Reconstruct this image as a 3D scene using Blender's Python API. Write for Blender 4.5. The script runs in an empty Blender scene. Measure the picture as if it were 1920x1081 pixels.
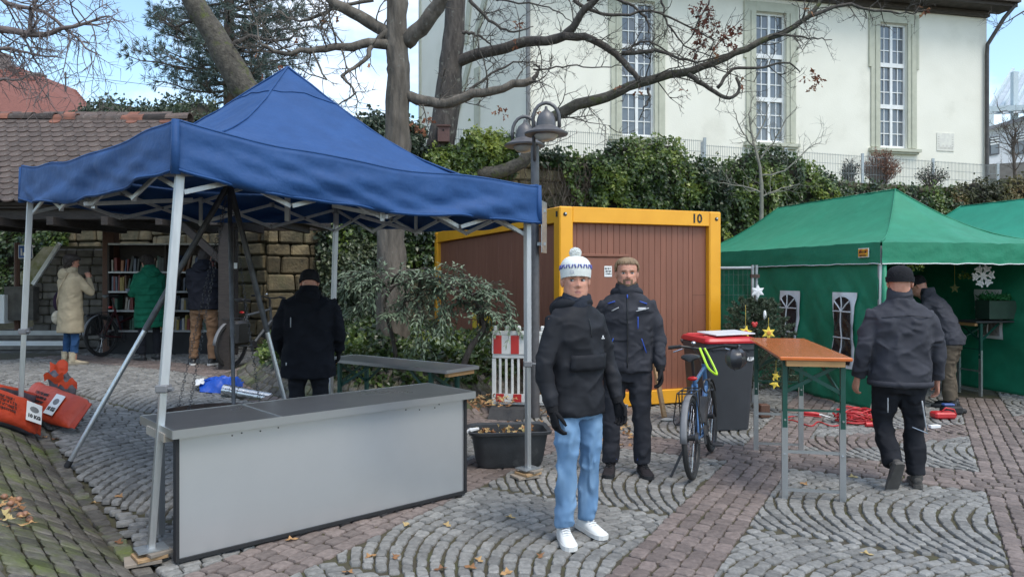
import bpy, math, random
from math import sin, cos, pi, radians, sqrt, atan2, hypot
from mathutils import Vector, Matrix, noise as mnoise
random.seed(7)
R = random.random
def U(a, b): return a + (b - a) * random.random()
scene = bpy.context.scene
COL = scene.collection

# ------------------------------------------------------------ camera
F, U0, V0, CH = 1400.0, 960.0, 520.0, 1.70      # focal length (px), principal column, horizon row, camera height
cam_d = bpy.data.cameras.new('camera')
cam = bpy.data.objects.new('camera', cam_d); COL.objects.link(cam)
cam.location = (0, 0, CH); cam.rotation_euler = (pi / 2, 0, 0)
cam_d.sensor_width = 36; cam_d.lens = F / 1920 * 36
cam_d.shift_y = -20.5 / 1920
cam_d.clip_start = 0.1; cam_d.clip_end = 2000
scene.camera = cam
# ------------------------------------------------------------ world
SUN_AZ, SUN_EL = 140.0, 61.0
world = bpy.data.worlds.new('World'); scene.world = world; world.use_nodes = True
nt = world.node_tree; nt.nodes.clear()
def _n(t, **k):
    n = nt.nodes.new(t)
    for a, b in k.items(): setattr(n, a, b)
    return n
sky = _n('ShaderNodeTexSky', sky_type='NISHITA', sun_disc=False)
sky.sun_elevation = radians(SUN_EL); sky.sun_rotation = radians(SUN_AZ); sky.air_density = 1.0; sky.dust_density = 1.2; sky.ozone_density = 1.5
tc = _n('ShaderNodeTexCoord'); mp = _n('ShaderNodeMapping'); mp.inputs['Scale'].default_value = (1.0, 1.0, 2.2); mp.inputs['Location'].default_value = (1.7, 0.1, 0.2)
nz = _n('ShaderNodeTexNoise'); nz.inputs['Scale'].default_value = 2.3; nz.inputs['Detail'].default_value = 9; nz.inputs['Roughness'].default_value = 0.58
rp = _n('ShaderNodeValToRGB'); rp.color_ramp.elements[0].position = 0.47; rp.color_ramp.elements[1].position = 0.70
mx = _n('ShaderNodeMix', data_type='RGBA'); mx.inputs[7].default_value = (7.4, 7.5, 7.7, 1)
bt = _n('ShaderNodeMix', data_type='RGBA', blend_type='MULTIPLY'); bt.inputs[0].default_value = 1; bt.inputs[7].default_value = (1.25, 1.32, 1.25, 1)
bg = _n('ShaderNodeBackground'); bg.inputs['Strength'].default_value = 0.128
wo = _n('ShaderNodeOutputWorld')
L = nt.links.new
L(tc.outputs['Generated'], mp.inputs['Vector']); L(mp.outputs[0], nz.inputs['Vector']); L(nz.outputs['Fac'], rp.inputs[0])
L(rp.outputs[0], mx.inputs[0]); L(sky.outputs[0], bt.inputs[6]); L(bt.outputs[2], mx.inputs[6]); L(mx.outputs[2], bg.inputs[0]); L(bg.outputs[0], wo.inputs[0])
# ------------------------------------------------------------ sun (soft, thin cloud)
sl = bpy.data.lights.new('sun', 'SUN'); sl.energy = 1.15; sl.angle = radians(24); sl.color = (1.0, 0.945, 0.85)
so = bpy.data.objects.new('sun', sl); COL.objects.link(so)
sd = Vector((sin(radians(SUN_AZ)) * cos(radians(SUN_EL)), cos(radians(SUN_AZ)) * cos(radians(SUN_EL)), sin(radians(SUN_EL))))
so.rotation_euler = sd.to_track_quat('Z', 'Y').to_euler(); so.location = (0, 0, 30)
vs = scene.view_settings; vs.view_transform = 'Standard'; vs.look = 'None'; vs.gamma = 1; vs.use_curve_mapping = False
vs.exposure = 0.9

# ------------------------------------------------------------ helpers
def P(u, v, Y): return Vector(((u - U0) / F * Y, Y, CH - (v - V0) / F * Y))
def gp(u, v, z=0.0):
    Y = F * (CH - z) / (v - V0); return Vector(((u - U0) / F * Y, Y, z))
def sstep(a, b, x):
    t = min(1, max(0, (x - a) / (b - a))); return t * t * (3 - 2 * t)
def nz3(x, y, z=0.0): return mnoise.noise(Vector((x, y, z)))

WM = {}
def thing(name, label, cat, loc=(0, 0, 0), rz=0, group=None):
    o = bpy.data.objects.new(name, None); COL.objects.link(o); o.empty_display_size = 0.1
    o.location = loc; o.rotation_euler = (0, 0, rz)
    WM[o.name] = Matrix.Translation(loc) @ Matrix.Rotation(rz, 4, 'Z')
    return tag(o, label, cat, group)
def tag(o, label, cat, group=None):
    o['label'] = label; o['category'] = cat
    if group: o['group'] = group
    return o
def structure(o): o['kind'] = 'structure'; return o
def stuff(o): o['kind'] = 'stuff'; return o

class MB:
    def __init__(s): s.v = []; s.f = []; s.m = []; s.r = []; s.mi = 0; s.rv = 0.5; s.T = None
    def add(s, vs, fs):
        b = len(s.v)
        if s.T is not None: vs = [s.T @ Vector(p) for p in vs]
        s.v += [tuple(p) for p in vs]; s.r += [s.rv] * len(vs)
        for q in fs: s.f.append(tuple(i + b for i in q)); s.m.append(s.mi)
        return s
    def box(s, c, d, rot=None, bev=0.0):
        hx, hy, hz = d[0] / 2, d[1] / 2, d[2] / 2; c = Vector(c)
        if bev <= 0:
            vs = [Vector((x * hx, y * hy, z * hz)) for z in (-1, 1) for x, y in ((-1, -1), (1, -1), (1, 1), (-1, 1))]
            fs = [(3, 2, 1, 0), (4, 5, 6, 7), (0, 1, 5, 4), (1, 2, 6, 5), (2, 3, 7, 6), (3, 0, 4, 7)]
        else:
            b = min(bev, hx * .9, hy * .9, hz * .9)
            def ring(x, y, z, k): return [Vector(p) for p in ((-x + k, -y, z), (x - k, -y, z), (x, -y + k, z), (x, y - k, z), (x - k, y, z), (-x + k, y, z), (-x, y - k, z), (-x, -y + k, z))]
            vs = ring(hx - b, hy - b, -hz, b * .3) + ring(hx, hy, -hz + b, b) + ring(hx, hy, hz - b, b) + ring(hx - b, hy - b, hz, b * .3)
            fs = [tuple(range(7, -1, -1)), tuple(range(24, 32))]
            for k in range(3):
                for i in range(8):
                    j = (i + 1) % 8; fs.append((k * 8 + i, k * 8 + j, k * 8 + 8 + j, k * 8 + 8 + i))
        if rot is not None: vs = [rot @ p for p in vs]
        return s.add([p + c for p in vs], fs)
    def bar(s, a, b, w, h=None, up=(0, 0, 1), bev=0.0):
        a = Vector(a); b = Vector(b); h = h or w; d = b - a; x = d.normalized(); u = Vector(up)
        if abs(x.dot(u.normalized())) > .98: u = Vector((1, 0, 0)) if abs(x.x) < .9 else Vector((0, 1, 0))
        y = u.cross(x).normalized(); z = x.cross(y)
        M = Matrix((x, y, z)).transposed()
        return s.box((a + b) / 2, (d.length, w, h), M, bev)
    def tube(s, pts, r, n=8, cap=True, sq=None):
        pts = [Vector(p) for p in pts]; k = len(pts)
        rs = r if isinstance(r, (list, tuple)) else [r] * k
        vs = []; fs = []; prev = None
        for i in range(k):
            t = (pts[min(i + 1, k - 1)] - pts[max(i - 1, 0)])
            t = t.normalized() if t.length > 1e-9 else Vector((0, 0, 1))
            if prev is None:
                a = Vector((0, 0, 1)) if abs(t.z) < .9 else Vector((1, 0, 0)); x = a.cross(t).normalized()
            else:
                x = prev - t * prev.dot(t)
                x = x.normalized() if x.length > 1e-6 else t.orthogonal().normalized()
            prev = x; y = t.cross(x)
            for j in range(n):
                a = 2 * pi * j / n + (pi / n)
                vs.append(pts[i] + (x * cos(a) + y * sin(a)) * rs[i])
        for i in range(k - 1):
            for j in range(n):
                q = (j + 1) % n; fs.append((i * n + j, i * n + q, i * n + n + q, i * n + n + j))
        if cap: fs.append(tuple(range(n - 1, -1, -1))); fs.append(tuple((k - 1) * n + j for j in range(n)))
        return s.add(vs, fs)
    def loft(s, rings, cap0=True, cap1=True, closed=True):
        n = len(rings[0]); vs = [p for r in rings for p in r]; fs = []
        for i in range(len(rings) - 1):
            for j in range(n if closed else n - 1):
                q = (j + 1) % n; fs.append((i * n + j, i * n + q, i * n + n + q, i * n + n + j))
        if cap0 and closed: fs.append(tuple(range(n - 1, -1, -1)))
        if cap1 and closed: fs.append(tuple((len(rings) - 1) * n + j for j in range(n)))
        return s.add(vs, fs)
    def grid(s, fn, nu, nv):
        vs = [fn(i / nu, j / nv) for j in range(nv + 1) for i in range(nu + 1)]
        fs = [(j * (nu + 1) + i, j * (nu + 1) + i + 1, (j + 1) * (nu + 1) + i + 1, (j + 1) * (nu + 1) + i) for j in range(nv) for i in range(nu)]
        return s.add(vs, fs)
    def poly(s, pts): return s.add(pts, [tuple(range(len(pts)))])
    def prism(s, pts, off):      # polygon pts extruded by vector off
        n = len(pts); off = Vector(off); vs = [Vector(p) for p in pts] + [Vector(p) + off for p in pts]
        fs = [tuple(range(n - 1, -1, -1)), tuple(range(n, 2 * n))] + [(i, (i + 1) % n, n + (i + 1) % n, n + i) for i in range(n)]
        return s.add(vs, fs)
    def ell(s, c, r, nu=16, nv=10, rot=None, fn=None):
        c = Vector(c); vs = []; fs = []
        for j in range(nv + 1):
            th = pi * j / nv
            for i in range(nu):
                ph = 2 * pi * i / nu; d = Vector((sin(th) * cos(ph), sin(th) * sin(ph), -cos(th)))
                k = fn(d) if fn else 1
                p = Vector((d.x * r[0], d.y * r[1], d.z * r[2])) * k
                if rot is not None: p = rot @ p
                vs.append(c + p)
        for j in range(nv):
            for i in range(nu):
                q = (i + 1) % nu; fs.append((j * nu + i, j * nu + q, j * nu + nu + q, j * nu + nu + i))
        return s.add(vs, fs)
    def disc(s, c, axis, r, h, n=16):
        c = Vector(c); a = Vector(axis).normalized(); return s.tube([c - a * h / 2, c + a * h / 2], r, n)
    def torus(s, c, axis, Rr, r, nu=32, nv=8, a0=0, a1=2 * pi):
        c = Vector(c); a = Vector(axis).normalized(); x = a.orthogonal().normalized(); y = a.cross(x)
        full = abs(a1 - a0 - 2 * pi) < 1e-6
        rings = []
        for i in range(nu + (0 if full else 1)):
            t = a0 + (a1 - a0) * i / nu; d = x * cos(t) + y * sin(t)
            rings.append([c + d * (Rr + r * cos(2 * pi * j / nv)) + a * r * sin(2 * pi * j / nv) for j in range(nv)])
        if full: rings.append(rings[0])
        return s.loft(rings, False, False)
    def build(s, name, mats, parent=None, smooth=None, world=False, rnd=True):
        vs = s.v
        if world and parent is not None:
            W = WM[parent.name].inverted(); vs = [W @ Vector(p) for p in vs]
        me = bpy.data.meshes.new(name); me.from_pydata([tuple(p) for p in vs], [], s.f)
        mats = mats if isinstance(mats, (list, tuple)) else [mats]
        for m in mats: me.materials.append(m)
        if len(mats) > 1: me.polygons.foreach_set('material_index', s.m)
        if rnd and any(x != .5 for x in s.r):
            at = me.attributes.new('rnd', 'FLOAT', 'POINT'); at.data.foreach_set('value', s.r)
        if smooth:
            me.polygons.foreach_set('use_smooth', [True] * len(me.polygons))
            if smooth is not True: me.set_sharp_from_angle(angle=radians(smooth))
        me.update()
        return link(name, me, parent)
def link(name, me, parent=None):
    o = bpy.data.objects.new(name, me); COL.objects.link(o)
    if parent is not None:
        o.parent = parent; WM[o.name] = WM.get(parent.name, Matrix())
    else: WM[o.name] = Matrix()
    return o
def copy_tree(o, parent=None):
    c = o.copy(); COL.objects.link(c); c.parent = parent
    for ch in o.children: copy_tree(ch, c)
    return c

# ------------------------------------------------------------ materials
MATS = {}
def pm(name, c1, c2=None, rough=.6, metal=0.0, scale=6.0, bump=0.0, bscale=40.0, bdist=.01, rndk=0.0, detail=5.0, stretch=None, spec=.5, trans=0.0, coat=0.0, rvar=.12, ramp=(.35, .65), alpha=1.0, sheen=0.0, c3=None, c3scale=2.0, c3ramp=(.55, .7), subs=0.0, ior=1.5):
    if name in MATS: return MATS[name]
    m = bpy.data.materials.new(name); m.use_nodes = True; t = m.node_tree; N = t.nodes; K = t.links.new
    b = N['Principled BSDF']; tcn = N.new('ShaderNodeTexCoord'); vec = tcn.outputs['Object']
    if stretch:
        mpn = N.new('ShaderNodeMapping'); mpn.inputs['Scale'].default_value = stretch; K(vec, mpn.inputs[0]); vec = mpn.outputs[0]
    c2 = c2 or tuple(x * .8 for x in c1)
    n1 = N.new('ShaderNodeTexNoise'); n1.inputs['Scale'].default_value = scale; n1.inputs['Detail'].default_value = detail; K(vec, n1.inputs['Vector'])
    r1 = N.new('ShaderNodeMapRange'); r1.inputs[1].default_value = ramp[0]; r1.inputs[2].default_value = ramp[1]; K(n1.outputs['Fac'], r1.inputs[0])
    mix = N.new('ShaderNodeMix'); mix.data_type = 'RGBA'; mix.inputs[6].default_value = (*c1, 1); mix.inputs[7].default_value = (*c2, 1); K(r1.outputs[0], mix.inputs[0]); out = mix.outputs[2]
    if c3:
        n3 = N.new('ShaderNodeTexNoise'); n3.inputs['Scale'].default_value = c3scale; n3.inputs['Detail'].default_value = 8; n3.inputs['Roughness'].default_value = .65; K(tcn.outputs['Object'], n3.inputs['Vector'])
        r3 = N.new('ShaderNodeMapRange'); r3.inputs[1].default_value = c3ramp[0]; r3.inputs[2].default_value = c3ramp[1]; K(n3.outputs['Fac'], r3.inputs[0])
        m3 = N.new('ShaderNodeMix'); m3.data_type = 'RGBA'; m3.inputs[7].default_value = (*c3, 1); K(out, m3.inputs[6]); K(r3.outputs[0], m3.inputs[0]); out = m3.outputs[2]
    if rndk:
        at = N.new('ShaderNodeAttribute'); at.attribute_name = 'rnd'
        rr = N.new('ShaderNodeMapRange'); rr.inputs[3].default_value = 1 - rndk; rr.inputs[4].default_value = 1 + rndk; K(at.outputs['Fac'], rr.inputs[0])
        hv = N.new('ShaderNodeHueSaturation'); K(out, hv.inputs['Color']); K(rr.outputs[0], hv.inputs['Value']); out = hv.outputs[0]
    K(out, b.inputs['Base Color'])
    rm = N.new('ShaderNodeMapRange'); rm.inputs[3].default_value = max(.02, rough - rvar); rm.inputs[4].default_value = min(1, rough + rvar); K(n1.outputs['Fac'], rm.inputs[0]); K(rm.outputs[0], b.inputs['Roughness'])
    b.inputs['Metallic'].default_value = metal; b.inputs['Specular IOR Level'].default_value = spec
    if coat: b.inputs['Coat Weight'].default_value = coat; b.inputs['Coat Roughness'].default_value = .15
    if trans: b.inputs['Transmission Weight'].default_value = trans; b.inputs['IOR'].default_value = ior
    if sheen: b.inputs['Sheen Weight'].default_value = sheen
    if subs: b.inputs['Subsurface Weight'].default_value = subs; b.inputs['Subsurface Radius'].default_value = (.02, .008, .004); b.inputs['Subsurface Scale'].default_value = .3
    if alpha < 1: b.inputs['Alpha'].default_value = alpha
    if bump:
        nb = N.new('ShaderNodeTexNoise'); nb.inputs['Scale'].default_value = bscale; nb.inputs['Detail'].default_value = 6; K(vec, nb.inputs['Vector'])
        bn = N.new('ShaderNodeBump'); bn.inputs['Strength'].default_value = bump; bn.inputs['Distance'].default_value = bdist; K(nb.outputs['Fac'], bn.inputs['Height']); K(bn.outputs[0], b.inputs['Normal'])
    MATS[name] = m; return m
def leafmat(name, stops, rough=.45, trans=.25):
    if name in MATS: return MATS[name]
    m = bpy.data.materials.new(name); m.use_nodes = True; t = m.node_tree; N = t.nodes; K = t.links.new
    b = N['Principled BSDF']; at = N.new('ShaderNodeAttribute'); at.attribute_name = 'rnd'
    rp = N.new('ShaderNodeValToRGB'); e = rp.color_ramp.elements
    while len(e) < len(stops): e.new(.5)
    for i, c in enumerate(stops): e[i].position = i / (len(stops) - 1); e[i].color = (*c, 1)
    K(at.outputs['Fac'], rp.inputs[0]); K(rp.outputs[0], b.inputs['Base Color']); b.inputs['Roughness'].default_value = rough
    if trans:
        tr = N.new('ShaderNodeBsdfTranslucent'); ms = N.new('ShaderNodeMixShader'); ms.inputs[0].default_value = trans
        K(rp.outputs[0], tr.inputs[0]); K(b.outputs[0], ms.inputs[1]); K(tr.outputs[0], ms.inputs[2]); K(ms.outputs[0], N['Material Output'].inputs[0])
    MATS[name] = m; return m
def text_mesh(name, body, size, mat, M, parent, depth=.002, world=False, align='CENTER', bold=0.0):
    cu = bpy.data.curves.new(name, 'FONT'); cu.body = body; cu.size = size; cu.align_x = align; cu.align_y = 'CENTER'; cu.extrude = depth / 2; cu.offset = bold; cu.resolution_u = 2
    o = bpy.data.objects.new(name, cu)
    me = bpy.data.meshes.new_from_object(o); bpy.data.objects.remove(o); bpy.data.curves.remove(cu)
    if world: M = WM[parent.name].inverted() @ M
    me.transform(M); me.materials.clear(); me.materials.append(mat); me.name = name
    return link(name, me, parent)
def frame_M(o, x, y):      # matrix with local x, y axes at origin o
    x = Vector(x).normalized(); y = Vector(y); z = x.cross(y).normalized(); y = z.cross(x)
    M = Matrix((x, y, z)).transposed().to_4x4(); M.translation = Vector(o); return M

def scribble(name, w, h, lines, mat, M, parent, seed=1, depth=.002, world=False, lean=0.0):   # print too small to read: rows of letter-sized strokes
    rs = random.Random(seed); m_ = MB(); m_.T = M; lh = h / lines
    for k in range(lines):
        x = -w / 2 + rs.uniform(0, .12) * w; y = h / 2 - lh * (k + .5); end = w / 2 - rs.uniform(0, .12) * w
        while x < end:
            g = lh * rs.uniform(.3, .5)
            if rs.random() < .14: x += g * .6; continue
            m_.box((x, y + rs.uniform(-.03, .03) * lh, 0), (g * .35, lh * .62, depth)); t = rs.random()
            if t < .7: m_.box((x + g * .3, y + lh * (.25 if t < .35 else -.25), 0), (g * .5, lh * .14, depth * .96))
            if t > .3: m_.box((x + g * .58, y, 0), (g * .26, lh * rs.uniform(.4, .62), depth * .92))
            x += g * 1.05
    return m_.build(name, mat, parent, world=world)
# ============================================================ ground
M1P, M1N = Vector((-2.12, 4.22)), Vector((-.765, -.644))       # banked cobbles at the left
def mound1(x, y):
    d = (x - M1P.x) * M1N.x + (y - M1P.y) * M1N.y
    return d
M2C, M2R = Vector((-1.75, 11.3)), Vector((2.45, 2.75))
def mound2(x, y):
    q = hypot((x - M2C.x) / M2R.x, (y - M2C.y) / M2R.y); return q
def gz(x, y):
    z = .37 * sstep(3.9, 8.8, -.75 * x + .45 * y) * sstep(22, 14, y)
    d = mound1(x, y)
    if d > 0: z += .95 * (1 - math.exp(-d * .75)) * sstep(9.5, 8, y)
    z += .5 * sstep(1.0, .62, mound2(x, y))
    if x > 2: z -= .02 * sstep(2, 6, x)
    return z
AV, BV = Vector((.48, .877)), Vector((.877, -.48))
def ab(x, y): return x * AV.x + y * AV.y, x * BV.x + y * BV.y
def xy(a, b): return a * AV.x + b * BV.x, a * AV.y + b * BV.y

joint = pm('joint_soil', (.06, .05, .036), (.075, .068, .034), rough=.95, scale=14, bump=.6, bscale=120, c3=(.07, .08, .024), c3scale=3)
cob_g = pm('cobble_grey', (.245, .237, .222), (.165, .16, .15), rough=.62, scale=26, bump=.55, bscale=55, bdist=.012, rndk=.24, c3=(.32, .315, .3), c3scale=40, c3ramp=(.58, .75))
cob_b = pm('cobble_brown', (.205, .162, .145), (.14, .11, .098), rough=.66, scale=24, bump=.5, bscale=55, bdist=.012, rndk=.26, c3=(.26, .2, .18), c3scale=36, c3ramp=(.6, .78))
cob_m = pm('cobble_mossy', (.125, .115, .098), (.075, .066, .056), rough=.75, scale=20, bump=.6, bscale=50, bdist=.014, rndk=.38, c3=(.085, .105, .024), c3scale=2.2, c3ramp=(.49, .68))

def axis(lo, hi, step, far):
    a = []; x = lo
    while x <= hi + 1e-6: a.append(x); x += step
    k = step; l = lo; h = hi; L_, H_ = [], []
    while h < far: k *= 1.7; h += k; l -= k; H_.append(h); L_.append(l)
    return L_[::-1] + a + H_
gxs, gys = axis(-9, 9, .22, 260), axis(2, 15, .22, 260)
mb = MB(); nx = len(gxs)
mb.v = [(x, y, gz(x, y) - .016 - (.03 if abs(mound1(x, y)) < .4 and y < 9.6 else 0)) for y in gys for x in gxs]; mb.r = [.5] * len(mb.v)
for j in range(len(gys) - 1):
    for i in range(nx - 1):
        mb.f.append((j * nx + i, j * nx + i + 1, (j + 1) * nx + i + 1, (j + 1) * nx + i)); mb.m.append(0)
# beyond the modelled stones the sheet itself carries the paving colour
def far_pave():
    m = joint.copy(); m.name = 'ground_sheet'; t = m.node_tree; N = t.nodes; K = t.links.new; b = N['Principled BSDF']
    src = b.inputs['Base Color'].links[0].from_socket
    tcn = N.new('ShaderNodeTexCoord'); vo = N.new('ShaderNodeTexVoronoi'); vo.inputs['Scale'].default_value = 8.5; K(tcn.outputs['Object'], vo.inputs['Vector'])
    r = N.new('ShaderNodeMapRange'); r.inputs[1].default_value = .25; r.inputs[2].default_value = .6; K(vo.outputs['Distance'], r.inputs[0])
    c = N.new('ShaderNodeMix'); c.data_type = 'RGBA'; c.inputs[6].default_value = (.19, .19, .185, 1); c.inputs[7].default_value = (.07, .066, .055, 1); K(r.outputs[0], c.inputs[0])
    sx = N.new('ShaderNodeSeparateXYZ'); K(tcn.outputs['Object'], sx.inputs[0])
    g = N.new('ShaderNodeMapRange'); g.inputs[1].default_value = 13.1; g.inputs[2].default_value = 13.5; K(sx.outputs['Y'], g.inputs[0])
    q = N.new('ShaderNodeMix'); q.data_type = 'RGBA'; K(g.outputs[0], q.inputs[0]); K(src, q.inputs[6]); K(c.outputs[2], q.inputs[7]); K(q.outputs[2], b.inputs['Base Color'])
    return m
ground = structure(mb.build('ground', far_pave(), smooth=True))

# ---- stones
def clip_rect(poly, a0, a1, b0, b1):
    def cut(ps, f, inter):
        out = []
        for i in range(len(ps)):
            p, q = ps[i], ps[(i + 1) % len(ps)]; fp, fq = f(p), f(q)
            if fp >= 0: out.append(p)
            if (fp >= 0) != (fq >= 0):
                t = fp / (fp - fq); out.append((p[0] + (q[0] - p[0]) * t, p[1] + (q[1] - p[1]) * t))
        return out
    for f in (lambda p: p[0] - a0, lambda p: a1 - p[0], lambda p: p[1] - b0, lambda p: b1 - p[1]):
        poly = cut(poly, f, None)
        if len(poly) < 3: return []
    return poly
def parea(ps): return abs(sum(ps[i][0] * ps[(i + 1) % len(ps)][1] - ps[(i + 1) % len(ps)][0] * ps[i][1] for i in range(len(ps)))) / 2
STONES = []     # (screen size, mat key, verts, faces, rnd)
def in_view(x, y):
    if y < 2.3 or y > 13.4: return False
    u = U0 + F * x / y; v = V0 + F * (CH - gz(x, y)) / y
    return -450 < u < 2370 and v < 1300
def stone(ps, key, gap=.0055, hh=.0):
    n = len(ps); cx = sum(p[0] for p in ps) / n; cy = sum(p[1] for p in ps) / n
    if not in_view(cx, cy): return
    if abs(cx - 1.3) < 2.6 and 0: return
    dz = U(-.003, .003) + hh; tx, ty = U(-.03, .03), U(-.03, .03)
    vs = []; rings = []
    # rounded corners: cut each corner in two
    qs = []
    for i in range(n):
        p0, p1, p2 = ps[i - 1], ps[i], ps[(i + 1) % n]
        for (q, k) in ((p0, .16), (p2, .16)):
            qs.append((p1[0] + (q[0] - p1[0]) * k * U(.5, 1.4), p1[1] + (q[1] - p1[1]) * k * U(.5, 1.4)))
    m = len(qs)
    for (sh, z) in ((gap, -.03), (gap, -.007), (gap + .0075, .001)):
        for (x, y) in qs:
            d = hypot(x - cx, y - cy) + 1e-6; k = max(.2, 1 - sh / d)
            X, Y = cx + (x - cx) * k, cy + (y - cy) * k
            vs.append((X, Y, gz(X, Y) + z + dz + (x - cx) * tx + (y - cy) * ty))
    fs = [(j * m + i, j * m + (i + 1) % m, (j + 1) * m + (i + 1) % m, (j + 1) * m + i) for j in (0, 1) for i in range(m)]
    c = len(vs); vs.append((cx, cy, gz(cx, cy) + .0035 + dz))
    fs += [(2 * m + i, 2 * m + (i + 1) % m, c) for i in range(m)]
    uu = U0 + F * cx / cy; vv = V0 + F * (CH - gz(cx, cy)) / cy; seen = 0 < uu < 1920 and vv < 1078
    STONES.append((parea(ps) / (cy ** 3) * (1 if seen else 1e-4), key, vs, fs, R()))
COLS = [(-2.07, -.24), (-.24, 1.59), (1.59, 3.42), (3.42, 5.25), (5.25, 7.08), (7.75, 9.58), (9.58, 11.41), (11.41, 13.24), (13.24, 15.1), (15.1, 17)]
BB = [(-12 + 0, -11.46)] ; BANDS = [(-9.92, -9.38), (-7.85, -7.31), (-5.78, -5.24), (-3.70, -3.16), (-1.58, -1.04), (.46, 1.0), (2.55, 3.09), (4.62, 5.16)]
BANDS = [(-3.70, -3.16), (-1.58, -1.04), (.46, 1.0), (2.55, 3.09)]
FIELDS = [(-13, -3.70), (-3.16, -1.58), (-1.04, .46), (1.0, 2.55), (3.09, 8)]
D0, D1 = Vector((3.2, 7.65)), Vector((6.6, 9.1)); DD = (D1 - D0).normalized()
def key_at(x, y):
    p = Vector((x, y)) - D0; t = p.dot(DD); n = abs(p.x * DD.y - p.y * DD.x)
    return 'b' if (-.2 < t < 8 and n < .28) else 'g'
def emit(poly_ab, key, **k):
    ps = [xy(*p) for p in poly_ab]; cx = sum(p[0] for p in ps) / len(ps); cy = sum(p[1] for p in ps) / len(ps)
    if mound1(cx, cy) > -.15 and cy < 9: return
    if mound2(cx, cy) < 1.0: return
    if key == 'g': key = key_at(cx, cy)
    stone(ps, key, **k)
# segmental arcs
rowp, stp = .100, .118
for (a0, a1) in COLS:
    W = a1 - a0; am = (a0 + a1) / 2; nst = int(round(W * 1.12 / stp))
    def sag(a):
        t = (a - am) / (W / 2); t = max(-1.05, min(1.05, t)); return .42 * t * t
    def dsag(a): return .84 * max(-1.05, min(1.05, (a - am) / (W / 2))) / (W / 2)
    for (b0, b1) in FIELDS:
        r0 = int((b0 - .6) / rowp); r1 = int(b1 / rowp) + 2
        for r in range(r0, r1):
            # stone joints along this arc (equal arc length)
            js = []; off = U(-.3, .3)
            for i in range(nst + 2):
                t = (i + off) / nst
                s = max(-1, min(1, 2 * t - 1)); a = am + W / 2 * (s * (1.12 - .12 * s * s))
                js.append(max(a0, min(a1, a + U(-.012, .012))))
            for i in range(len(js) - 1):
                p, q = js[i], js[i + 1]
                if q - p < .03: continue
                e = [U(-.009, .009) for _ in range(4)]
                def up(a):
                    s_ = dsag(a); a2 = a - s_ / (1 + s_ * s_) * rowp * .8 + U(-.006, .006); return a2
                p2, q2 = up(p), up(q); g_ = .005
                poly = [(p, r * rowp + g_ + sag(p) + e[0]), (q, r * rowp + g_ + sag(q) + e[1]), (q2, (r + 1) * rowp - g_ + sag(q2) + e[2]), (p2, (r + 1) * rowp - g_ + sag(p2) + e[3])]
                ar = parea(poly); poly = clip_rect(poly, a0, a1, b0, b1)
                if len(poly) < 3 or parea(poly) < .3 * ar: continue
                emit(poly, 'g')
# straight bands
def band_rows(c0, c1, l0, l1, along_a, skip=()):
    n = 5 if c1 - c0 < .6 else 6; w = (c1 - c0) / n
    for k in range(n):
        l = l0 + U(0, .1)
        while l < l1:
            d = U(.11, .17); s0, s1 = c0 + k * w, c0 + (k + 1) * w; e = [U(-.007, .007) for _ in range(4)]
            if along_a: q = [(l, s0 + e[0]), (l + d, s0 + e[1]), (l + d, s1 + e[2]), (l, s1 + e[3])]
            else: q = [(s0 + e[0], l), (s0 + e[1], l + d), (s1 + e[2], l + d), (s1 + e[3], l)]
            ca = sum(p[0] for p in q) / 4; cb = sum(p[1] for p in q) / 4
            if not (along_a and 7.08 < ca < 7.75): emit(q, 'b')
            l += d
for (b0, b1) in BANDS: band_rows(b0, b1, -.3, 12.5, True)
band_rows(7.08, 7.75, -13, 7, False)
# banked cobbles at the left (rows up the slope)
EV = Vector((-.644, .765)); NV = M1N
k = -1
while k < 34:
    n0 = k * .112; n1 = n0 + .112; l = -3.2 + U(0, .1)
    while l < 4.6:
        d = U(.12, .17); q = [(l, n0 + U(-.008, .008)), (l + d, n0 + U(-.008, .008)), (l + d, n1), (l, n1)]
        ps = [(M1P.x + EV.x * a + NV.x * b, M1P.y + EV.y * a + NV.y * b) for a, b in q]
        stone(ps, 'm'); l += d
    k += 1
# ring of banked stones round the planted mound
for k in range(7):
    r0 = 1.0 - k * .045; r1 = r0 - .045; t = 0
    while t < 2 * pi:
        d = .135 / 2.5 * U(.85, 1.2); ps = []
        for (rr, tt) in ((r0, t), (r0, t + d), (r1, t + d), (r1, t)):
            ps.append((M2C.x + cos(tt) * M2R.x * rr, M2C.y + sin(tt) * M2R.y * rr))
        cx, cy = ps[0]; t += d
        if cy < 11 and mound1(cx, cy) < 0: stone(ps, 'm' if k > 1 else 'b')
STONES.sort(key=lambda s: -s[0])
cmat = {'g': cob_g, 'b': cob_b, 'm': cob_m}; cnt = {'g': 0, 'b': 0, 'm': 0}
rest = {'g': MB(), 'b': MB(), 'm': MB()}
for s in STONES:
    kx = s[1]
    if cnt['g'] + cnt['b'] + cnt['m'] < 300:
        cnt[kx] += 1; m_ = MB(); m_.rv = s[4]; m_.add(s[2], s[3]); m_.build('cobblestone', cmat[kx], ground, smooth=40)
    else: rest[kx].rv = s[4]; rest[kx].add(s[2], s[3])
# the remaining stones: one part
allr = MB()
for i, kx in enumerate('gbm'):
    b_ = len(allr.v); allr.v += rest[kx].v; allr.r += rest[kx].r
    allr.f += [tuple(q + b_ for q in f) for f in rest[kx].f]; allr.m += [i] * len(rest[kx].f)
stuff(allr.build('cobblestones', [cob_g, cob_b, cob_m], ground, smooth=40))
print('stones', len(STONES))
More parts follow.
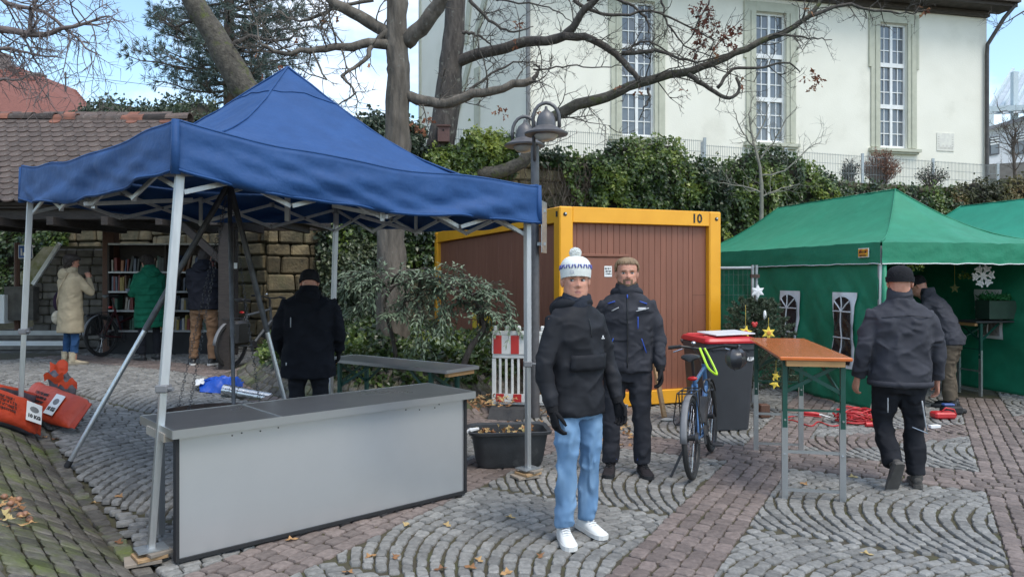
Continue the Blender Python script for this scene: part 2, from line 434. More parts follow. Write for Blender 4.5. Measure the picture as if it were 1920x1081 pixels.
# ============================================================ house with tall windows on the terrace
plaster = pm('plaster_cream', (.82, .79, .69), (.78, .75, .65), rough=.9, scale=1.2, bump=.25, bscale=30, bdist=.02, c3=(.68, .655, .56), c3scale=.6, c3ramp=(.56, .8))
trimg = pm('stone_trim_grey', (.52, .52, .42), (.46, .46, .37), rough=.85, scale=5, bump=.2, bscale=60)
white = pm('white_paint', (.80, .80, .79), (.74, .74, .72), rough=.45, scale=4)
glass_d = pm('window_glass', (.10, .115, .14), (.16, .175, .19), rough=.08, scale=1.3, spec=.8, rvar=.04)
roof_dk = pm('dark_roof_board', (.07, .055, .045), (.045, .036, .03), rough=.8, scale=6, stretch=(1, 1, 8), bump=.3)
pipe_m = pm('brown_pipe', (.075, .065, .06), (.05, .045, .042), rough=.5, scale=8)
H0, HD = Vector((.47, 21.94)), Vector((.9753, .2208)); HN = Vector((HD.y, -HD.x))    # front wall start, along, outward
def hs(u):          # distance along the front wall seen at column u
    k = (u - U0) / F; return (k * H0.y - H0.x) / (HD.x - k * HD.y)
def hp(s, z, n=0.0): return Vector((H0.x + HD.x * s + HN.x * n, H0.y + HD.y * s + HN.y * n, z))
house = thing('house', 'cream plastered house with tall white lattice windows above the ivy wall', 'house', (H0.x, H0.y, 4.2))
HL = hs(1850); ZB, ZT = 4.15, 10.75
WZ = (5.98, 10.1); WW = 1.06
wc = [hs(1196), hs(1445), hs(1675)]
mb = MB()
cols = [0]
for c in wc: cols += [c - WW / 2, c + WW / 2]
cols.append(HL)
rows = [ZB, WZ[0], WZ[1], ZT]
for i in range(len(cols) - 1):
    for j in range(3):
        if i % 2 == 1 and j == 1: continue
        mb.poly([hp(cols[i], rows[j]), hp(cols[i + 1], rows[j]), hp(cols[i + 1], rows[j + 1]), hp(cols[i], rows[j + 1])])
for c in wc:        # reveals
    a, b = c - WW / 2, c + WW / 2; q = [(a, WZ[0]), (b, WZ[0]), (b, WZ[1]), (a, WZ[1])]
    for k in range(4):
        (s0, z0), (s1, z1) = q[k], q[(k + 1) % 4]
        mb.poly([hp(s0, z0), hp(s0, z0, -.22), hp(s1, z1, -.22), hp(s1, z1)])
    mb.poly([hp(a, WZ[0], -.22), hp(b, WZ[0], -.22), hp(b, WZ[1], -.22), hp(a, WZ[1], -.22)])
GL = Vector((-3.55, 28.6)); RB = hp(HL, 0, -9.0)
gz0 = [Vector((H0.x, H0.y, ZB)), Vector((GL.x, GL.y, ZB)), Vector((GL.x, GL.y, 18)), Vector((H0.x, H0.y, 18))]
mb.poly(gz0)
e = hp(HL, ZB); mb.poly([e, Vector((RB.x, RB.y, ZB)), Vector((RB.x, RB.y, ZT)), hp(HL, ZT)])
bk = Vector((RB.x - 10, RB.y + 6, 0)); mb.poly([Vector((RB.x, RB.y, ZB)), Vector((GL.x, GL.y + 6, ZB)), Vector((GL.x, GL.y + 6, ZT)), Vector((RB.x, RB.y, ZT))])
mb.build('wall', plaster, house, world=True)
for c in wc:
    wd = MB()   # frame
    a, b = c - WW / 2, c + WW / 2; dn = -.13
    def fr(s0, s1, z0, z1, n0, n1): 
        m = (s0 + s1) / 2; wd.bar(hp(s0, (z0 + z1) / 2, (n0 + n1) / 2), hp(s1, (z0 + z1) / 2, (n0 + n1) / 2), abs(n1 - n0), z1 - z0)
    H3 = (WZ[1] - WZ[0]) / 3
    fr(a + .002, a + .06, WZ[0], WZ[1], dn - .03, dn + .03); fr(b - .06, b - .002, WZ[0], WZ[1], dn - .03, dn + .03)
    fr(c - .045, c + .045, WZ[0] + .05, WZ[1] - .05, dn - .025, dn + .035)
    for k in range(4): 
        zz = WZ[0] + H3 * k; lo, hi = (0, .08) if k == 0 else ((-.08, 0) if k == 3 else (-.07, .07)); fr(a + .06, b - .06, zz + lo + .001, zz + hi - .001, dn - .04, dn + .045)
    w_o = wd.build('window', white, house, world=True)
    ft = MB(); mt = MB()
    for k in range(3):
        z0 = WZ[0] + H3 * k + .08; z1 = WZ[0] + H3 * (k + 1) - .08
        for (p, q) in ((a + .06, c - .045), (c + .045, b - .06)):
            for zz in (z0 + (z1 - z0) / 3, z0 + 2 * (z1 - z0) / 3):
                mt = MB(); mt.bar(hp(p, zz, dn), hp(q, zz, dn), .025, .028); mt.build('glazing_bar', white, w_o, world=True)
            mt = MB(); mt.bar(hp((p + q) / 2, z0, dn), hp((p + q) / 2, z1, dn), .022, .028); mt.build('glazing_bar', white, w_o, world=True)
            for i in range(2):
                for j in range(3):
                    x0 = p + (q - p) * i / 2 + .006; x1 = p + (q - p) * (i + 1) / 2 - .006; y0 = z0 + (z1 - z0) * j / 3 + .006; y1 = z0 + (z1 - z0) * (j + 1) / 3 - .006
                    t = U(-.012, .012); pn = MB()
                    pn.prism([hp(x0, y0, dn - .02 + t), hp(x1, y0, dn - .02 - t), hp(x1, y1, dn - .02 - t), hp(x0, y1, dn - .02 + t)], (HN.x * .006, HN.y * .006, 0))
                    pn.build('pane', glass_d, w_o, world=True)
    sr = MB()
    for (s0, s1, w_, nn) in ((a - .34, a, .34, .05), (b, b + .34, .34, .05)):
        m = (s0 + s1) / 2; sr.bar(hp(s0, (WZ[0] + WZ[1] + .3) / 2, nn / 2), hp(s1, (WZ[0] + WZ[1] + .3) / 2, nn / 2), nn, WZ[1] - WZ[0] + .3)
    for sgn, e0 in ((-1, a), (1, b)):      # moulded inner fillet and ears
        p, q = sorted((e0 + sgn * .13, e0 + sgn * .19)); sr.bar(hp(p, (WZ[0] + WZ[1]) / 2, .065), hp(q, (WZ[0] + WZ[1]) / 2, .065), .03, WZ[1] - WZ[0])
        p, q = sorted((e0 + sgn * .34, e0 + sgn * .42)); sr.bar(hp(p, WZ[1] - .6, .03), hp(q, WZ[1] - .6, .03), .06, 1.8)
    sr.bar(hp(a, WZ[1] + .15, .027), hp(b, WZ[1] + .15, .027), .054, .3)
    sr.build('surround', trimg, w_o, world=True)
    sl_ = MB(); sl_.bar(hp(a - .42, WZ[0] - .09, .09), hp(b + .42, WZ[0] - .09, .09), .18, .1); sl_.bar(hp(a - .36, WZ[0] - .17, .06), hp(b + .36, WZ[0] - .17, .06), .12, .07); sl_.build('sill', trimg, w_o, world=True)
# eaves, roof, pipe, plaque
ev = MB(); ev.bar(hp(-.6, ZT + .05, .32), hp(HL + .55, ZT + .05, .32), .75, .14); ev.bar(hp(-.6, ZT + .16, .76), hp(HL + .55, ZT + .16, .76), .14, .13); ev.bar(hp(-.1, ZT - .12, .07), hp(HL, ZT - .12, .07), .14, .18)
ev.build('eaves', roof_dk, house, world=True)
rf = MB(); rf.prism([hp(-.6, ZT + .13, .8), hp(HL + .55, ZT + .13, .8), hp(HL + .2, ZT + 6.2, -4.6), hp(-.2, ZT + 6.2, -4.6)], (0, 0, .12))
rtile = pm('roof_tile_brown', (.13, .075, .055), (.09, .05, .04), rough=.85, scale=20, bump=.5, bscale=30)
rf.build('roof', rtile, house, world=True)
pp = MB(); sc = hs(1846)
pp.tube([hp(HL + .45, ZT + .05, .7), hp(HL + .2, ZT - .35, .5), hp(sc, ZT - 1.15, .12), hp(sc, ZT - 1.5, .1), hp(sc, 4.2, .1)], .065, 10); pp.build('downpipe', pipe_m, house, smooth=40, world=True)
p2 = MB(); p2.tube([hp(-.02, 15, .1), hp(-.02, 4.2, .1)], .07, 8); p2.build('downpipe', pm('grey_pipe', (.2, .2, .2), rough=.5), house, smooth=40, world=True)
pq = MB(); s0, s1 = hs(1756), hs(1788)
pz0, pz1 = 5.95, 6.55; pq.bar(hp(s0, (pz0 + pz1) / 2, .012), hp(s1, (pz0 + pz1) / 2, .012), .024, pz1 - pz0); pqo = pq.build('sundial_plaque', pm('plaque_plaster', (.74, .72, .64), (.66, .64, .58), rough=.9, scale=9), house, world=True)
pm_ = MB()
for k in range(11): 
    t = k / 10; 
    x = s0 + .08 + (s1 - s0 - .16) * t; pm_.bar(hp(x, pz0 + .06, .026), hp(x, pz0 + .06 + .07 * (1 + (k % 3 == 0)), .026), .018, .004, up=(HN.x, HN.y, 0))
for k in range(5): 
    z = pz0 + .15 + k * .08
    for x in (s0 + .06, s1 - .06): pm_.bar(hp(x - .03, z, .026), hp(x + .03, z, .026), .004, .015)
pm_.build('sundial_mark', pm('sundial_ink', (.5, .47, .42), rough=.9), pqo, world=True)
# painted bands on the gable side
GDv = (GL - H0); gl = GDv.length; GD = GDv / gl; GN = Vector((-GD.y, GD.x))
if GN.y > 0: GN = -GN
def gpt(s, z, n=.03): return Vector((H0.x + GD.x * s + GN.x * n, H0.y + GD.y * s + GN.y * n, z))
gb = MB()
for (sa, za, sb, zb) in ((2.0, 11.6, 5.4, 6.0), (5.6, 6.0, gl - .2, 4.2)): gb.bar(gpt(sa, za), gpt(sb, zb), .05, .28, up=(0, 0, 1))
gb.bar(gpt(3.1, 6.2, .025), gpt(3.1, 8.6, .025), .045, .35, up=(GD.x, GD.y, 0)); gb.bar(gpt(3.9, 9.6, .025), gpt(3.4, 12.0, .025), .045, .3, up=(GD.x, GD.y, 0))
gb.bar(gpt(gl - .1, 4.2, .02), gpt(gl - .1, 14, .02), .05, .16, up=(GD.x, GD.y, 0))
gb.build('painted_band', trimg, house, world=True)

# ============================================================ terrace, retaining wall, fence
RW = [Vector((-15, 18.0)), Vector((-8.0, 16.6)), Vector((-4.75, 14.45)), Vector((-1.9, 15.95)), Vector((15.5, 22.2)), Vector((24, 25))]
WTOP = 4.3
def rw_at(x):
    for i in range(len(RW) - 1):
        if RW[i].x <= x <= RW[i + 1].x:
            t = (x - RW[i].x) / (RW[i + 1].x - RW[i].x); return RW[i].y + (RW[i + 1].y - RW[i].y) * t, (RW[i + 1] - RW[i]).normalized()
    return RW[-1].y, Vector((1, 0))
def rw_u(u):
    x = (u - U0) / F * 16
    for _ in range(20): y, _d = rw_at(max(-12.9, min(23.9, x))); x = (u - U0) / F * y
    return x
tr = MB()
for i in range(len(RW) - 1):
    a, b = RW[i], RW[i + 1]; tr.poly([(a.x, a.y + .25, WTOP - .05), (b.x, b.y + .25, WTOP - .05), (b.x + 10, b.y + 40, WTOP + .3), (a.x - 5, a.y + 40, WTOP + .3)])
structure(tr.build('terrace', pm('terrace_soil', (.09, .085, .05), (.06, .075, .03), rough=.95, scale=3)))
sand = pm('sandstone', (.19, .148, .083), (.11, .09, .056), rough=.9, scale=5, bump=.7, bscale=18, bdist=.03, rndk=.35, c3=(.075, .075, .04), c3scale=1.3, c3ramp=(.46, .64))
mort = pm('wall_mortar', (.10, .09, .06), (.07, .065, .04), rough=.95, scale=8, bump=.5)
wall = thing('retaining_wall', 'tall mossy sandstone block retaining wall below the house', 'wall', (-1.9, 15.95, 0))
cb = MB()
for i in range(len(RW) - 1):
    a, b = RW[i], RW[i + 1]; d = (b - a).normalized(); n = Vector((-d.y, d.x))
    p = [a + n * .12, b + n * .12, b + n * .5, a + n * .5]; cb.prism([(q.x, q.y, -.2) for q in p], (0, 0, WTOP + .15))
cb.build('core', mort, wall, world=True)
random.seed(21)
CELLS = []
for i in (0, 1, 2, 3):
    a, b = RW[i], RW[i + 1]; d = (b - a).normalized(); n = Vector((-d.y, d.x)); Lw = (b - a).length
    z = .2; row = 0
    while z < WTOP - .05:
        h = U(.24, .36); s = -U(0, .4)
        while s < Lw:
            w = U(.38, .8); c = a + d * (s + w / 2)
            u = U0 + F * c.x / c.y; v = V0 - F * (z + h / 2 - CH) / c.y
            vis = (420 < u < 820 and v < 720) or (930 < u < 1180 and v < 420) or (800 <= u <= 930 and v < 400) or (90 < u <= 420 and v > 400)
            if vis: CELLS.append((a, d, n, max(s, 0), min(s + w, Lw), z, min(z + h, WTOP)))
            s += w
        z += h
for (a, d, n, s0, s1, z0, z1) in CELLS:
    if s1 - s0 < .1 or z1 - z0 < .08: continue
    m_ = MB(); m_.rv = R(); c = a + d * ((s0 + s1) / 2) + n * (.13 + U(-.02, .02)); Mx = Matrix(((d.x, n.x, 0), (d.y, n.y, 0), (0, 0, 1)))
    m_.box((c.x, c.y, (z0 + z1) / 2), (s1 - s0 - .025, .3, z1 - z0 - .022), Mx, .03)
    m_.v = [(x + nz3(x * 3, y * 3, z * 3) * .03, y + nz3(x * 3 + 9, y * 3, z * 3) * .04, z + nz3(x * 3, y * 3 + 7, z * 3) * .012) for x, y, z in m_.v]
    m_.build('stone_block', sand, wall, world=True)
print('blocks', len(CELLS))
steel_g = pm('galvanised', (.42, .44, .45), (.33, .35, .36), rough=.45, metal=.7, scale=20)
wire_m = pm('fence_wire', (.28, .30, .30), (.2, .22, .22), rough=.5, metal=.4)
def wire_fence(x0, x1, back, label, zt=.85, step=.055):
    y0, dd = rw_at(x0); y1, _d = rw_at(x1); a = Vector((x0, y0 + back)); b = Vector((x1, y1 + back)); Lf = (b - a).length; d = (b - a) / Lf
    t = thing('wire_fence', label, 'fence', (a.x, a.y, WTOP - .08)); n = max(1, int(Lf / 2.5))
    for i in range(n + 1):
        p = a + d * Lf * i / n; m_ = MB(); m_.box((p.x, p.y, WTOP + zt / 2 + .02 - .04), (.07, .05, zt + .16)); m_.build('post', steel_g, t, world=True)
        if i < n:
            q = a + d * Lf * (i + 1) / n; m_ = MB(); k = int((q - p).length / step)
            for j in range(1, k):
                r = p + (q - p) * j / k; m_.bar((r.x, r.y, WTOP), (r.x, r.y, WTOP + zt), .007)
            for zz in (.05, zt * .35, zt * .66, zt - .03):
                for o_ in (-.008, .008): m_.bar((p.x, p.y + o_, WTOP + zz), (q.x, q.y + o_, WTOP + zz), .007)
            m_.build('wire_panel', wire_m, t, world=True)
    return t
wire_fence(rw_u(640), rw_u(975), .5, 'grey wire mesh fence on the wall behind the two bare trunks', zt=.72)
wire_fence(rw_u(988), rw_u(1330), .45, 'grey wire mesh fence above the bare sandstone and ivy', zt=.86)
wire_fence(rw_u(1330), rw_u(1900), .7, 'grey wire mesh fence below the sundial and the round brown bush', zt=.8)

# ============================================================ book shelter with beaver-tail tiles
GS = .36
tile_m = pm('beaver_tile', (.088, .062, .052), (.054, .043, .038), rough=.85, scale=9, bump=.4, bscale=60, rndk=.65, c3=(.2, .19, .16), c3scale=14, c3ramp=(.6, .72))
tile_r = pm('beaver_tile_red', (.24, .095, .06), (.16, .07, .05), rough=.85, scale=9, bump=.4, bscale=60, rndk=.3)
wood_d = pm('dark_timber', (.045, .035, .03), (.028, .022, .02), rough=.75, scale=12, stretch=(1, 1, 6), bump=.4, bscale=30)
wood_r = pm('red_brown_timber', (.13, .062, .038), (.09, .045, .03), rough=.7, scale=10, stretch=(8, 8, 1), bump=.3)
shed = thing('book_shelter', 'open timber shelter with mossy beaver-tail tiled hip roof', 'shelter', (-7, 12.4, GS))
EY, RY, EZ, RZ = 10.75, 12.75, 2.78, 4.40
SX0, SX1 = -11.6, -3.45; RX1 = -5.85
sl_len = hypot(RY - EY, RZ - EZ); sdir = Vector((0, (RY - EY) / sl_len, (RZ - EZ) / sl_len)); snor = Vector((0, -sdir.z, sdir.y))
def sp(x, s, n=0.0): return Vector((x, EY, EZ)) + sdir * s + snor * n
bs = MB(); bs.prism([sp(SX0, 0), sp(SX1, 0), sp(RX1, sl_len), sp(SX0, sl_len)], snor * -.05)
BY, BZ = 14.0, RZ - (14.0 - RY) * (RZ - EZ) / (RY - EY); hipb = [Vector((SX1, EY, EZ)), Vector((SX1 - .9, BY, BZ)), Vector((RX1, RY, RZ))]; bs.prism(hipb, (-.04, 0, -.04))  # unseen rear slope, cut short to let light reach the steps
bs.prism([Vector((SX0, RY, RZ)), Vector((RX1, RY, RZ)), Vector((SX1 - .9, BY, BZ)), Vector((SX0, BY, BZ))], (0, -.03, -.05))
roofo = bs.build('roof', wood_d, shed, world=True)
TW, TS = .185, .158
tiles = []; row = 0; random.seed(5)
def tile_shape(w, L_, th):
    pts = [(-w / 2, L_), (-w / 2, .07)] + [(-w / 2 * cos(t), .07 - .07 * sin(t)) for t in [pi * k / 8 for k in range(1, 8)]] + [(w / 2, .07), (w / 2, L_)]
    return pts
tmeshes = {}
for red in (0, 1):
    for vr in range(4):
        m_ = MB(); m_.rv = R(); pts = tile_shape(TW - .006, .30, .016)
        m_.prism([(x, y, 0) for x, y in pts], (0, 0, .021)); o = m_.build('roof_tile', tile_r if red else tile_m, None); tmeshes[(red, vr)] = o.data; bpy.data.objects.remove(o)
s = -.05
restt = MB(); nt_ = 0
while s < sl_len - .05:
    x = SX0 + (TW / 2 if row % 2 else 0) + .1
    while x < SX1 - (s / sl_len) * (SX1 - RX1) - TW * .3:
        u = U0 + F * x / (EY + s * sdir.y); 
        vis = -420 < u < 640
        jn = U(-.006, .006); o_ = sp(x, s, .042)
        red = 1 if (R() < .012 or (s > sl_len - .3 and R() < .25)) else 0
        ax = Vector((1, jn * 3, 0)).normalized(); tl = (sdir - snor * .085).normalized(); zz = ax.cross(tl).normalized()
        Mx = Matrix((ax, tl, zz)).transposed().to_4x4(); Mx.translation = o_ + Vector((U(-.004, .004), 0, U(-.004, .004)))
        if vis:
            v_here = V0 - F * (o_.z - CH) / o_.y
            # the canopy hides the lower right of the roof
            tiles.append((0 if (u > 330 or u < -10 or v_here > 400 and u > 60) else 1, Mx, red, nt_ % 4))
        nt_ += 1; x += TW
    s += TS; row += 1
tiles.sort(key=lambda t: -t[0]); W_ = WM[shed.name].inverted()
for i, (pr, Mx, red, vr) in enumerate(tiles):
    if i < 300:
        o = link('roof_tile', tmeshes[(red, vr)], roofo); o.matrix_local = W_ @ Mx
    else:
        b_ = len(restt.v); me = tmeshes[(red, vr)]; rv = R()
        restt.v += [tuple(Mx @ q.co) for q in me.vertices]; restt.r += [rv] * len(me.vertices); restt.f += [tuple(i_ + b_ for i_ in p.vertices) for p in me.polygons]; restt.m += [red] * len(me.polygons)
stuff(restt.build('roof_tiles', [tile_m, tile_r], roofo, world=True))
x = SX0; k = 0
while x < RX1:        # ridge caps
    w = .38; m_ = MB(); m_.rv = R()
    def cap(t, q): a = pi * q; return Vector((x + (w + .03) * t, RY - cos(a) * (.13 + .01 * t), RZ - .03 + sin(a) * (.11 + .02 * t) + .02 * sin(x * 2)))
    m_.grid(cap, 1, 8); o = m_.build('ridge_cap', tile_r if k % 3 == 1 else tile_m, roofo, world=True); o.modifiers.new('s', 'SOLIDIFY').thickness = .015
    x += w; k += 1
def timber(a, b, w, h, m=wood_d, nm='beam'):
    m_ = MB(); m_.bar(a, b, w, h, bev=.006); return m_.build(nm, m, shed, world=True)
timber((SX0, EY + .25, EZ - .1), (SX1 + .1, EY + .25, EZ - .1), .14, .26)
timber((SX0, EY + .1, EZ - .02), (SX1 + .02, EY + .1, EZ - .02), .03, .12, nm='fascia')
timber((SX0, 13.75, EZ - .1), (SX1 + .1, 13.75, EZ - .1), .14, .24)
timber((SX1 + .06, EY + .33, EZ - .1), (SX1 + .06, 13.6, EZ - .1), .14, .24)
x = SX0 + .3
while x < SX1: timber((x, EY - .06, EZ - .27), (x, EY + 2, EZ - .27), .1, .12, nm='joist'); x += .78
for (u, yy, mt_, w) in ((208, 13.2, wood_r, .2), (424, EY + .28, wood_d, .17), (436, 12.9, wood_d, .15)):
    x = (u - U0) / F * yy; timber((x, yy, gz(x, yy) - .05), (x, yy, EZ - .2), w, w, mt_, 'post')
    if yy < 12: timber((x - .05, yy, EZ - .85), (x - .72, yy, EZ - .24), .1, .1, nm='brace')
# notice on the rear post
m_ = MB(); q = P(441, 498, 12.78); m_.box(q, (.07, .006, .1)); m_.build('notice', white, shed, world=True)
# ============================================================ bookcase with books
case = thing('bookcase', 'public bookcase filled with books under the tiled shelter', 'bookcase', (-5.6, 13.05, gz(-5.6, 13.05)))
shelf_m = pm('shelf_metal', (.42, .43, .43), (.34, .35, .36), rough=.4, metal=.3)
cy, cd = 13.15, .3; cx0, cx1 = (205 - U0) / F * 13, (418 - U0) / F * 13; ctop = 2.3
m_ = MB(); m_.box(((cx0 + cx1) / 2, cy + .17, 1.35), (cx1 - cx0, .03, 1.9)); m_.build('back_panel', wood_d, case, world=True)
m_ = MB(); m_.box(((cx0 + cx1) / 2, cy, .5), (cx1 - cx0, .3, .5)); m_.build('plinth', pm('black_board', (.02, .02, .022), rough=.7), case, world=True)
levels = [.77, 1.12, 1.45, 1.79]
for z in levels + [2.28]:
    m_ = MB(); m_.box(((cx0 + cx1) / 2, cy - .02, z), (cx1 - cx0, .34, .03)); m_.build('shelf', shelf_m, case, world=True)
for x in (cx0, (cx0 + cx1) / 2, cx1):
    m_ = MB(); m_.box((x, cy - .03, 1.4), (.035, .31, 1.78)); m_.build('upright', wood_d, case, world=True)
bcols = [(.34, .31, .26), (.2, .045, .04), (.04, .06, .13), (.34, .25, .07), (.05, .055, .055), (.4, .39, .37), (.13, .15, .19), (.15, .085, .055), (.04, .1, .07), (.3, .12, .05)]  # covers dimmed: the shelter's shade is put into their colours
bmat = [pm('book_cover_%d' % i, c, rough=.5, scale=15) for i, c in enumerate(bcols)]
random.seed(3); BCN = ['beige', 'dark red', 'navy blue', 'yellow', 'black', 'off-white', 'grey-blue', 'brown', 'green', 'orange']; SHN = ['bottom', 'second', 'third', 'top']
nb = 0
for z in levels:
    x = cx0 + .05
    while x < cx1 - .1 and nb < 290:
        if R() < .1: x += U(.06, .25); continue
        if abs(x - (cx0 + cx1) / 2) < .06: x += .08; continue
        w = U(.018, .05); h = U(.17, .28); dpt = U(.13, .2); ln = U(-.04, .04) if R() < .7 else U(.1, .32)
        m_ = MB(); m_.box((0, 0, h / 2), (w, dpt, h))
        bi = int(R() * len(bmat)); o = m_.build('book', bmat[bi]); o.location = (x + w / 2 + abs(ln) * h * .3, cy - .08, z + .017 + abs(sin(ln)) * w / 2); o.rotation_euler = (0, ln, 0)
        tag(o, '%s %sbook on the %s shelf of the public bookcase' % (BCN[bi], 'leaning ' if abs(ln) > .08 else 'upright ', SHN[levels.index(z)]), 'book', 'books on the shelter bookcase')
        x += w + .004 + abs(ln) * h * .75; nb += 1

# ============================================================ stairs, side walls, sign, red-roofed house, far right building
stone_d = pm('step_stone', (.17, .155, .135), (.11, .10, .09), rough=.85, scale=6, bump=.5, bscale=25, rndk=.25)
conc = pm('pale_concrete', (.52, .52, .50), (.44, .44, .42), rough=.85, scale=5, bump=.2)
st = thing('stone_steps', 'stone steps with pale edges climbing the bank beside the shelter', 'steps', (-10, 14.2, GS))
ys = 13.8
for k in range(4):
    x0, x1 = (-30 - U0) / F * ys, ((122 + k * 10) - U0) / F * ys
    if k >= 2: x0 = (70 + (k - 2) * 40 - U0) / F * ys
    z = GS + .17 * k; m_ = MB(); m_.rv = R(); m_.box(((x0 + x1) / 2, ys + k * .33 + 1.0, z + .085), (x1 - x0, 2.0, .17), bev=.012); s_o = m_.build('step', stone_d, st, world=True)
    e_ = MB(); e_.box(((x0 + x1) / 2, ys + k * .33 - .004, z + .125), (x1 - x0, .012, .085)); e_.build('pale_edge', white if k != 1 else conc, s_o, world=True)
sw = thing('stair_wall', 'sloping rubble side wall of the stairs with white coping strip', 'wall', (-9.5, 14.2, GS))
Yw = 14.25
pA, pB, pC, pD = P(66, 530, Yw), P(112, 462, Yw), P(200, 455, Yw), P(200, 640, Yw)
m_ = MB(); m_.prism([P(64, 640, Yw), P(64, 533, Yw), P(113, 461, Yw), P(205, 461, Yw), P(205, 640, Yw)], (0, .4, 0)); m_.build('core', mort, sw, world=True)
random.seed(9); z = GS
while z < 2.3:
    h = U(.12, .2); x = P(64, 0, Yw).x
    while x < P(200, 0, Yw).x:
        w = U(.18, .36); u1 = U0 + F * (x + w / 2) / Yw; vtop = 533 - max(0, (u1 - 64)) * 1.45; vtop = max(vtop, 461)
        if V0 - F * (z + h - CH) / Yw > vtop: b_ = MB(); b_.rv = R(); b_.box((x + w / 2, Yw + U(-.02, .0), z + h / 2), (w - .015, .12, h - .015), bev=.02); b_.build('rubble_stone', stone_d, sw, world=True)
        x += w
    z += h
m_ = MB(); m_.bar(P(62, 533, Yw - .12), P(112, 456, Yw - .12), .05, .07); m_.build('handrail', white, sw, world=True)
m_ = MB(); q0, q1 = P(20, 533, Yw + .3), P(82, 462, Yw + .3); m_.prism([q0, P(66, 533, Yw + .3), P(108, 462, Yw + .3), q1], (0, .6, -.05)); m_.build('lichen_coping', pm('lichen_stone', (.3, .3, .22), (.16, .17, .06), rough=.9, scale=7, bump=.4, c3=(.55, .55, .52), c3scale=5, c3ramp=(.58, .66)), sw, world=True)
lw = thing('low_wall', 'low dark stone wall beside the steps', 'wall', (-10, 14, GS))
m_ = MB(); m_.prism([P(8, 600, 14.0), P(8, 537, 14.0), P(62, 537, 14.0), P(62, 600, 14.0)], (0, .35, 0)); m_.build('masonry', stone_d, lw, world=True)
wb = thing('white_block', 'pale rendered wall end beside the low stone wall', 'wall', P(0, 618, 13.9))
m_ = MB(); m_.prism([P(-60, 606, 13.9), P(-60, 553, 13.9), P(8, 553, 13.9), P(8, 606, 13.9)], (0, .5, 0)); m_.build('render', white, wb, world=True)
sg = thing('parking_sign', 'blue play-street sign with white figures on a brown post', 'sign', P(33, 640, 14.1))
m_ = MB(); m_.tube([P(32, 640, 14.2), P(32, 455, 14.2)], .05, 8); m_.build('post', wood_r, sg, world=True)
m_ = MB(); c = P(48, 472, 14.1); m_.box(c, (.27, .012, .255), bev=.005); b1 = m_.build('sign_plate', white, sg, world=True)
m_ = MB(); m_.box(c + Vector((0, -.008, 0)), (.24, .006, .225)); m_.build('blue_field', pm('sign_blue', (.03, .13, .42), (.03, .11, .36), rough=.4), b1, world=True)
m_ = MB(); 
for (dx, dz, w, h) in ((-.07, -.02, .03, .1), (-.07, .05, .03, .03), (-.03, -.04, .025, .06), (.05, .05, .09, .07), (.05, .0, .02, .04)): m_.box(c + Vector((dx, -.013, dz)), (w, .003, h))
m_.bar(c + Vector((.02, -.013, -.1)), c + Vector((.09, -.013, -.02)), .003, .012); m_.build('sign_figures', white, b1, world=True)

red = thing('tiled_house', 'distant house with large red tiled roof behind the shelter', 'house', (-26, 36, 5))
rr = pm('red_tile_roof', (.25, .095, .07), (.18, .07, .055), rough=.85, scale=12, bump=.6, bscale=18, stretch=(1, 1, 3), rndk=.1)
Yr = 36.0
pk = P(10, 118, Yr + 3); p1 = P(-260, 240, Yr - 3); p2 = P(188, 222, Yr - 1); ph = P(130, 168, Yr + 2.2)
m_ = MB(); m_.add([P(-300, 225, Yr - 3), P(190, 225, Yr - 3), P(142, 168, Yr + 1), P(0, 112, Yr + 2.5), P(-300, 90, Yr + 2.5), P(190, 225, Yr + 7), P(-300, 225, Yr + 7)], [(0, 1, 2, 3, 4), (1, 5, 2), (2, 5, 6, 4, 3)]); r_o = m_.build('roof', rr, red, world=True)
Wr = MB(); Wr.prism([P(-300, 225, Yr - 2.6), P(175, 225, Yr - 2.6), P(175, 420, Yr - 2.6), P(-300, 420, Yr - 2.6)], (0, 9, 0)); Wr.build('wall', plaster, red, world=True)
ridge = MB()
for k in range(26):      # course lines as raised battens of tiles
    t = k / 26; a = P(-300, 225, Yr - 3).lerp(P(-300, 90, Yr + 2.5), t); b = P(190, 225, Yr - 3).lerp(P(0 + 130 * (1 - t) * 0, 112, Yr + 2.5) if 0 else P(0, 112, Yr + 2.5), t)
    if t < .6: b = P(190, 225, Yr - 3).lerp(P(142, 168, Yr + 1), t / .62)
    ridge.bar(a + Vector((0, -.02, .02)), b + Vector((0, -.02, .02)), .05, .05)
stuff(ridge.build('tile_courses', rr, r_o, world=True))
for (u, v, w, h) in ((5, 125, .55, 1.0), (68, 152, .6, .5)):
    c = P(u, v, Yr + 1.6); m_ = MB(); m_.box(c, (w, .5, h)); m_.box(c + Vector((0, 0, h / 2 + .05)), (w + .15, .6, .1)); m_.build('chimney', pm('chimney_stone', (.25, .2, .18), rough=.9), r_o, world=True)
m_ = MB(); m_.tube([P(123, 175, Yr), P(123, 135, Yr)], .04, 5); m_.bar(P(120, 146, Yr), P(128, 146, Yr), .04); m_.build('aerial', pipe_m, r_o, world=True)
m_ = MB(); m_.tube([P(123 + k * 30, 140 + k * 3.4 + 2 * sin(k * pi / 20), Yr + k * .2) for k in range(21)], .015, 4); tag(m_.build('power_line', pipe_m), 'thin overhead cable crossing the sky behind the pine', 'cable')

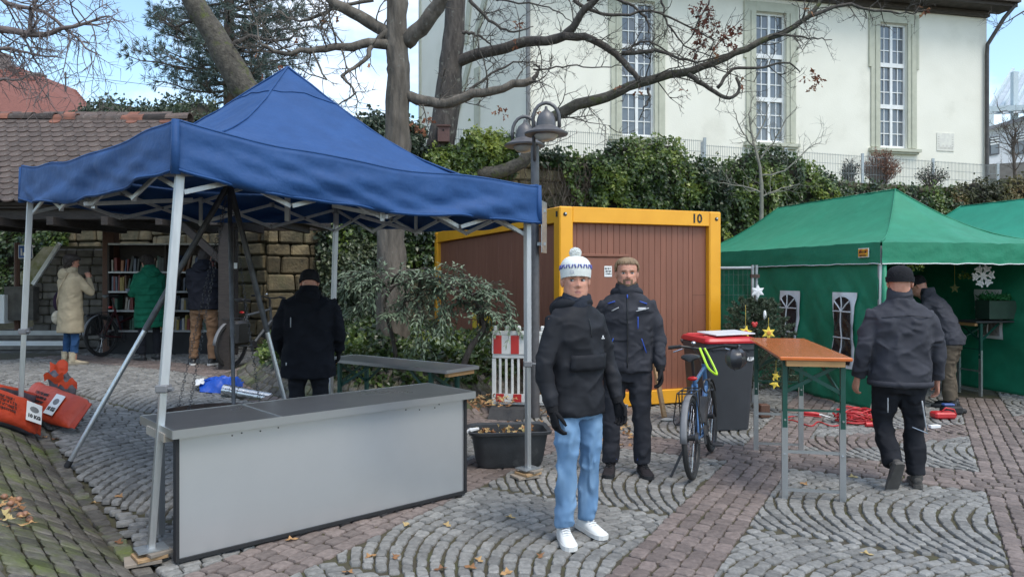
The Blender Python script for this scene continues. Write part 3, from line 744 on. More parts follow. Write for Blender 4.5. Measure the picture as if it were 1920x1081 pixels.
ws = thing('glazed_building', 'white modern house with glazed conservatory roof beside the cream house', 'building', (26, 36, 5))
Yb = 34.0; gbl = pm('pale_blue_frame', (.55, .63, .66), (.5, .58, .62), rough=.4)
bgl = pm('conservatory_glass', (.5, .56, .6), (.4, .45, .5), rough=.12, spec=.8)
m_ = MB(); m_.prism([P(1850, 335, Yb), P(1990, 335, Yb), P(1990, 195, Yb), P(1850, 240, Yb)], (0, 8, 0)); m_.build('wall', pm('white_render', (.72, .73, .75), (.66, .67, .69), rough=.8), ws, world=True)
m_ = MB(); m_.prism([P(1850, 335, Yb - .3), P(1990, 335, Yb - .3), P(1990, 300, Yb - .3), P(1850, 308, Yb - .3)], (0, .25, 0)); m_.build('plinth', pm('dark_plinth', (.16, .15, .14), rough=.8), ws, world=True)
m_ = MB(); m_.bar(P(1848, 242, Yb - .25), P(1990, 205, Yb - .25), .35, .14); m_.build('ledge', pm('lead', (.2, .2, .22), rough=.5), ws, world=True)
for (u0, v0, w, h) in ((1856, 258, 18, 34), (1898, 252, 40, 40)):
    m_ = MB(); m_.prism([P(u0, v0 + h, Yb - .06), P(u0 + w, v0 + h - w * .18, Yb - .06), P(u0 + w, v0 - w * .18, Yb - .06), P(u0, v0, Yb - .06)], (0, .05, 0)); o = m_.build('window', pm('dark_frame', (.12, .12, .13), rough=.5), ws, world=True)
    m_ = MB(); m_.prism([P(u0 + 2, v0 + h - 3, Yb - .08), P(u0 + w - 2, v0 + h - w * .18 - 2, Yb - .08), P(u0 + w - 2, v0 - w * .18 + 12, Yb - .08), P(u0 + 2, v0 + 12, Yb - .08)], (0, .015, 0)); m_.build('pane', glass_d, o, world=True)
    for k in range(3):
        m_ = MB(); m_.bar(P(u0 + 1, v0 + 3 + k * 5, Yb - .1), P(u0 + w - 1, v0 + 3 + k * 5 - w * .17, Yb - .1), .02, .07); m_.build('shutter_slat', white, o, world=True)
a0, a1, b0, b1 = P(1852, 205, Yb), P(1895, 130, Yb + 2), P(1990, 190, Yb - 2), P(2000, 128, Yb)
m_ = MB(); m_.prism([P(1852, 215, Yb), P(1900, 135, Yb + 2.5), P(2010, 150, Yb + 1), P(1990, 210, Yb - 1)], (0, 0, .04)); m_.build('glass_roof', bgl, ws, world=True)
for k in range(7):
    t = k / 6; p = P(1852, 213, Yb).lerp(P(1990, 208, Yb - 1), t); q = P(1900, 133, Yb + 2.5).lerp(P(2010, 148, Yb + 1), t); m_ = MB(); m_.bar(p + Vector((0, 0, .08)), q + Vector((0, 0, .08)), .12, .16); m_.build('rafter', gbl, ws, world=True)
for (u, v0, v1) in ((1902, 135, 225), (1856, 205, 240)): m_ = MB(); m_.bar(P(u, v0, Yb - .2), P(u, v1, Yb - .2), .22); m_.build('post', gbl, ws, world=True)
m_ = MB(); m_.bar(P(1852, 205, Yb - .2), P(1990, 200, Yb - 1.2), .15, .25); m_.build('beam', gbl, ws, world=True)
# ============================================================ vegetation
bark = pm('bark_grey', (.15, .128, .105), (.08, .068, .055), rough=.92, scale=10, stretch=(1, 1, .25), bump=.9, bscale=22, bdist=.03, c3=(.22, .225, .19), c3scale=9, c3ramp=(.6, .72))
bark2 = pm('bark_dark', (.085, .072, .062), (.045, .038, .034), rough=.92, scale=14, stretch=(1, 1, .3), bump=.9, bscale=26, bdist=.025, c3=(.19, .19, .16), c3scale=7, c3ramp=(.6, .7))
barkm = pm('bark_mossy', (.10, .088, .07), (.05, .044, .036), rough=.95, scale=12, bump=.9, bscale=26, bdist=.025, c3=(.075, .09, .02), c3scale=5, c3ramp=(.54, .7))
twigm = pm('twig', (.12, .095, .08), (.075, .06, .052), rough=.9, scale=12)
oakl = leafmat('oak_leaf_brown', [(.10, .028, .02), (.16, .05, .03), (.25, .10, .05), (.34, .17, .08)], .7, .2)
def wob(pts, amp, n):
    out = []; pts = [Vector(p) for p in pts]; k = len(pts) - 1
    for i in range(n + 1):
        t = i / n * k; j = min(int(t), k - 1); f = t - j
        p0, p1, p2, p3 = pts[max(j - 1, 0)], pts[j], pts[j + 1], pts[min(j + 2, k)]
        p = .5 * ((2 * p1) + (p2 - p0) * f + (2 * p0 - 5 * p1 + 4 * p2 - p3) * f * f + (3 * p1 - p0 - 3 * p2 + p3) * f ** 3)
        out.append(p + Vector((U(-amp, amp), U(-amp, amp), U(-amp, amp))) * (1 if 0 < i < n else 0))
    return out
def limb(mb, pts, r0, r1, n=14, amp=.015, sides=8, pw=1.0):
    q = wob(pts, amp, n); rs = [(r0 + (r1 - r0) * (i / n) ** pw) * (1 + U(-.06, .06)) for i in range(n + 1)]
    mb.tube(q, rs, sides); return q, rs
def rdir(): 
    while 1:
        v = Vector((U(-1, 1), U(-1, 1), U(-1, 1)))
        if .05 < v.length < 1: return v.normalized()
def twigs(mb, path, rad, num, length, depth, up=.15, flat=1.0, spread=.9, tips=None, t0=.15, rmul=.5):
    n = len(path) - 1
    for _ in range(num):
        t = U(t0, 1) * n; i = min(int(t), n - 1); p = path[i].lerp(path[i + 1], t - i); d = (path[i + 1] - path[i]).normalized()
        r = rdir(); r.y *= flat; r = (r - d * r.dot(d)).normalized(); d2 = (d * U(.2, .9) + r * spread + Vector((0, 0, up))).normalized()
        L_ = length * U(.4, 1.15); k = 5 if depth > 0 else 4; q = [p]; c = d2
        for j in range(k):
            c = (c + rdir() * .32 + Vector((0, 0, up * .3))).normalized(); q.append(q[-1] + c * L_ / k)
        rr = max(.0028, min(rad[i] * rmul, .004 + L_ * .012))
        mb.tube(q, [rr * (1 - .75 * j / k) for j in range(k + 1)], 4 if depth == 0 else 5, cap=False)
        if tips is not None: tips.append((q[-1], c))
        if depth > 0: twigs(mb, q, [rr] * (k + 1), int(U(3, 6)), L_ * .55, depth - 1, up, flat, spread, tips, .2, .6)
def leaf(mb, p, d, nrm, L_, w, fold=.25, kind='oval'):
    d = d.normalized(); s = d.cross(nrm)
    if s.length < 1e-4: s = d.orthogonal()
    s = s.normalized(); n = s.cross(d)
    if kind == 'oval':
        v = [p, p + d * L_ * .45 + s * w / 2 + n * w * fold, p + d * L_, p + d * L_ * .45 - s * w / 2 + n * w * fold]
        mb.add(v, [(0, 1, 2), (0, 2, 3)])
    elif kind == 'ivy':
        v = [p, p + d * L_ * .3 + s * w * .55 + n * w * fold * .5, p + d * L_ * .52 + s * w * .26, p + d * L_, p + d * L_ * .52 - s * w * .26, p + d * L_ * .3 - s * w * .55 + n * w * fold * .5]
        mb.add(v, [(0, 1, 2), (0, 2, 3), (0, 3, 4), (0, 4, 5)])
    else:       # lobed oak
        v = [p, p + d * L_ * .25 + s * w * .3, p + d * L_ * .4 + s * w * .15, p + d * L_ * .6 + s * w * .45 + n * w * fold, p + d * L_ * .75 + s * w * .15, p + d * L_, p + d * L_ * .75 - s * w * .15, p + d * L_ * .6 - s * w * .45 + n * w * fold, p + d * L_ * .4 - s * w * .15, p + d * L_ * .25 - s * w * .3]
        mb.add(v, [(0, 1, 2, 8, 9), (2, 3, 4, 6, 7, 8), (4, 5, 6)])
def leaf_cluster(mb, c, rad, num, L_=.11, w=.07, kind='oak', hue=(0, 1), droop=-.4):
    for _ in range(num):
        r = rdir(); p = c + r * rad * U(.1, 1); d = (r * .6 + rdir() * .6 + Vector((0, 0, droop))); mb.rv = U(*hue); leaf(mb, p, d, rdir(), L_ * U(.7, 1.2), w * U(.7, 1.2), .3, kind)

# ---- oak beside the canopy (trunk rises out of the planted mound)
random.seed(31)
Y1 = 10.6
T1 = thing('oak_tree', 'bare oak with grey trunk rising from the ivy mound behind the canopy', 'tree', (P(735, 640, Y1).x, Y1, .45))
m_ = MB(); pa, ra = limb(m_, [(P(738, 0, Y1).x, Y1, .35), P(736, 560, Y1), P(733, 430, Y1), P(744, 300, Y1), P(747, 150, Y1), P(744, 60, Y1), P(748, -120, Y1)], .27, .135, 60, .006, 30, .55)
m_.v = [(x + nz3(x * 16, y * 16, z * 2.2) * .03, y + nz3(x * 16 + 5, y * 16, z * 2.2) * .03, z) for x, y, z in m_.v]; m_.build('trunk', bark, T1, smooth=True, world=True)
m_ = MB(); tips = []
def L1(px, r0, r1, tw, ln, dp=1, n=12, Y=Y1, sh=0.0, amp=.02):
    pts = [P(u, v, Y + sh * i / max(1, len(px) - 1)) for i, (u, v) in enumerate(px)]; q, r = limb(m_, pts, r0, r1, n, amp)
    if tw: twigs(m_, q, r, tw, ln, dp, tips=tips)
    return q, r
L1([(738, 75), (690, 40), (630, 8), (600, -30)], .10, .06, 8, .9, 1)
L1([(760, 80), (800, 40), (835, -15), (850, -60)], .12, .09, 4, .7, 1, sh=-.5)
L1([(738, 88), (690, 82), (640, 90), (585, 93), (535, 100), (490, 85)], .075, .02, 14, .9, 2, n=16, sh=-.8)
L1([(735, 55), (700, 80), (690, 105), (660, 130), (640, 143)], .045, .02, 6, .5, 1, sh=-.5)
L1([(640, 143), (655, 160), (665, 175), (630, 200), (618, 215)], .02, .006, 5, .3, 1, Y=Y1 - .5)
L1([(585, 93), (600, 130), (610, 150), (560, 130), (545, 115)], .016, .005, 6, .4, 1, Y=Y1 - .5)
L1([(760, 180), (800, 190), (840, 193), (880, 178), (940, 165), (998, 150)], .085, .05, 9, .7, 2, sh=-.3, n=16)
L1([(640, 8), (600, 30), (560, 40), (520, 20)], .035, .01, 10, .6, 1, sh=.4)
L1([(700, 0), (620, 20), (600, 60)], .03, .008, 8, .5, 1)
m_.build('branches', bark, T1, smooth=True, world=True)
m_ = MB()
for (u, v, k) in ((600, 40, 2), (632, 30, 2), (558, 64, 2), (485, 100, 2), (520, 120, 2), (500, 135, 1), (692, 118, 1), (560, 105, 1)): leaf_cluster(m_, P(u, v, Y1 - .3), .05, k, .1, .07, hue=(.4, 1))
m_.build('leaves', oakl, T1, world=True)

# ---- oak on the wall top with the long limbs
random.seed(44)
Y2 = 16.35
T2 = thing('oak_tree', 'mossy oak on the wall top whose long limbs sweep before the cream house', 'tree', (P(815, 330, Y2).x, Y2 + .3, 3.6))
m_ = MB(); pa, ra = limb(m_, [(P(812, 0, Y2).x, Y2 + .3, 3.4), P(822, 300, Y2), P(838, 200, Y2), P(846, 120, Y2), P(852, 40, Y2), P(858, -100, Y2)], .36, .2, 18, .012, 12)
m_.build('trunk', bark2, T2, smooth=True, world=True)
m_ = MB(); tips = []
L2 = lambda px, r0, r1, tw, ln, dp=2, n=16, sh=0.0: L1(px, r0, r1, tw, ln, dp, n, Y2, sh, .025)
L2([(850, 122), (890, 105), (940, 92), (990, 80), (1040, 72), (1062, 62), (1085, 35), (1110, 5), (1140, -20)], .135, .06, 20, 1.0, 2, 22, -1.5)
YB = Y2 - 1.0
def L3(px, r0, r1, tw, ln, dp=2, n=16, sh=0.0, Y=YB): return L1(px, r0, r1, tw, ln, dp, n, Y, sh, .025)
L3([(1055, 68), (1100, 70), (1140, 90), (1165, 115), (1190, 140), (1200, 155)], .085, .05, 10, .8)
L3([(1075, 0), (1120, 25), (1170, 28), (1230, 22), (1290, 50), (1340, 75)], .04, .012, 12, .8)
L3([(1100, 0), (1160, 0), (1210, 30), (1216, 62)], .04, .015, 6, .5)
L3([(1165, 100), (1210, 98), (1232, 95), (1270, 108), (1320, 115), (1370, 100)], .05, .012, 12, .7)
L3([(1175, 100), (1190, 85), (1215, 78), (1250, 95), (1290, 110)], .03, .01, 8, .6)
m3 = m_
m_ = MB()
qq, rr_ = L3([(812, 318), (850, 325), (900, 326), (945, 318), (985, 300), (1010, 262), (1040, 217), (1085, 196), (1140, 180), (1195, 158), (1250, 142), (1310, 128), (1370, 102), (1430, 78), (1490, 48), (1530, 18), (1545, -20)], .175, .04, 0, 1, 2, 46, -.8, Y2)
tw_ = MB(); twigs(tw_, qq, rr_, 34, 1.1, 2, tips=tips, t0=.3)
lm = m_; m_ = tw_
L3([(1290, 140), (1320, 160), (1360, 185), (1385, 172), (1380, 145)], .055, .025, 8, .5)
L3([(1345, 165), (1375, 130), (1420, 128), (1470, 118), (1500, 135)], .04, .012, 10, .7)
L3([(1215, 165), (1218, 185), (1205, 205), (1198, 225)], .03, .008, 4, .4)
L3([(1450, 65), (1500, 70), (1560, 75)], .03, .008, 8, .6)
L3([(1520, 30), (1580, 10), (1640, 20), (1700, 25), (1740, 20)], .04, .01, 12, .7)
L3([(880, 0), (920, 40), (960, 60), (1000, 50)], .04, .01, 10, .7, 2)
L3([(868, 60), (900, 70), (925, 90)], .04, .012, 8, .6)
L3([(860, 190), (905, 150), (960, 120), (1000, 115)], .035, .01, 12, .7)
L3([(1000, 150), (1010, 130), (1000, 118)], .05, .01, 4, .5)
L3([(1000, 130), (1060, 125), (1130, 125), (1180, 118)], .02, .008, 10, .6)
L3([(930, 0), (1010, 10), (1060, 30), (1090, 60)], .02, .006, 12, .7)
L3([(1240, 0), (1255, 50), (1290, 90), (1350, 110)], .025, .008, 12, .6)
L3([(1330, 0), (1300, 60), (1270, 110), (1285, 140)], .02, .006, 10, .6)
lm.build('limb', barkm, T2, smooth=True, world=True); m3.build('branches', bark2, T2, smooth=True, world=True); tw_.build('twigs', bark2, T2, smooth=True, world=True)
m_ = MB()
for (u, v, r, k) in ((1310, 15, .16, 26), (1325, 35, .14, 22), (1305, 55, .14, 20), (1340, 55, .12, 18), (1318, 80, .12, 16), (1360, 68, .16, 26), (1380, 62, .12, 18), (1340, 85, .1, 12), (1300, 100, .08, 8), (1310, 75, .09, 10), (1372, 82, .08, 10), (1330, 20, .1, 12)):
    leaf_cluster(m_, P(u, v, YB), r, k, .13, .085, hue=(0, .5))
for (u, v, r, k) in ((1530, 140, .11, 14), (1522, 168, .08, 8), (1535, 150, .1, 10), (1510, 148, .05, 4), (1735, 18, .1, 8), (1520, 20, .06, 4), (940, 200, .1, 6), (945, 215, .07, 5), (968, 45, .09, 8), (966, 85, .06, 4), (1155, 165, .06, 4), (1285, 170, .05, 3), (1390, 155, .05, 3), (1348, 108, .07, 5), (1195, 170, .05, 3), (930, 205, .06, 4), (1005, 210, .08, 5), (800, 225, .12, 12), (775, 235, .1, 10), (795, 240, .09, 8)):
    leaf_cluster(m_, P(u, v, YB), r, k, .13, .085, hue=(.3, .95))
m_.build('leaves', oakl, T2, world=True)
bb = thing('bird_box', 'small red-brown nesting box hung on the mossy oak trunk', 'bird box', P(832, 268, Y2 - .36))
c = P(832, 252, Y2 - .36); wbx = pm('nest_box_wood', (.14, .075, .065), (.10, .055, .05), rough=.8, scale=12, stretch=(6, 6, 1))
m_ = MB(); m_.box(c, (.25, .2, .34), bev=.008); m_.build('body', wbx, bb, world=True)
m_ = MB(); m_.box(c + Vector((0, -.01, .185)), (.29, .27, .03), Matrix.Rotation(.12, 3, 'X')); m_.build('lid', wbx, bb, world=True)
m_ = MB(); m_.disc(c + Vector((0, -.102, .07)), (0, 1, 0), .022, .004, 12); m_.build('entrance_hole', pm('black_hole', (.01, .01, .01), rough=.9), bb, world=True)
m_ = MB(); m_.bar(c + Vector((0, .12, -.22)), c + Vector((0, .12, .26)), .07, .04); m_.build('hanging_board', wbx, bb, world=True)

# ---- leaning mossy trunk behind the canopy
random.seed(51)
Y3 = 15.2
T3 = thing('leaning_tree', 'leaning mossy trunk before the pine behind the blue canopy peak', 'tree', (P(545, 290, Y3).x, Y3, 3.9))
m_ = MB(); pa, ra = limb(m_, [P(545, 300, Y3) + Vector((0, 0, -.4)), P(500, 230, Y3), P(455, 160, Y3), P(425, 110, Y3), P(395, 55, Y3), P(368, 10, Y3), P(330, -60, Y3)], .31, .2, 18, .015, 12)
m_.build('trunk', barkm, T3, smooth=True, world=True)
m_ = MB(); tips = []
L1([(420, 95), (470, 68), (520, 78), (560, 62)], .05, .012, 8, .7, 2, Y=Y3)
L1([(405, 70), (440, 85), (480, 95)], .035, .01, 8, .7, 2, Y=Y3)
L1([(380, 30), (330, 50), (300, 40)], .035, .01, 6, .6, 2, Y=Y3)
m_.build('branches', bark2, T3, smooth=True, world=True)

# ---- bare tree overhanging at the top left
random.seed(62)
Y4 = 9.5
T4 = thing('bare_tree', 'bare tree whose fine twigs hang over the tiled shelter roof', 'tree', (-9.3, 8.8, .3))
m_ = MB(); tips = []
limb(m_, [(-9.3, 8.8, .1), (-9.25, 8.9, 2.2), (-9.0, 9.1, 4.0), (-8.6, 9.3, 5.6)], .2, .09, 12, .02, 10); m_.build('trunk', bark2, T4, smooth=True, world=True)
m_ = MB()
q, r = limb(m_, [Vector((-9.1, 9.0, 3.3)), P(-130, 70, Y4), P(0, 58, Y4), P(65, 68, Y4), P(110, 55, Y4), P(160, 42, Y4), P(205, 30, Y4)], .07, .008, 16, .02); twigs(m_, q, r, 26, .85, 2, up=-.12, t0=.3)
q, r = limb(m_, [Vector((-9.0, 9.1, 4.0)), P(-60, -10, Y4), P(20, 10, Y4), P(90, 25, Y4), P(150, 80, Y4), P(190, 105, Y4)], .045, .006, 14, .02); twigs(m_, q, r, 22, .8, 2, up=-.12, t0=.25)
q, r = limb(m_, [Vector((-9.15, 8.95, 2.9)), P(-80, 120, Y4), P(0, 90, Y4), P(60, 100, Y4), P(120, 110, Y4)], .04, .006, 14, .02); twigs(m_, q, r, 20, .7, 2, up=-.2, t0=.3)
q, r = limb(m_, [P(55, 65, Y4), P(58, 30, Y4), P(66, 0, Y4), P(75, -50, Y4)], .03, .01, 8, .01); twigs(m_, q, r, 8, .7, 2)
q, r = limb(m_, [P(-60, 60, Y4), P(-20, 140, Y4), P(20, 150, Y4), P(70, 140, Y4)], .03, .006, 10, .02); twigs(m_, q, r, 14, .6, 1, up=-.25)
m_.build('branches', pm('twig_pale', (.2, .16, .15), (.13, .105, .1), rough=.9), T4, smooth=True, world=True)

# ---- pine
random.seed(73)
Y5 = 24.0
T5 = thing('pine_tree', 'blue-green pine standing behind the leaning trunk', 'tree', (P(430, 200, Y5).x, Y5, 4.2))
m_ = MB(); limb(m_, [(P(432, 0, Y5).x, Y5, 4.0), P(431, 180, Y5), P(430, 80, Y5), P(428, -60, Y5), P(428, -140, Y5)], .22, .12, 12, .01, 8); m_.build('trunk', pm('pine_bark', (.15, .11, .09), (.09, .07, .06), rough=.9, bump=.6), T5, smooth=True, world=True)
br = MB(); nd = MB()
pine_m = leafmat('pine_needle', [(.055, .085, .08), (.085, .125, .11), (.13, .17, .14)], .6, .15)
def tuft(p, d, L_=.22, k=16):
    for _ in range(k):
        nd.rv = R(); dd = (d * .7 + rdir() * .75).normalized(); leaf(nd, p, dd, rdir(), L_ * U(.7, 1.1), .022, .1)
for (v0, reach) in ((-70, 1.8), (-40, 2.3), (-10, 2.7), (20, 2.9), (45, 2.8), (70, 2.9), (95, 3.0), (118, 2.7), (140, 3.1), (160, 2.6), (175, 2.2)):
    for k in range(8):
        a = U(0, 2 * pi); p = P(430, v0 + U(-12, 12), Y5); L_ = reach * U(.55, 1.05); e = p + Vector((cos(a) * L_, sin(a) * L_ * .8, U(-.1, .6)))
        q = wob([p, p.lerp(e, .5) + Vector((0, 0, -.12)), e], .05, 7); br.tube(q, [.04 * (1 - i / 8) + .008 for i in range(8)], 5, cap=False)
        for i in range(2, 8):
            for s_ in range(4):
                dd = ((q[min(i, 7)] - q[i - 1]).normalized() + rdir() * .9 + Vector((0, 0, .25))).normalized(); t_ = q[i] + dd * U(.15, .5); br.tube([q[i], t_], [.01, .006], 4, cap=False); tuft(t_, dd)
        tuft(e, (e - p).normalized(), .25, 20)
br.build('branches', twigm, T5, world=True); nd.build('needles', pine_m, T5, world=True)

# ---- ivy, hedges
ivy_d = leafmat('ivy_dark', [(.02, .034, .013), (.038, .068, .018), (.075, .12, .025), (.15, .20, .035), (.30, .34, .06)], .35, .2)  # yellow-green end stops put sunlit highlights into the leaf colour
ivy_y = leafmat('hedge_olive', [(.03, .035, .012), (.06, .065, .02), (.1, .095, .03), (.14, .11, .035), (.16, .09, .035)], .5, .2)
hedg = leafmat('hedge_green', [(.018, .03, .02), (.035, .055, .032), (.06, .085, .045), (.1, .12, .06)], .4, .2)
def ivy_wall(name, label, cat, u0, u1, vt, vb, num, mat_, bulge=.45, L_=(.08, .13), seed=1, back=None, kind='ivy', hue=None, lumps=2.0, zmin=None, twig_n=0):
    random.seed(seed); t = None; mb = MB(); core = MB()
    def surf(u, f):
        x = rw_u(u); y, d = rw_at(max(-12.9, min(23.9, x))); n = Vector((d.y, -d.x, 0))
        zt = CH - (vt(u) - V0) / F * y; zb = CH - (vb(u) - V0) / F * y
        b = bulge * (.35 + .65 * abs(nz3(u * .011 * lumps, f * 2.2, seed))) + .25 * nz3(u * .03 * lumps, f * 5, seed + 5)
        if f > .8: b *= (1 - f) / .2 * .8 + .2
        return Vector((x, y, zb + (zt - zb) * f)) + n * (b + .02), n
    for _ in range(num):
        u = U(u0, u1); f = R() ** .8; p, n = surf(u, f); q = nz3(p.x * 1.1, p.y * 1.1, p.z * 1.3 + seed) ; dens = nz3(p.x * 2.3 + 4, p.y * 2.3, p.z * 2.3)
        if dens < -.28: p = p - n * .18
        mb.rv = min(1, max(0, .38 + q * .75 + U(-.2, .25))) if hue is None else min(1, max(0, hue + q * .7 + U(-.22, .22)))
        if f > .93: p.z += abs(random.gauss(0, .09))
        p = p + rdir() * .06; d = (Vector((0, 0, -.7)) + rdir() * .7 + n * .35); leaf(mb, p, d, (n + rdir() * .7 + Vector((0, 0, .3))), U(*L_) * U(.55, 1.25), U(*L_) * U(.5, 1.1), .2, kind)
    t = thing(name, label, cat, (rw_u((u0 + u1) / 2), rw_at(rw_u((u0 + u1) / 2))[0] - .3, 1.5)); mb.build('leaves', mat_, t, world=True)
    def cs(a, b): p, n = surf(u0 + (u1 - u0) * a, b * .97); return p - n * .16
    core.grid(cs, 40, 10); core.build('inner_mass', pm('ivy_shade', (.02, .022, .012), (.03, .024, .016), rough=.95, scale=12, bump=.8, bscale=16), t, world=True)  # dark sheet behind the leaves: shade inside the ivy put into its colour
    return t
def pl(*pts):
    def f(u):
        for i in range(len(pts) - 1):
            if pts[i][0] <= u <= pts[i + 1][0]: t = (u - pts[i][0]) / (pts[i + 1][0] - pts[i][0]); return pts[i][1] + (pts[i + 1][1] - pts[i][1]) * t
        return pts[0][1] if u < pts[0][0] else pts[-1][1]
    return f
ivy_wall('ivy', 'dense glossy ivy bulging over the wall above the yellow container', 'ivy', 1100, 1560, pl((1100, 300), (1150, 275), (1190, 262), (1270, 268), (1290, 300), (1360, 310), (1400, 282), (1440, 280), (1500, 305), (1560, 340)), lambda u: 470, 15000, ivy_d, .75, seed=2)
ivy_wall('ivy', 'thin dark ivy trailing on the wall behind the green tents', 'ivy', 1540, 1790, pl((1540, 335), (1600, 345), (1700, 352), (1790, 355)), lambda u: 460, 6000, ivy_d, .4, seed=3, hue=.25)
ivy_wall('hedge', 'olive brown hedge on the wall right of the round bush', 'hedge', 1770, 1990, pl((1770, 360), (1830, 338), (1860, 345), (1920, 330), (1990, 335)), lambda u: 450, 5500, ivy_y, .6, seed=4, kind='oval', L_=(.07, .12))
ivy_wall('ivy', 'sunlit ivy on the wall top between the oak trunk and street lamp', 'ivy', 770, 965, pl((770, 245), (800, 285), (855, 285), (880, 249), (965, 262)), pl((770, 330), (900, 345), (965, 330)), 6500, ivy_d, .28, seed=5, hue=.55)
ivy_wall('ivy', 'dark ivy hanging over the wall behind the container roof', 'ivy', 610, 850, pl((610, 300), (770, 330), (850, 345)), pl((610, 500), (700, 520), (850, 500)), 5500, ivy_d, .4, seed=6, hue=.25)
ivy_wall('hedge', 'clipped evergreen bush on the terrace behind the shelter roof', 'hedge', 165, 420, pl((165, 205), (200, 188), (240, 195), (280, 205), (330, 190), (380, 190), (420, 205)), lambda u: 300, 6500, hedg, .9, seed=7, kind='oval', L_=(.06, .1), hue=.45)
ivy_wall('hedge', 'leafy hedge at the fence behind the canopy slope', 'hedge', 640, 790, pl((640, 235), (690, 215), (740, 222), (790, 240)), lambda u: 300, 3500, hedg, .6, seed=8, kind='oval', L_=(.07, .11), hue=.6)
ivy_wall('ivy', 'bright shrub leaves against the sandstone wall behind the canopy leg', 'ivy', 590, 720, pl((590, 430), (650, 420), (720, 430)), lambda u: 690, 4200, hedg, .7, seed=9, kind='oval', L_=(.08, .12), hue=.5)
ivy_wall('ivy', 'dark ivy covering the bank left of the stairs', 'ivy', -60, 130, pl((-60, 400), (130, 420)), pl((-60, 600), (70, 560), (130, 470)), 3600, ivy_d, .3, seed=10, hue=.2)
ivy_wall('ivy', 'sparse ivy tendrils creeping over the bare sandstone', 'ivy', 1000, 1110, pl((1000, 285), (1050, 288), (1110, 292)), pl((1000, 310), (1050, 312), (1075, 400), (1110, 400)), 1300, ivy_d, .15, seed=12, hue=.4)
# dead vines
random.seed(81); m_ = MB()
for k in range(90):
    u = U(1005, 1120) if k < 60 else U(870, 1000); x = rw_u(u); y, d = rw_at(x); n = Vector((d.y, -d.x, 0)); z0 = WTOP + U(-.2, .12); L_ = U(.5, 1.6); q = []
    for j in range(8): q.append(Vector((x + U(-.05, .05) + d.x * j * U(-.02, .02), y, z0 - L_ * j / 7)) + n * U(.06, .2))
    m_.tube(q, .008, 4, cap=False)
    if R() < .7: twigs(m_, q, [.007] * 8, 4, .3, 0, up=-.3)
vt_ = tag(m_.build('dead_vine', pm('vine', (.14, .11, .085), (.09, .07, .055), rough=.95)), 'tangle of dry brown vines hanging on the bare sandstone', 'vine')
# round brown bush, small evergreen, bare shrub in front of the ivy
random.seed(90)
def bush_twigs(name, label, cat, base, w, h, num, mat_, leafm=None, hue=(0, 1), inner_mass='twigs', depthk=.8):
    t = thing(name, label, cat, base); m_ = MB(); lf = MB(); base = Vector(base)
    for k in range(num):
        a = U(0, 2 * pi); rr = sqrt(R()); e = base + Vector((cos(a) * w * rr, sin(a) * w * depthk * rr, h * (1 - .5 * rr * rr) * U(.75, 1.02))); q = wob([base + Vector((cos(a) * .1, sin(a) * .1, 0)), base.lerp(e, .5) + rdir() * .06, e], .02, 5); m_.tube(q, [.011, .01, .008, .006, .005, .003], 4, cap=False)
        twigs(m_, q, [.006] * 6, 4, h * .22, 0, up=.3, t0=.4)
        if leafm:
            for j in range(6): lf.rv = U(*hue); p = q[2].lerp(q[5], R()) + rdir() * .08; leaf(lf, p, rdir() + Vector((0, 0, .3)), rdir(), .06, .04)
    m_.build(inner_mass, mat_, t, world=True)
    if leafm: lf.build('leaves', leafm, t, world=True)
    return t
x = rw_u(1682); bush_twigs('shrub', 'round russet leafless bush below the window with the sundial', 'bush', (x, rw_at(x)[0] + .95, WTOP), .62, 1.12, 210, pm('russet_twig', (.2, .105, .075), (.14, .08, .06), rough=.9), leafmat('russet_leaf', [(.16, .07, .045), (.24, .11, .07), (.3, .16, .1)], .7, .1))
x = rw_u(1622); bush_twigs('conifer', 'small dark conifer standing at the wire fence', 'bush', (x, rw_at(x)[0] + .9, WTOP), .25, .85, 60, twigm, hedg, (0, .5))
x = rw_u(1768); bush_twigs('shrub', 'ragged dark shrub at the fence post below the sundial', 'bush', (x, rw_at(x)[0] + .6, WTOP), .55, .7, 50, twigm, hedg, (0, .6))
x = rw_u(968); bush_twigs('shrub', 'leafless brown shrub behind the street lamp', 'bush', (x, rw_at(x)[0] + .8, WTOP), .45, .95, 90, twigm)
random.seed(95); m_ = MB(); Y6 = 14.6; t = thing('bare_sapling', 'bare pale sapling with upright twigs in front of the glossy ivy', 'tree', (P(1425, 480, Y6).x, Y6, 0))
limb(m_, [(P(1428, 0, Y6).x, Y6, 0), P(1428, 400, Y6), P(1425, 320, Y6), P(1412, 265, Y6)], .05, .022, 10, .01, 7); m_.build('trunk', pm('pale_bark', (.24, .22, .18), (.16, .15, .125), rough=.9), t, smooth=True, world=True)
m_ = MB(); tips = []
for px in ([(1412, 265), (1405, 220), (1412, 180)], [(1412, 275), (1390, 245), (1375, 205)], [(1425, 300), (1450, 265), (1475, 225), (1495, 200)], [(1425, 330), (1470, 320), (1515, 280), (1540, 265)], [(1427, 360), (1395, 350), (1345, 342)], [(1428, 370), (1460, 355), (1500, 345)], [(1412, 270), (1430, 235), (1440, 195)]): L1(px, .02, .006, 9, .55, 1, Y=Y6)
m_.build('branches', MATS['pale_bark'], t, smooth=True, world=True)
m_ = MB(); tips = []; t = thing('bare_tree', 'bare twiggy tree before the glazed conservatory house', 'tree', P(1905, 330, 27))
q, r = limb(m_, [P(1905, 350, 27), P(1900, 290, 27), P(1905, 240, 27)], .07, .03, 8); m_.build('trunk', twigm, t, world=True); m_ = MB(); twigs(m_, q, r, 26, 1.3, 2); m_.build('branches', twigm, t, world=True)
random.seed(96); m_ = MB(); q, r = limb(m_, [P(2000, 15, 14), P(1925, 20, 14), P(1890, 40, 14), P(1862, 52, 14)], .02, .005, 8); twigs(m_, q, r, 9, .5, 1)
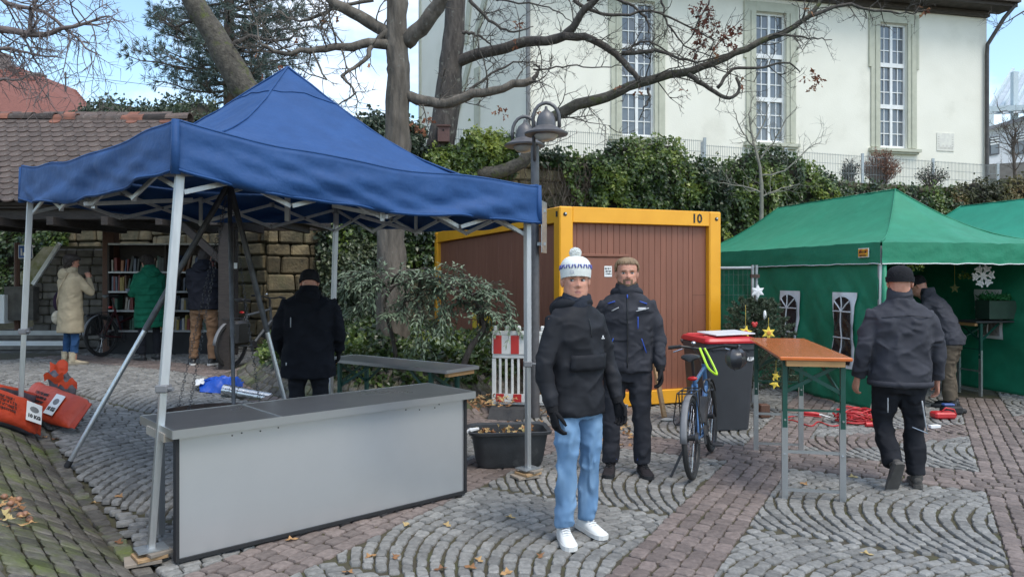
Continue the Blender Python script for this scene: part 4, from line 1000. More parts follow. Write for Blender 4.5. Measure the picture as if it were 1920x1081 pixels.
t = thing('overhanging_branch', 'thin bare twig reaching into the sky beside the eaves', 'branch', P(2000, 15, 14)); m_.build('twigs', twigm, t, world=True)

# ---- planted mound: ivy ground cover and the arching grey-leaved shrub
random.seed(101); mb = MB()
for _ in range(8500):
    a = U(0, 2 * pi); r = sqrt(R()) * .8; x = M2C.x + cos(a) * M2R.x * r; y = M2C.y + sin(a) * M2R.y * r
    if y > 12.6: continue
    h = .1 + .26 * max(0, nz3(x * 1.6, y * 1.6, 3) + .35) * sstep(.8, .6, r)
    p = Vector((x, y, gz(x, y) + U(.02, h))); mb.rv = min(1, max(0, .35 + nz3(x * 2, y * 2, 9) * .6 + U(-.2, .25)))
    leaf(mb, p, rdir() + Vector((0, 0, -.1)), Vector((0, -.3, 1)) + rdir() * .6, U(.06, .11), U(.06, .1), .2, 'ivy')
stuff(mb.build('ground_ivy', ivy_d))
random.seed(104); t = thing('arching_shrub', 'arching grey-green leaved shrub before the brown container wall', 'shrub', P(868, 690, 9.3))
YS = 9.3; m_ = MB(); limb(m_, [P(866, 700, YS), P(875, 665, YS), P(890, 640, YS), P(908, 612, YS), P(895, 585, YS), P(860, 560, YS)], .045, .025, 12, .008, 8); m_.build('trunk', bark2, t, smooth=True, world=True)
m_ = MB(); limb(m_, [(P(745, 0, 9.6).x, 9.6, .4), P(738, 640, 9.6), P(726, 600, 9.6), P(722, 560, 9.6), P(740, 535, 9.6)], .03, .02, 10, .008, 7); m_.build('stem', bark2, t, smooth=True, world=True)
br = MB(); lf = MB(); grl = leafmat('grey_green_leaf', [(.06, .095, .055), (.12, .17, .105), (.19, .25, .165), (.27, .33, .23)], .5, .15)
def arch(px, yy):
    pts = [P(u, v, yy + U(-.25, .25)) for u, v in px]; q = wob(pts, .02, 12); br.tube(q, [.014 * (1 - i / 14) + .003 for i in range(13)], 5, cap=False)
    for i in range(2, 13):
        d = (q[i] - q[i - 1]).normalized()
        for s_ in range(3):
            r = rdir(); r.z *= .5; sd_ = (d * .8 + r * .9 + Vector((0, 0, -.12))).normalized(); e = q[i] + sd_ * U(.12, .34) + Vector((0, 0, -.05)); w_ = wob([q[i], q[i].lerp(e, .5) + Vector((0, 0, .02)), e], .008, 4); br.tube(w_, .003, 3, cap=False)
            for k in range(5):
                for sg in (-1, 1):
                    p = w_[min(4, k)]; dl = (sd_ * .6 + d.cross(Vector((0, 0, 1))) * sg * .7 + rdir() * .35 + Vector((0, 0, -.35))); lf.rv = min(1, max(0, .5 + nz3(p.x * 4, p.y * 4, p.z * 4) * .6 + U(-.25, .25))); leaf(lf, p, dl, Vector((0, -.2, 1)) + rdir() * .4, U(.06, .1), U(.02, .032), .15)
for px in ([(905, 610), (880, 560), (840, 530), (800, 525)], [(905, 612), (925, 580), (945, 590), (950, 612)], [(895, 585), (850, 530), (780, 510), (700, 515)], [(730, 545), (700, 515), (670, 520), (648, 545)], [(735, 540), (760, 510), (800, 505), (850, 520)], [(735, 540), (720, 505), (680, 505), (650, 515)], [(860, 560), (830, 545), (790, 550), (760, 575)], [(900, 600), (870, 575), (840, 580), (815, 610)], [(890, 580), (905, 550), (930, 560), (955, 605)], [(740, 535), (780, 530), (820, 550), (840, 590)], [(735, 540), (700, 540), (675, 560), (660, 580)], [(880, 560), (900, 545), (880, 520), (840, 505)], [(740, 530), (760, 545), (745, 580), (720, 590)], [(800, 520), (780, 560), (790, 600), (800, 640)], [(850, 525), (880, 545), (910, 575), (920, 610)]):
    for k in range(1): arch([(u + U(-14, 14), v + U(-10, 10)) for u, v in px], YS)
br.build('branches', bark2, t, world=True); lf.build('leaves', grl, t, world=True)
# fallen leaves and nuts
random.seed(111); fl = leafmat('fallen_leaf', [(.2, .09, .04), (.34, .17, .07), (.45, .26, .11), (.5, .4, .18)], .7, .1)
def fallen(u, v, L_=.09, hue=None, z=None):
    p = gp(u, v)
    for _ in range(6): p = gp(u, v, gz(p.x, p.y))
    p.z += .008; m_ = MB(); m_.rv = R() if hue is None else hue; d = rdir(); d.z = 0; d.normalize(); leaf(m_, p, d, Vector((U(-.3, .3), U(-.3, .3), 1)), L_, L_ * .7, .25, 'oak'); o = m_.build('fallen_leaf', fl)
    return o
for (u, v) in ((845, 988), (870, 1062), (905, 1055), (765, 980), (812, 1070), (968, 972), (1012, 1048), (1640, 1042), (1610, 895), (640, 1072), (706, 1040), (560, 1010), (938, 1078), (740, 1050), (1500, 905), (850, 830), (215, 930), (230, 1020), (190, 943), (110, 822), (75, 820)):
    tag(fallen(u, v), 'dry brown oak leaf lying on the cobbles', 'leaf', 'fallen leaves on the paving')
m_ = MB()
for _ in range(230):
    q = R()
    if q < .35: u, v = U(940, 1130), U(770, 815)
    elif q < .6: u, v = U(1120, 1210), U(800, 835)
    elif q < .68: u, v = U(0, 45), U(930, 990)
    else: u, v = U(860, 960), U(745, 765)
    p = gp(u, v)
    for _k in range(5): p = gp(u, v, gz(p.x, p.y))
    m_.rv = R(); d = rdir(); d.z *= .2; leaf(m_, p + Vector((0, 0, U(.006, .03))), d, Vector((U(-.5, .5), U(-.5, .5), 1)), U(.05, .1), U(.04, .07), .25, 'oak')
stuff(m_.build('leaf_litter', fl))
for (u, v) in ((8, 935), (20, 948), (35, 940), (47, 968), (38, 970), (55, 978), (14, 960)):
    p = gp(u, v)
    for _k in range(6): p = gp(u, v, gz(p.x, p.y))
    m_ = MB(); m_.ell(p + Vector((0, 0, .016)), (.021, .021, .019), 10, 6); tag(m_.build('oak_gall', pm('gall', (.34, .17, .1), (.24, .12, .075), rough=.5, scale=30), smooth=True), 'small round brown oak gall on the mossy bank', 'gall', 'oak galls on the mossy bank')
# ============================================================ blue canopy
blue = pm('blue_canvas', (.009, .062, .205), (.007, .051, .17), rough=.68, scale=5, bump=.35, bscale=14, bdist=.02, c3=(.013, .074, .235), c3scale=2.5, c3ramp=(.55, .8))
alu = pm('aluminium', (.62, .63, .64), (.52, .53, .54), rough=.36, metal=.85, scale=14, stretch=(4, 4, .6))
alu_w = pm('pole_grey', (.52, .53, .54), (.45, .46, .47), rough=.42, metal=.35, scale=10, stretch=(4, 4, .5))
plast = pm('grey_plastic', (.2, .2, .21), rough=.5)
BT = thing('blue_canopy', 'blue folding market canopy on aluminium legs over the counter', 'canopy', (-2.1, 6.6, 0))
CN = {'N': (Vector((-2.035, 4.53)), 2.65), 'R': (Vector((.215, 6.38)), 2.48), 'B': (Vector((-2.05, 8.8)), 2.66), 'L': (Vector((-4.55, 6.95)), 2.72)}
FT = {'N': Vector((-2.17, 4.49)), 'R': Vector((.137, 6.38)), 'B': Vector((-2.14, 8.8)), 'L': Vector((-4.585, 6.95))}
PK = Vector((-1.99, 6.62, 3.56))
def c3_(k): p, z = CN[k]; return Vector((p.x, p.y, z))
random.seed(3)
def roof_face(ka, kb, seed):
    a, b = c3_(ka), c3_(kb); m_ = MB()
    ctr = Vector((PK.x, PK.y)); mid = ((a + b) / 2); out = (Vector((mid.x, mid.y)) - ctr).normalized()
    def fn(u, t):
        e = a.lerp(b, u); q = e.lerp(PK, t); zl = e.z + (PK.z - e.z) * t
        q.z = zl - .34 * sin(pi * min(1, t) ** .8) * (.75 + .25 * abs(2 * u - 1)) * .75
        s = 4 * u * (1 - u)
        q.z += .035 * nz3(q.x * 1.6, q.y * 1.6, seed) * (1 - t) + .012 * nz3(q.x * 7, q.y * 7, seed) * min(1, 8 * t)
        q.z -= .06 * s * (1 - t) ** 3
        return q
    m_.grid(fn, 40, 30)
    o = m_.build('roof_panel', blue, BT, smooth=True, world=True)
    # valance
    v = MB(); n3 = Vector((out.x, out.y, 0))
    def vn(u, t):
        e = fn(u, 0); s = 4 * u * (1 - u); h = .31 + .02 * s
        p = e + n3 * (.012 + t * .02) + Vector((0, 0, -h * t))
        amp = t * (1 - .3 * t) * 4 * min(1, 12 * u) * min(1, 12 * (1 - u))
        p += n3 * (.026 * nz3(u * 5 + t * 2.2, t * 1.2, seed + 3) + .013 * nz3(u * 13 - t * 5.5, t * .6, seed + 7)) * amp + Vector((0, 0, .012 * nz3(u * 8, 0, seed) * t))
        if u > .6: p += n3 * .03 * sin((u - .6) * 22 + t * 3) * t * (1 - t) * 2
        return p
    v.grid(vn, 70, 10); vo = v.build('valance', blue, BT, smooth=True, world=True); vo.modifiers.new('s', 'SOLIDIFY').thickness = .004
    h = MB(); h.tube([vn(i / 60, 1) + Vector((0, 0, .012)) + n3 * .003 for i in range(61)], .008, 5); h.build('hem', blue, vo, smooth=True, world=True)
    h = MB(); h.tube([vn(i / 60, 0) + Vector((0, 0, .004)) for i in range(61)], .008, 5); h.build('seam', blue, vo, smooth=True, world=True)
    return fn
fns = {}
for i, (ka, kb) in enumerate((('N', 'R'), ('R', 'B'), ('B', 'L'), ('L', 'N'))): fns[ka + kb] = roof_face(ka, kb, 11 * i + 2)
m_ = MB()      # ridge seams
for f in (fns['NR'], fns['RB'], fns['BL'], fns['LN']): m_.tube([f(0, t / 20) + Vector((0, 0, .006)) for t in range(21)], .009, 5)
f = fns['NR']; m_.tube([f(i / 20, .8) + Vector((0, 0, .005)) for i in range(21)], .006, 5); f = fns['LN']; m_.tube([f(i / 20, .8) + Vector((0, 0, .005)) for i in range(21)], .006, 5)
m_.build('roof_seam', blue, BT, smooth=True, world=True)
for k in 'NRBL':
    top = c3_(k) + Vector((0, 0, -.06)); ft = FT[k]; z0 = gz(ft.x, ft.y) + (.07 if k in 'NR' else .01)
    foot = Vector((ft.x, ft.y, z0)); ins = (Vector((PK.x, PK.y, 0)) - Vector((top.x, top.y, 0))).normalized() * .085; top = top + ins
    md = foot.lerp(top, .38); yw = {'N': 0.0}.get(k, 0)
    m_ = MB(); m_.bar(md, top, .05, .05, up=(.77, .63, 0), bev=.004); lo = m_.build('leg', alu_w, BT, world=True)
    m_ = MB(); m_.bar(foot, md + Vector((0, 0, .0)), .041, .041, up=(.77, .63, 0), bev=.003); m_.build('lower_leg', alu, lo, world=True)
    m_ = MB(); m_.box(md, (.075, .075, .05), bev=.008); m_.tube([md + Vector((.04, -.02, 0)), md + Vector((.075, -.035, 0))], .012, 8); m_.build('clamp', plast, lo, world=True)
    m_ = MB(); m_.box(foot + Vector((0, 0, .004)), (.17, .14, .008), Matrix.Rotation(.68, 3, 'Z')); m_.build('foot_plate', steel_g, lo, world=True)
    oc = c3_(k) - ins * .18; m_ = MB(); m_.tube([oc + Vector((0, 0, .005)), oc + Vector((0, 0, -.16)), oc + Vector((0, 0, -.325))], [.022, .027, .03], 8); m_.build('corner_seam', blue, BT, smooth=True, world=True)
    m_ = MB(); m_.box(top + Vector((0, 0, -.12)), (.085, .085, .07), Matrix.Rotation(.68, 3, 'Z'), .006); m_.build('bracket', plast, lo, world=True)
# scissor struts
def strut(a, b): m_ = MB(); m_.bar(a, b, .016, .032, bev=.002); return m_.build('strut', alu_w, BT, world=True)
for ka, kb in (('N', 'R'), ('R', 'B'), ('B', 'L'), ('L', 'N')):
    a, b = c3_(ka), c3_(kb); n = 4; hi = -.17; lo_ = -.47; pts = [a.lerp(b, .02 + .96 * i / n) for i in range(n + 1)]
    dn = Vector((-(b - a).y, (b - a).x, 0)).normalized() * .012; inw = dn * 6; pts = [p_ + inw for p_ in pts]
    for i in range(n):
        p, q = pts[i], pts[i + 1]; e = .05
        strut(p + Vector((0, 0, hi)) + dn, q + Vector((0, 0, lo_ + e)) + dn); strut(p + Vector((0, 0, lo_ + e)) - dn, q + Vector((0, 0, hi)) - dn)
        m_ = MB(); c = (p + q) / 2 + Vector((0, 0, (hi + lo_ + e) / 2)); m_.disc(c, dn, .012, .06, 8); m_.build('pivot', plast, BT, world=True)
    for i in range(1, n):
        m_ = MB(); m_.box(pts[i] + Vector((0, 0, -.3)), (.03, .03, .3)) if i == 2 else m_.box(pts[i] + Vector((0, 0, hi)), (.045, .045, .05)); m_.build('bracket', plast if i != 2 else alu_w, BT, world=True)
    md = (a + b) / 2; strut(md + Vector((0, 0, -.2)), Vector((PK.x, PK.y, 2.62))); strut(md + Vector((0, 0, -.42)), Vector((PK.x, PK.y, 2.3)).lerp(md + Vector((0, 0, -.3)), .5))
m_ = MB(); m_.bar(Vector((PK.x, PK.y, 2.2)), PK + Vector((0, 0, -.06)), .04, .04); m_.build('centre_pole', alu_w, BT, world=True)
# wooden packing under two feet
wood_l = pm('raw_wood', (.42, .28, .15), (.33, .2, .1), rough=.75, scale=8, stretch=(1, 6, 6), bump=.3)
for k, lb in (('N', 'grey weathered packing boards under the canopy leg by the bank'), ('R', 'thin wooden packing board under the canopy leg by the tub')):
    ft = FT[k]; z = gz(ft.x, ft.y) + .008; t = thing('packing_wood', lb, 'board', (ft.x, ft.y, z))
    for i in range(3):
        m_ = MB(); m_.box((.03 * (i - 1), .02 * i - .04, .0095 + i * .0205), (.2 - .03 * i, .16, .02), Matrix.Rotation(.5 + i * .2, 3, 'Z'), .002); m_.build('board', wood_l if i % 2 else pm('grey_wood', (.3, .25, .2), (.22, .19, .16), rough=.8), t)

# ============================================================ counter
sm = pm('brushed_steel', (.55, .56, .57), (.50, .51, .52), rough=.3, metal=.85, scale=3, rvar=.06)
st_dark = pm('steel_top', (.30, .315, .34), (.27, .285, .31), rough=.3, metal=.8, scale=3, rvar=.08)
panelm = pm('aluminium_panel', (.68, .69, .70), (.64, .65, .66), rough=.30, metal=.75, scale=2.5, rvar=.05, bump=.03, bscale=4)
rubber = pm('black_rubber', (.018, .018, .02), rough=.7)
CO = Vector((-1.975, 4.42)); CDv = Vector((.748, .664)); CBv = Vector((-.664, .748))
CT = thing('counter', 'long low sales counter with grey metal front and steel top', 'counter', (CO.x, CO.y, 0), atan2(CDv.y, CDv.x))
CLn = 2.14
m_ = MB(); m_.box((CLn / 2, .02, .395), (CLn, .035, .725)); pno = m_.build('front_panel', panelm, CT)
for (c, d) in (((-.008, .012, .395), (.02, .05, .75)), ((CLn + .008, .012, .395), (.02, .05, .75)), ((CLn / 2, .012, .026), (CLn, .05, .022))):
    m_ = MB(); m_.box(c, d); m_.build('rubber_edge', rubber, pno)
for x in (.32, .38, .5, .62, 1.6, 1.72, 1.86, 1.9): m_ = MB(); m_.disc((x, .001, .73 + U(-.015, .01)), (0, 1, 0), .005, .004, 8); m_.build('screw', rubber, pno)
m_ = MB(); m_.box((CLn / 2 + .012, .27, .79), (CLn + .115, .64, .035), bev=.004); to = m_.build('worktop', st_dark, CT)
for (c_, d_) in (((CLn / 2 + .012, -.053, .783), (CLn + .12, .006, .052)), ((CLn / 2 + .012, .593, .783), (CLn + .12, .006, .052)), ((-.049, .27, .783), (.006, .64, .052)), ((CLn + .074, .27, .783), (.006, .64, .052))): m_ = MB(); m_.box(c_, d_); m_.build('steel_edge', sm, to)
m_ = MB(); m_.box((.62, .27, .809), (.012, .63, .002)); m_.build('seam', sm, to)
for x in (.05, CLn - .05): m_ = MB(); m_.box((x, .5, .41), (.04, .04, .73)); m_.build('leg', sm, CT)
m_ = MB(); m_.box((CLn / 2, .5, .74), (CLn, .03, .05)); m_.build('rear_rail', sm, CT)
m_ = MB(); m_.box((-.02, .25, .745), (.08, .35, .05)); m_.build('wooden_batten', pm('pale_batten', (.34, .3, .25), rough=.8), CT)

# ============================================================ yellow-framed container
yel = pm('yellow_paint', (.86, .40, .018), (.80, .36, .015), rough=.42, scale=3, bump=.05, c3=(.7, .32, .03), c3scale=6, c3ramp=(.62, .8), coat=.1)
brn = pm('brown_paint', (.25, .10, .062), (.22, .088, .054), rough=.55, scale=4, stretch=(3, 3, .4), bump=.08, bscale=60, rndk=.06, c3=(.24, .10, .065), c3scale=3, c3ramp=(.55, .8))
K0 = Vector((.60, 9.4)); KX = Vector((.934, .357)); KY = Vector((-.357, .934))
kon = thing('site_container', 'brown office container with bright yellow steel frame marked 10', 'container', (K0.x, K0.y, 0), atan2(KX.y, KX.x))
KW, KD, KH = 2.44, 6.06, 2.6; ps = .19
def kbox(nm, c, d, mt, parent=kon, bev=.006): m_ = MB(); m_.rv = R(); m_.box(c, d, None, bev); return m_.build(nm, mt, parent)
for x in (ps / 2, KW - ps / 2):
    for y in (ps / 2, KD - ps / 2): kbox('corner_post', (x, y, KH / 2), (ps, ps, KH), yel, bev=.015)
for y in (ps / 2, KD - ps / 2):
    kbox('top_beam', (KW / 2, y, KH - .1), (KW - 2 * ps, ps - .02, .2), yel); kbox('bottom_beam', (KW / 2, y, .11), (KW - 2 * ps, ps - .02, .18), yel)
for x in (ps / 2, KW - ps / 2):
    kbox('top_beam', (x, KD / 2, KH - .1), (ps - .02, KD - 2 * ps, .2), yel); kbox('bottom_beam', (x, KD / 2, .11), (ps - .02, KD - 2 * ps, .18), yel)
kbox('roof_sheet', (KW / 2, KD / 2, KH - .06), (KW - 2 * ps, KD - 2 * ps, .06), steel_g)
kbox('floor_sheet', (KW / 2, KD / 2, .1), (KW - 2 * ps, KD - 2 * ps, .08), steel_g)
random.seed(8)
# front boards: left part behind the door, middle boards, right flush panel
xs = [ps, .99]; bw = .089; x = .99
while x < 2.02: xs.append(min(x + bw, 2.03)); x += bw
xs = xs + [KW - ps]
for i in range(len(xs) - 1):
    a, b = xs[i], xs[i + 1]
    if b - a < .02: continue
    if i == 0:
        for k in range(9):
            kbox('board', (a + (b - a) * (k + .5) / 9, .10 + U(-.001, .001), 2.16), ((b - a) / 9 - .0024, .03, .48), brn, bev=.004)
        kbox('board', ((a + b) / 2, .11, 1.06), (b - a, .03, 1.7), brn)
    else: kbox('board', ((a + b) / 2, .10 + U(-.001, .001), 1.3), (b - a - .0024, .03, 2.2), brn, bev=.004)
dr = kbox('door', (.605, .08, 1.0), (.80, .03, 1.92), brn); kbox('door_frame', (.605, .072, 1.985), (.86, .045, .035), brn, dr); kbox('door_frame', (1.018, .072, .99), (.03, .04, 1.95), brn, dr)
kbox('repair_plate', (2.14, .079, 1.44), (.2, .008, .0), brn) if 0 else None
for (x, z) in ((1.4, 1.15), (1.7, 1.05), (1.72, 1.12), (1.45, .62), (1.75, .6), (1.2, .9), (1.35, 1.62)): m_ = MB(); m_.disc((x, .084, z), (0, 1, 0), .012, .006, 8); m_.build('screw', brn, kon)
kbox('panel_joint', (2.14, .0845, 1.46), (.21, .004, .006), pm('dark_brown', (.12, .045, .03), rough=.6), bev=0)
sgn = kbox('notice', (.72, .062, 1.78), (.11, .004, .14), white, dr, 0); ink = pm('black_ink', (.02, .02, .02), rough=.6)
Mf = lambda x, y, z: Matrix.Translation((x, y, z)) @ Matrix.Rotation(pi / 2, 4, 'X')
scribble('print', .095, .105, 3, ink, Mf(.72, .0585, 1.782), sgn, 4, .001)
text_mesh('number', '10', .17, ink, Mf(2.05, -.001 + ps * 0 + .008, KH - .105), kon, .004, bold=.004)
hole = pm('slot_dark', (.02, .018, .015), rough=.8)
for x in (.075, KW - .08): m_ = MB(); m_.disc((x, -.001, KH - .1), (0, 1, 0), .026, .008, 14); m_.build('casting_hole', hole, kon); m_ = MB(); m_.disc((x + .008, -.003, KH - .09), (0, 1, 0), .012, .01, 10); m_.build('lock_pin', sm, kon)
for y in (.075, KD - .08): m_ = MB(); m_.tube([(-.004, y, KH - .13), (-.004, y, KH - .06)], .016, 8); m_.build('casting_hole', hole, kon)
# side panels
y = ps; n = 10; pw = (KD - 2 * ps) / n
for i in range(n):
    kbox('side_panel', (.09, ps + pw * (i + .5), KH / 2), (.03, pw - .008, KH - .42), brn, bev=.005)
    kbox('side_panel', (KW - .09, ps + pw * (i + .5), KH / 2), (.03, pw - .008, KH - .42), brn, bev=.005)
kbox('rear_panel', (KW / 2, KD - .09, KH / 2), (KW - 2 * ps, .03, KH - .42), brn)
Ms = lambda y, z: Matrix(((0, 0, -1, .069), (-1, 0, 0, y), (0, 1, 0, z), (0, 0, 0, 1)))
lgy = pm('logo_yellow', (.8, .55, .03), rough=.5)
for k, (y_, w_, h_) in enumerate(((3.66, .22, .10), (3.66, .22, .14), (3.40, .10, .26), (3.26, .09, .26), (3.12, .10, .24), (2.98, .09, .22), (2.84, .12, .26), (2.66, .14, .2))):
    m_ = MB(); m_.box((.068, y_, .92 + (.12 if k == 0 else (-.02 if k == 1 else .05))), (.008, w_, h_)); m_.build('logo_block', lgy, kon)

# ============================================================ green marquees
green = pm('green_canvas', (.014, .215, .115), (.012, .18, .095), rough=.6, scale=4, bump=.35, bscale=10, bdist=.025, c3=(.018, .225, .12), c3scale=2, c3ramp=(.5, .8), trans=0)
vinyl = pm('clear_vinyl', (.012, .013, .015), (.03, .032, .035), rough=.16, scale=9, bump=.7, bscale=9, bdist=.02, spec=.7)
whtape = pm('white_tape', (.78, .78, .78), (.7, .7, .7), rough=.6, bump=.2, bscale=20)
GD_, GP_ = Vector((-.235, .972)), Vector((.972, .235))
def marquee(name, label, O, Lg, Wd, ze, zp, sides, seed, gmat, legs=True, openwall=True):
    t = thing('marquee', label, 'tent', (O.x, O.y, 0)); 
    def W(l, w, z): return Vector((O.x + GD_.x * l + GP_.x * w, O.y + GD_.y * l + GP_.y * w, z))
    h = Wd / 2; r0, r1 = W(h, h, zp), W(Lg - h, h, zp)
    cs = [W(0, 0, ze), W(0, Wd, ze), W(Lg, Wd, ze), W(Lg, 0, ze)]
    faces = [(cs[0], cs[3], r0, r1), (cs[1], cs[0], r0, r0), (cs[2], cs[1], r1, r0), (cs[3], cs[2], r1, r1)]
    for fi, (a, b, ra, rb) in enumerate(faces):
        m_ = MB()
        def fn(u, v):
            e = a.lerp(b, u); r = ra.lerp(rb, u); q = e.lerp(r, v); q.z -= .20 * sin(pi * v) * (.5 + .5 * abs(2 * u - 1)); q.z += .05 * nz3(q.x * 1.3, q.y * 1.3, seed) * (1 - v) * min(1, 8 * v + .2) + .012 * nz3(q.x * 6, q.y * 6, seed); return q
        m_.grid(fn, 30, 14); m_.build('roof_panel', gmat, t, smooth=True, world=True)
        n = Vector(((b - a).y, -(b - a).x, 0)).normalized()
        ctr = W(Lg / 2, h, 0)
        if n.dot(Vector((a.x - ctr.x, a.y - ctr.y, 0))) < 0: n = -n
        v_ = MB()
        def vn(u, v): 
            p = fn(u, 0) + n * .015 + Vector((0, 0, -.27 * v)); p += n * (.02 * nz3(u * 9, v * 2, seed + fi) + .012 * nz3(u * 24, v * 3, seed)) * v * (1.3 - v) * 2; return p
        v_.grid(vn, 50, 6); vo = v_.build('valance', gmat, t, smooth=True, world=True)
        hm = MB(); hm.tube([vn(i / 50, 1) for i in range(51)], .008, 4); hm.build('white_hem', whtape, vo, world=True)
    for (e_, r_) in ((cs[0], r0), (cs[1], r0), (cs[2], r1), (cs[3], r1)):
        m_ = MB(); m_.tube([e_.lerp(r_, k / 14) + Vector((0, 0, -.2 * sin(pi * k / 14) + .008)) for k in range(15)], .010, 5); m_.build('hip_seam', gmat, t, smooth=True, world=True)
    m_ = MB(); m_.tube([r0 + Vector((0, 0, .006)), r1 + Vector((0, 0, .006))], .010, 5); m_.build('ridge_seam', gmat, t, smooth=True, world=True)
    for (l, w) in ((0, 0), (0, Wd), (Lg, 0), (Lg, Wd), (Lg / 2, 0), (Lg / 2, Wd)):
        p = W(l, w, 0) + (W(Lg / 2, h, 0) - W(l, w, 0)).normalized() * .05; m_ = MB(); m_.bar(Vector((p.x, p.y, gz(p.x, p.y))), Vector((p.x, p.y, ze - .05)), .045); m_.build('leg', alu_w, t, world=True)
    return t, W
G1, GW = marquee('marquee', 'green folding marquee with arched windows and open entrance', Vector((4.66, 9.42)), 6, 3, 2.15, 3.02, None, 5, green)
def wall_sheet(t, W, l0, l1, w, seed, drag=0.0, zt=1.93, nm='side_wall', fold=1.0):
    m_ = MB()
    def fn(u, v):
        l = l0 + (l1 - l0) * u; z = zt * (1 - v) + .01 * v; p = W(l, w, z)
        s = min(1, v * 4); amp = s * fold
        f = .045 * nz3(u * 5 + v * 2.2, v * 1.6, seed) + .03 * nz3(u * 11 - v * 6, v * 2, seed + 4) + .014 * nz3(u * 22 + v * 13, v * 3, seed + 8) + .014 * sin(u * 26 + v * 9 + 2 * nz3(u * 4, v * 3, seed))
        out = Vector((-GP_.x, -GP_.y, 0)); p += out * f * amp * 1.2 + out * .10 * max(0, v - .6) * 2.5 * (.6 + .4 * sin(u * 9)) * fold
        p += Vector((-GD_.x, -GD_.y, 0)) * drag * (v ** 2) * (1 - u)
        return p
    m_.grid(fn, 90, 40); o = m_.build(nm, green, t, smooth=True, world=True); o.modifiers.new('s', 'SOLIDIFY').thickness = .004; return o, fn
sw1, wfn = wall_sheet(G1, GW, .04, 3.0, .03, 3, drag=-.12)
wall_sheet(G1, GW, 3.0, 5.96, .03, 6)
wr, wfr = wall_sheet(G1, GW, .05, 5.95, 2.97, 9, nm='side_wall')
m_ = MB(); 
def bw_(u, v): p = GW(5.95, .05 + 2.9 * u, 1.95 * (1 - v)); return p + Vector((GD_.x, GD_.y, 0)) * .05 * nz3(u * 6, v * 3, 2)
m_.grid(bw_, 30, 16); m_.build('rear_wall', green, G1, smooth=True, world=True)
# curtain edge gathered at the entrance post
m_ = MB(); q0 = GW(.02, .02, 0); m_.tube([GW(.03, .06, 1.95), GW(.0, .05, 1.3), GW(-.05, .02, .6), GW(-.25, -.12, .02)], [.03, .04, .05, .06], 8); m_.build('gathered_curtain', green, G1, smooth=True, world=True)
def tent_window(t, fn, uc, w, z0, z1, zt, Llen, side=-1, pane_m=vinyl, nm='window'):
    # arched window printed/welded on the sheet: frame plate, panes, bars follow the wall surface
    off = Vector((-GP_.x, -GP_.y, 0)) * (.022 if side < 0 else -.0)
    off = Vector((-GP_.x, -GP_.y, 0)) * .03
    def S(x, z, k=1.0): 
        u = uc + x / Llen; v = (zt - z) / (zt - .01); return fn(u, v) + off * k
    m_ = MB(); m_.grid(lambda a, b: S(-w / 2 + w * a, z1 + (z0 - z1) * b), 20, 30); fo = m_.build(nm, whtape, t, smooth=True, world=True)
    pw = w * .86; spring = z1 - .06 - pw / 2; zb = z0 + .05
    def arc(x): return spring + sqrt(max(0, (pw / 2) ** 2 - x * x))
    m_ = MB(); rows_ = [zb + (spring - zb) * k / 8 for k in range(9)]
    m_.grid(lambda a, b: S((a - .5) * pw, zb + (arc((a - .5) * pw) - zb) * b, 1.7), 24, 30); m_.build('pane', pane_m, fo, smooth=True, world=True)
    def barp(pts): b_ = MB(); b_.tube([S(x, z, 2.0) for x, z in pts], .009, 5); b_.build('glazing_bar', whtape, fo, world=True)
    barp([(0, zb + (spring + pw / 2 - zb) * k / 8) for k in range(9)]); barp([(-pw / 2 + pw * k / 6, spring) for k in range(7)])
    barp([(-pw / 2 + pw * k / 6, zb + (spring - zb) * .5) for k in range(7)])
    for sg in (-1, 1): barp([(sg * pw / 2 * .70 * k / 4, spring + pw / 2 * .70 * k / 4) for k in range(5)])
tent_window(G1, wfn, .22, .46, .48, 1.5, 1.93, 2.96); tent_window(G1, wfn, .645, .46, .48, 1.5, 1.93, 2.96)
grey_v = pm('bright_vinyl', (.2, .17, .14), (.34, .33, .33), rough=.2, scale=5, c3=(.08, .06, .05), c3scale=8)
tent_window(G1, wfr, 1.18 / 5.9, .5, .78, 1.52, 1.93, 5.9, pane_m=grey_v)
# sticker on the valance
bd = MB(); c = GW(.28, -.035, 2.02); bd.box(c, (.012, .19, .12), Matrix.Rotation(atan2(GD_.y, GD_.x) - pi / 2, 3, 'Z')); bo = bd.build('label_sticker', white, G1, world=True)
Mst = frame_M(c + Vector((-GP_.x, -GP_.y, 0)) * .008, (-GD_.x, -GD_.y, 0), (0, 0, 1))
m_ = MB(); m_.T = Mst; m_.box((0, 0, .0), (.18, .1, .003)); m_.build('sticker_field', pm('sticker_yellow', (.8, .45, .03), (.6, .12, .03), rough=.5, scale=18), bo, world=True)
scribble('print', .15, .05, 1, ink, Mst @ Matrix.Translation((0, .012, .003)), bo, 9, .002, world=True)
m_ = MB(); m_.T = Mst; m_.box((0, -.034, .002), (.13, .014, .003)); m_.build('sticker_line', ink, bo, world=True)
green2 = pm('green_canvas_light', (.01, .26, .16), (.009, .225, .14), rough=.55, scale=4, bump=.3, bscale=10, bdist=.02)
marquee('marquee', 'brighter green marquee roof behind the entrance marquee', Vector((8.36, 13.9)) - GD_ * 4.5 - GP_ * 1.5, 6, 3, 2.2, 3.02, None, 15, green2)

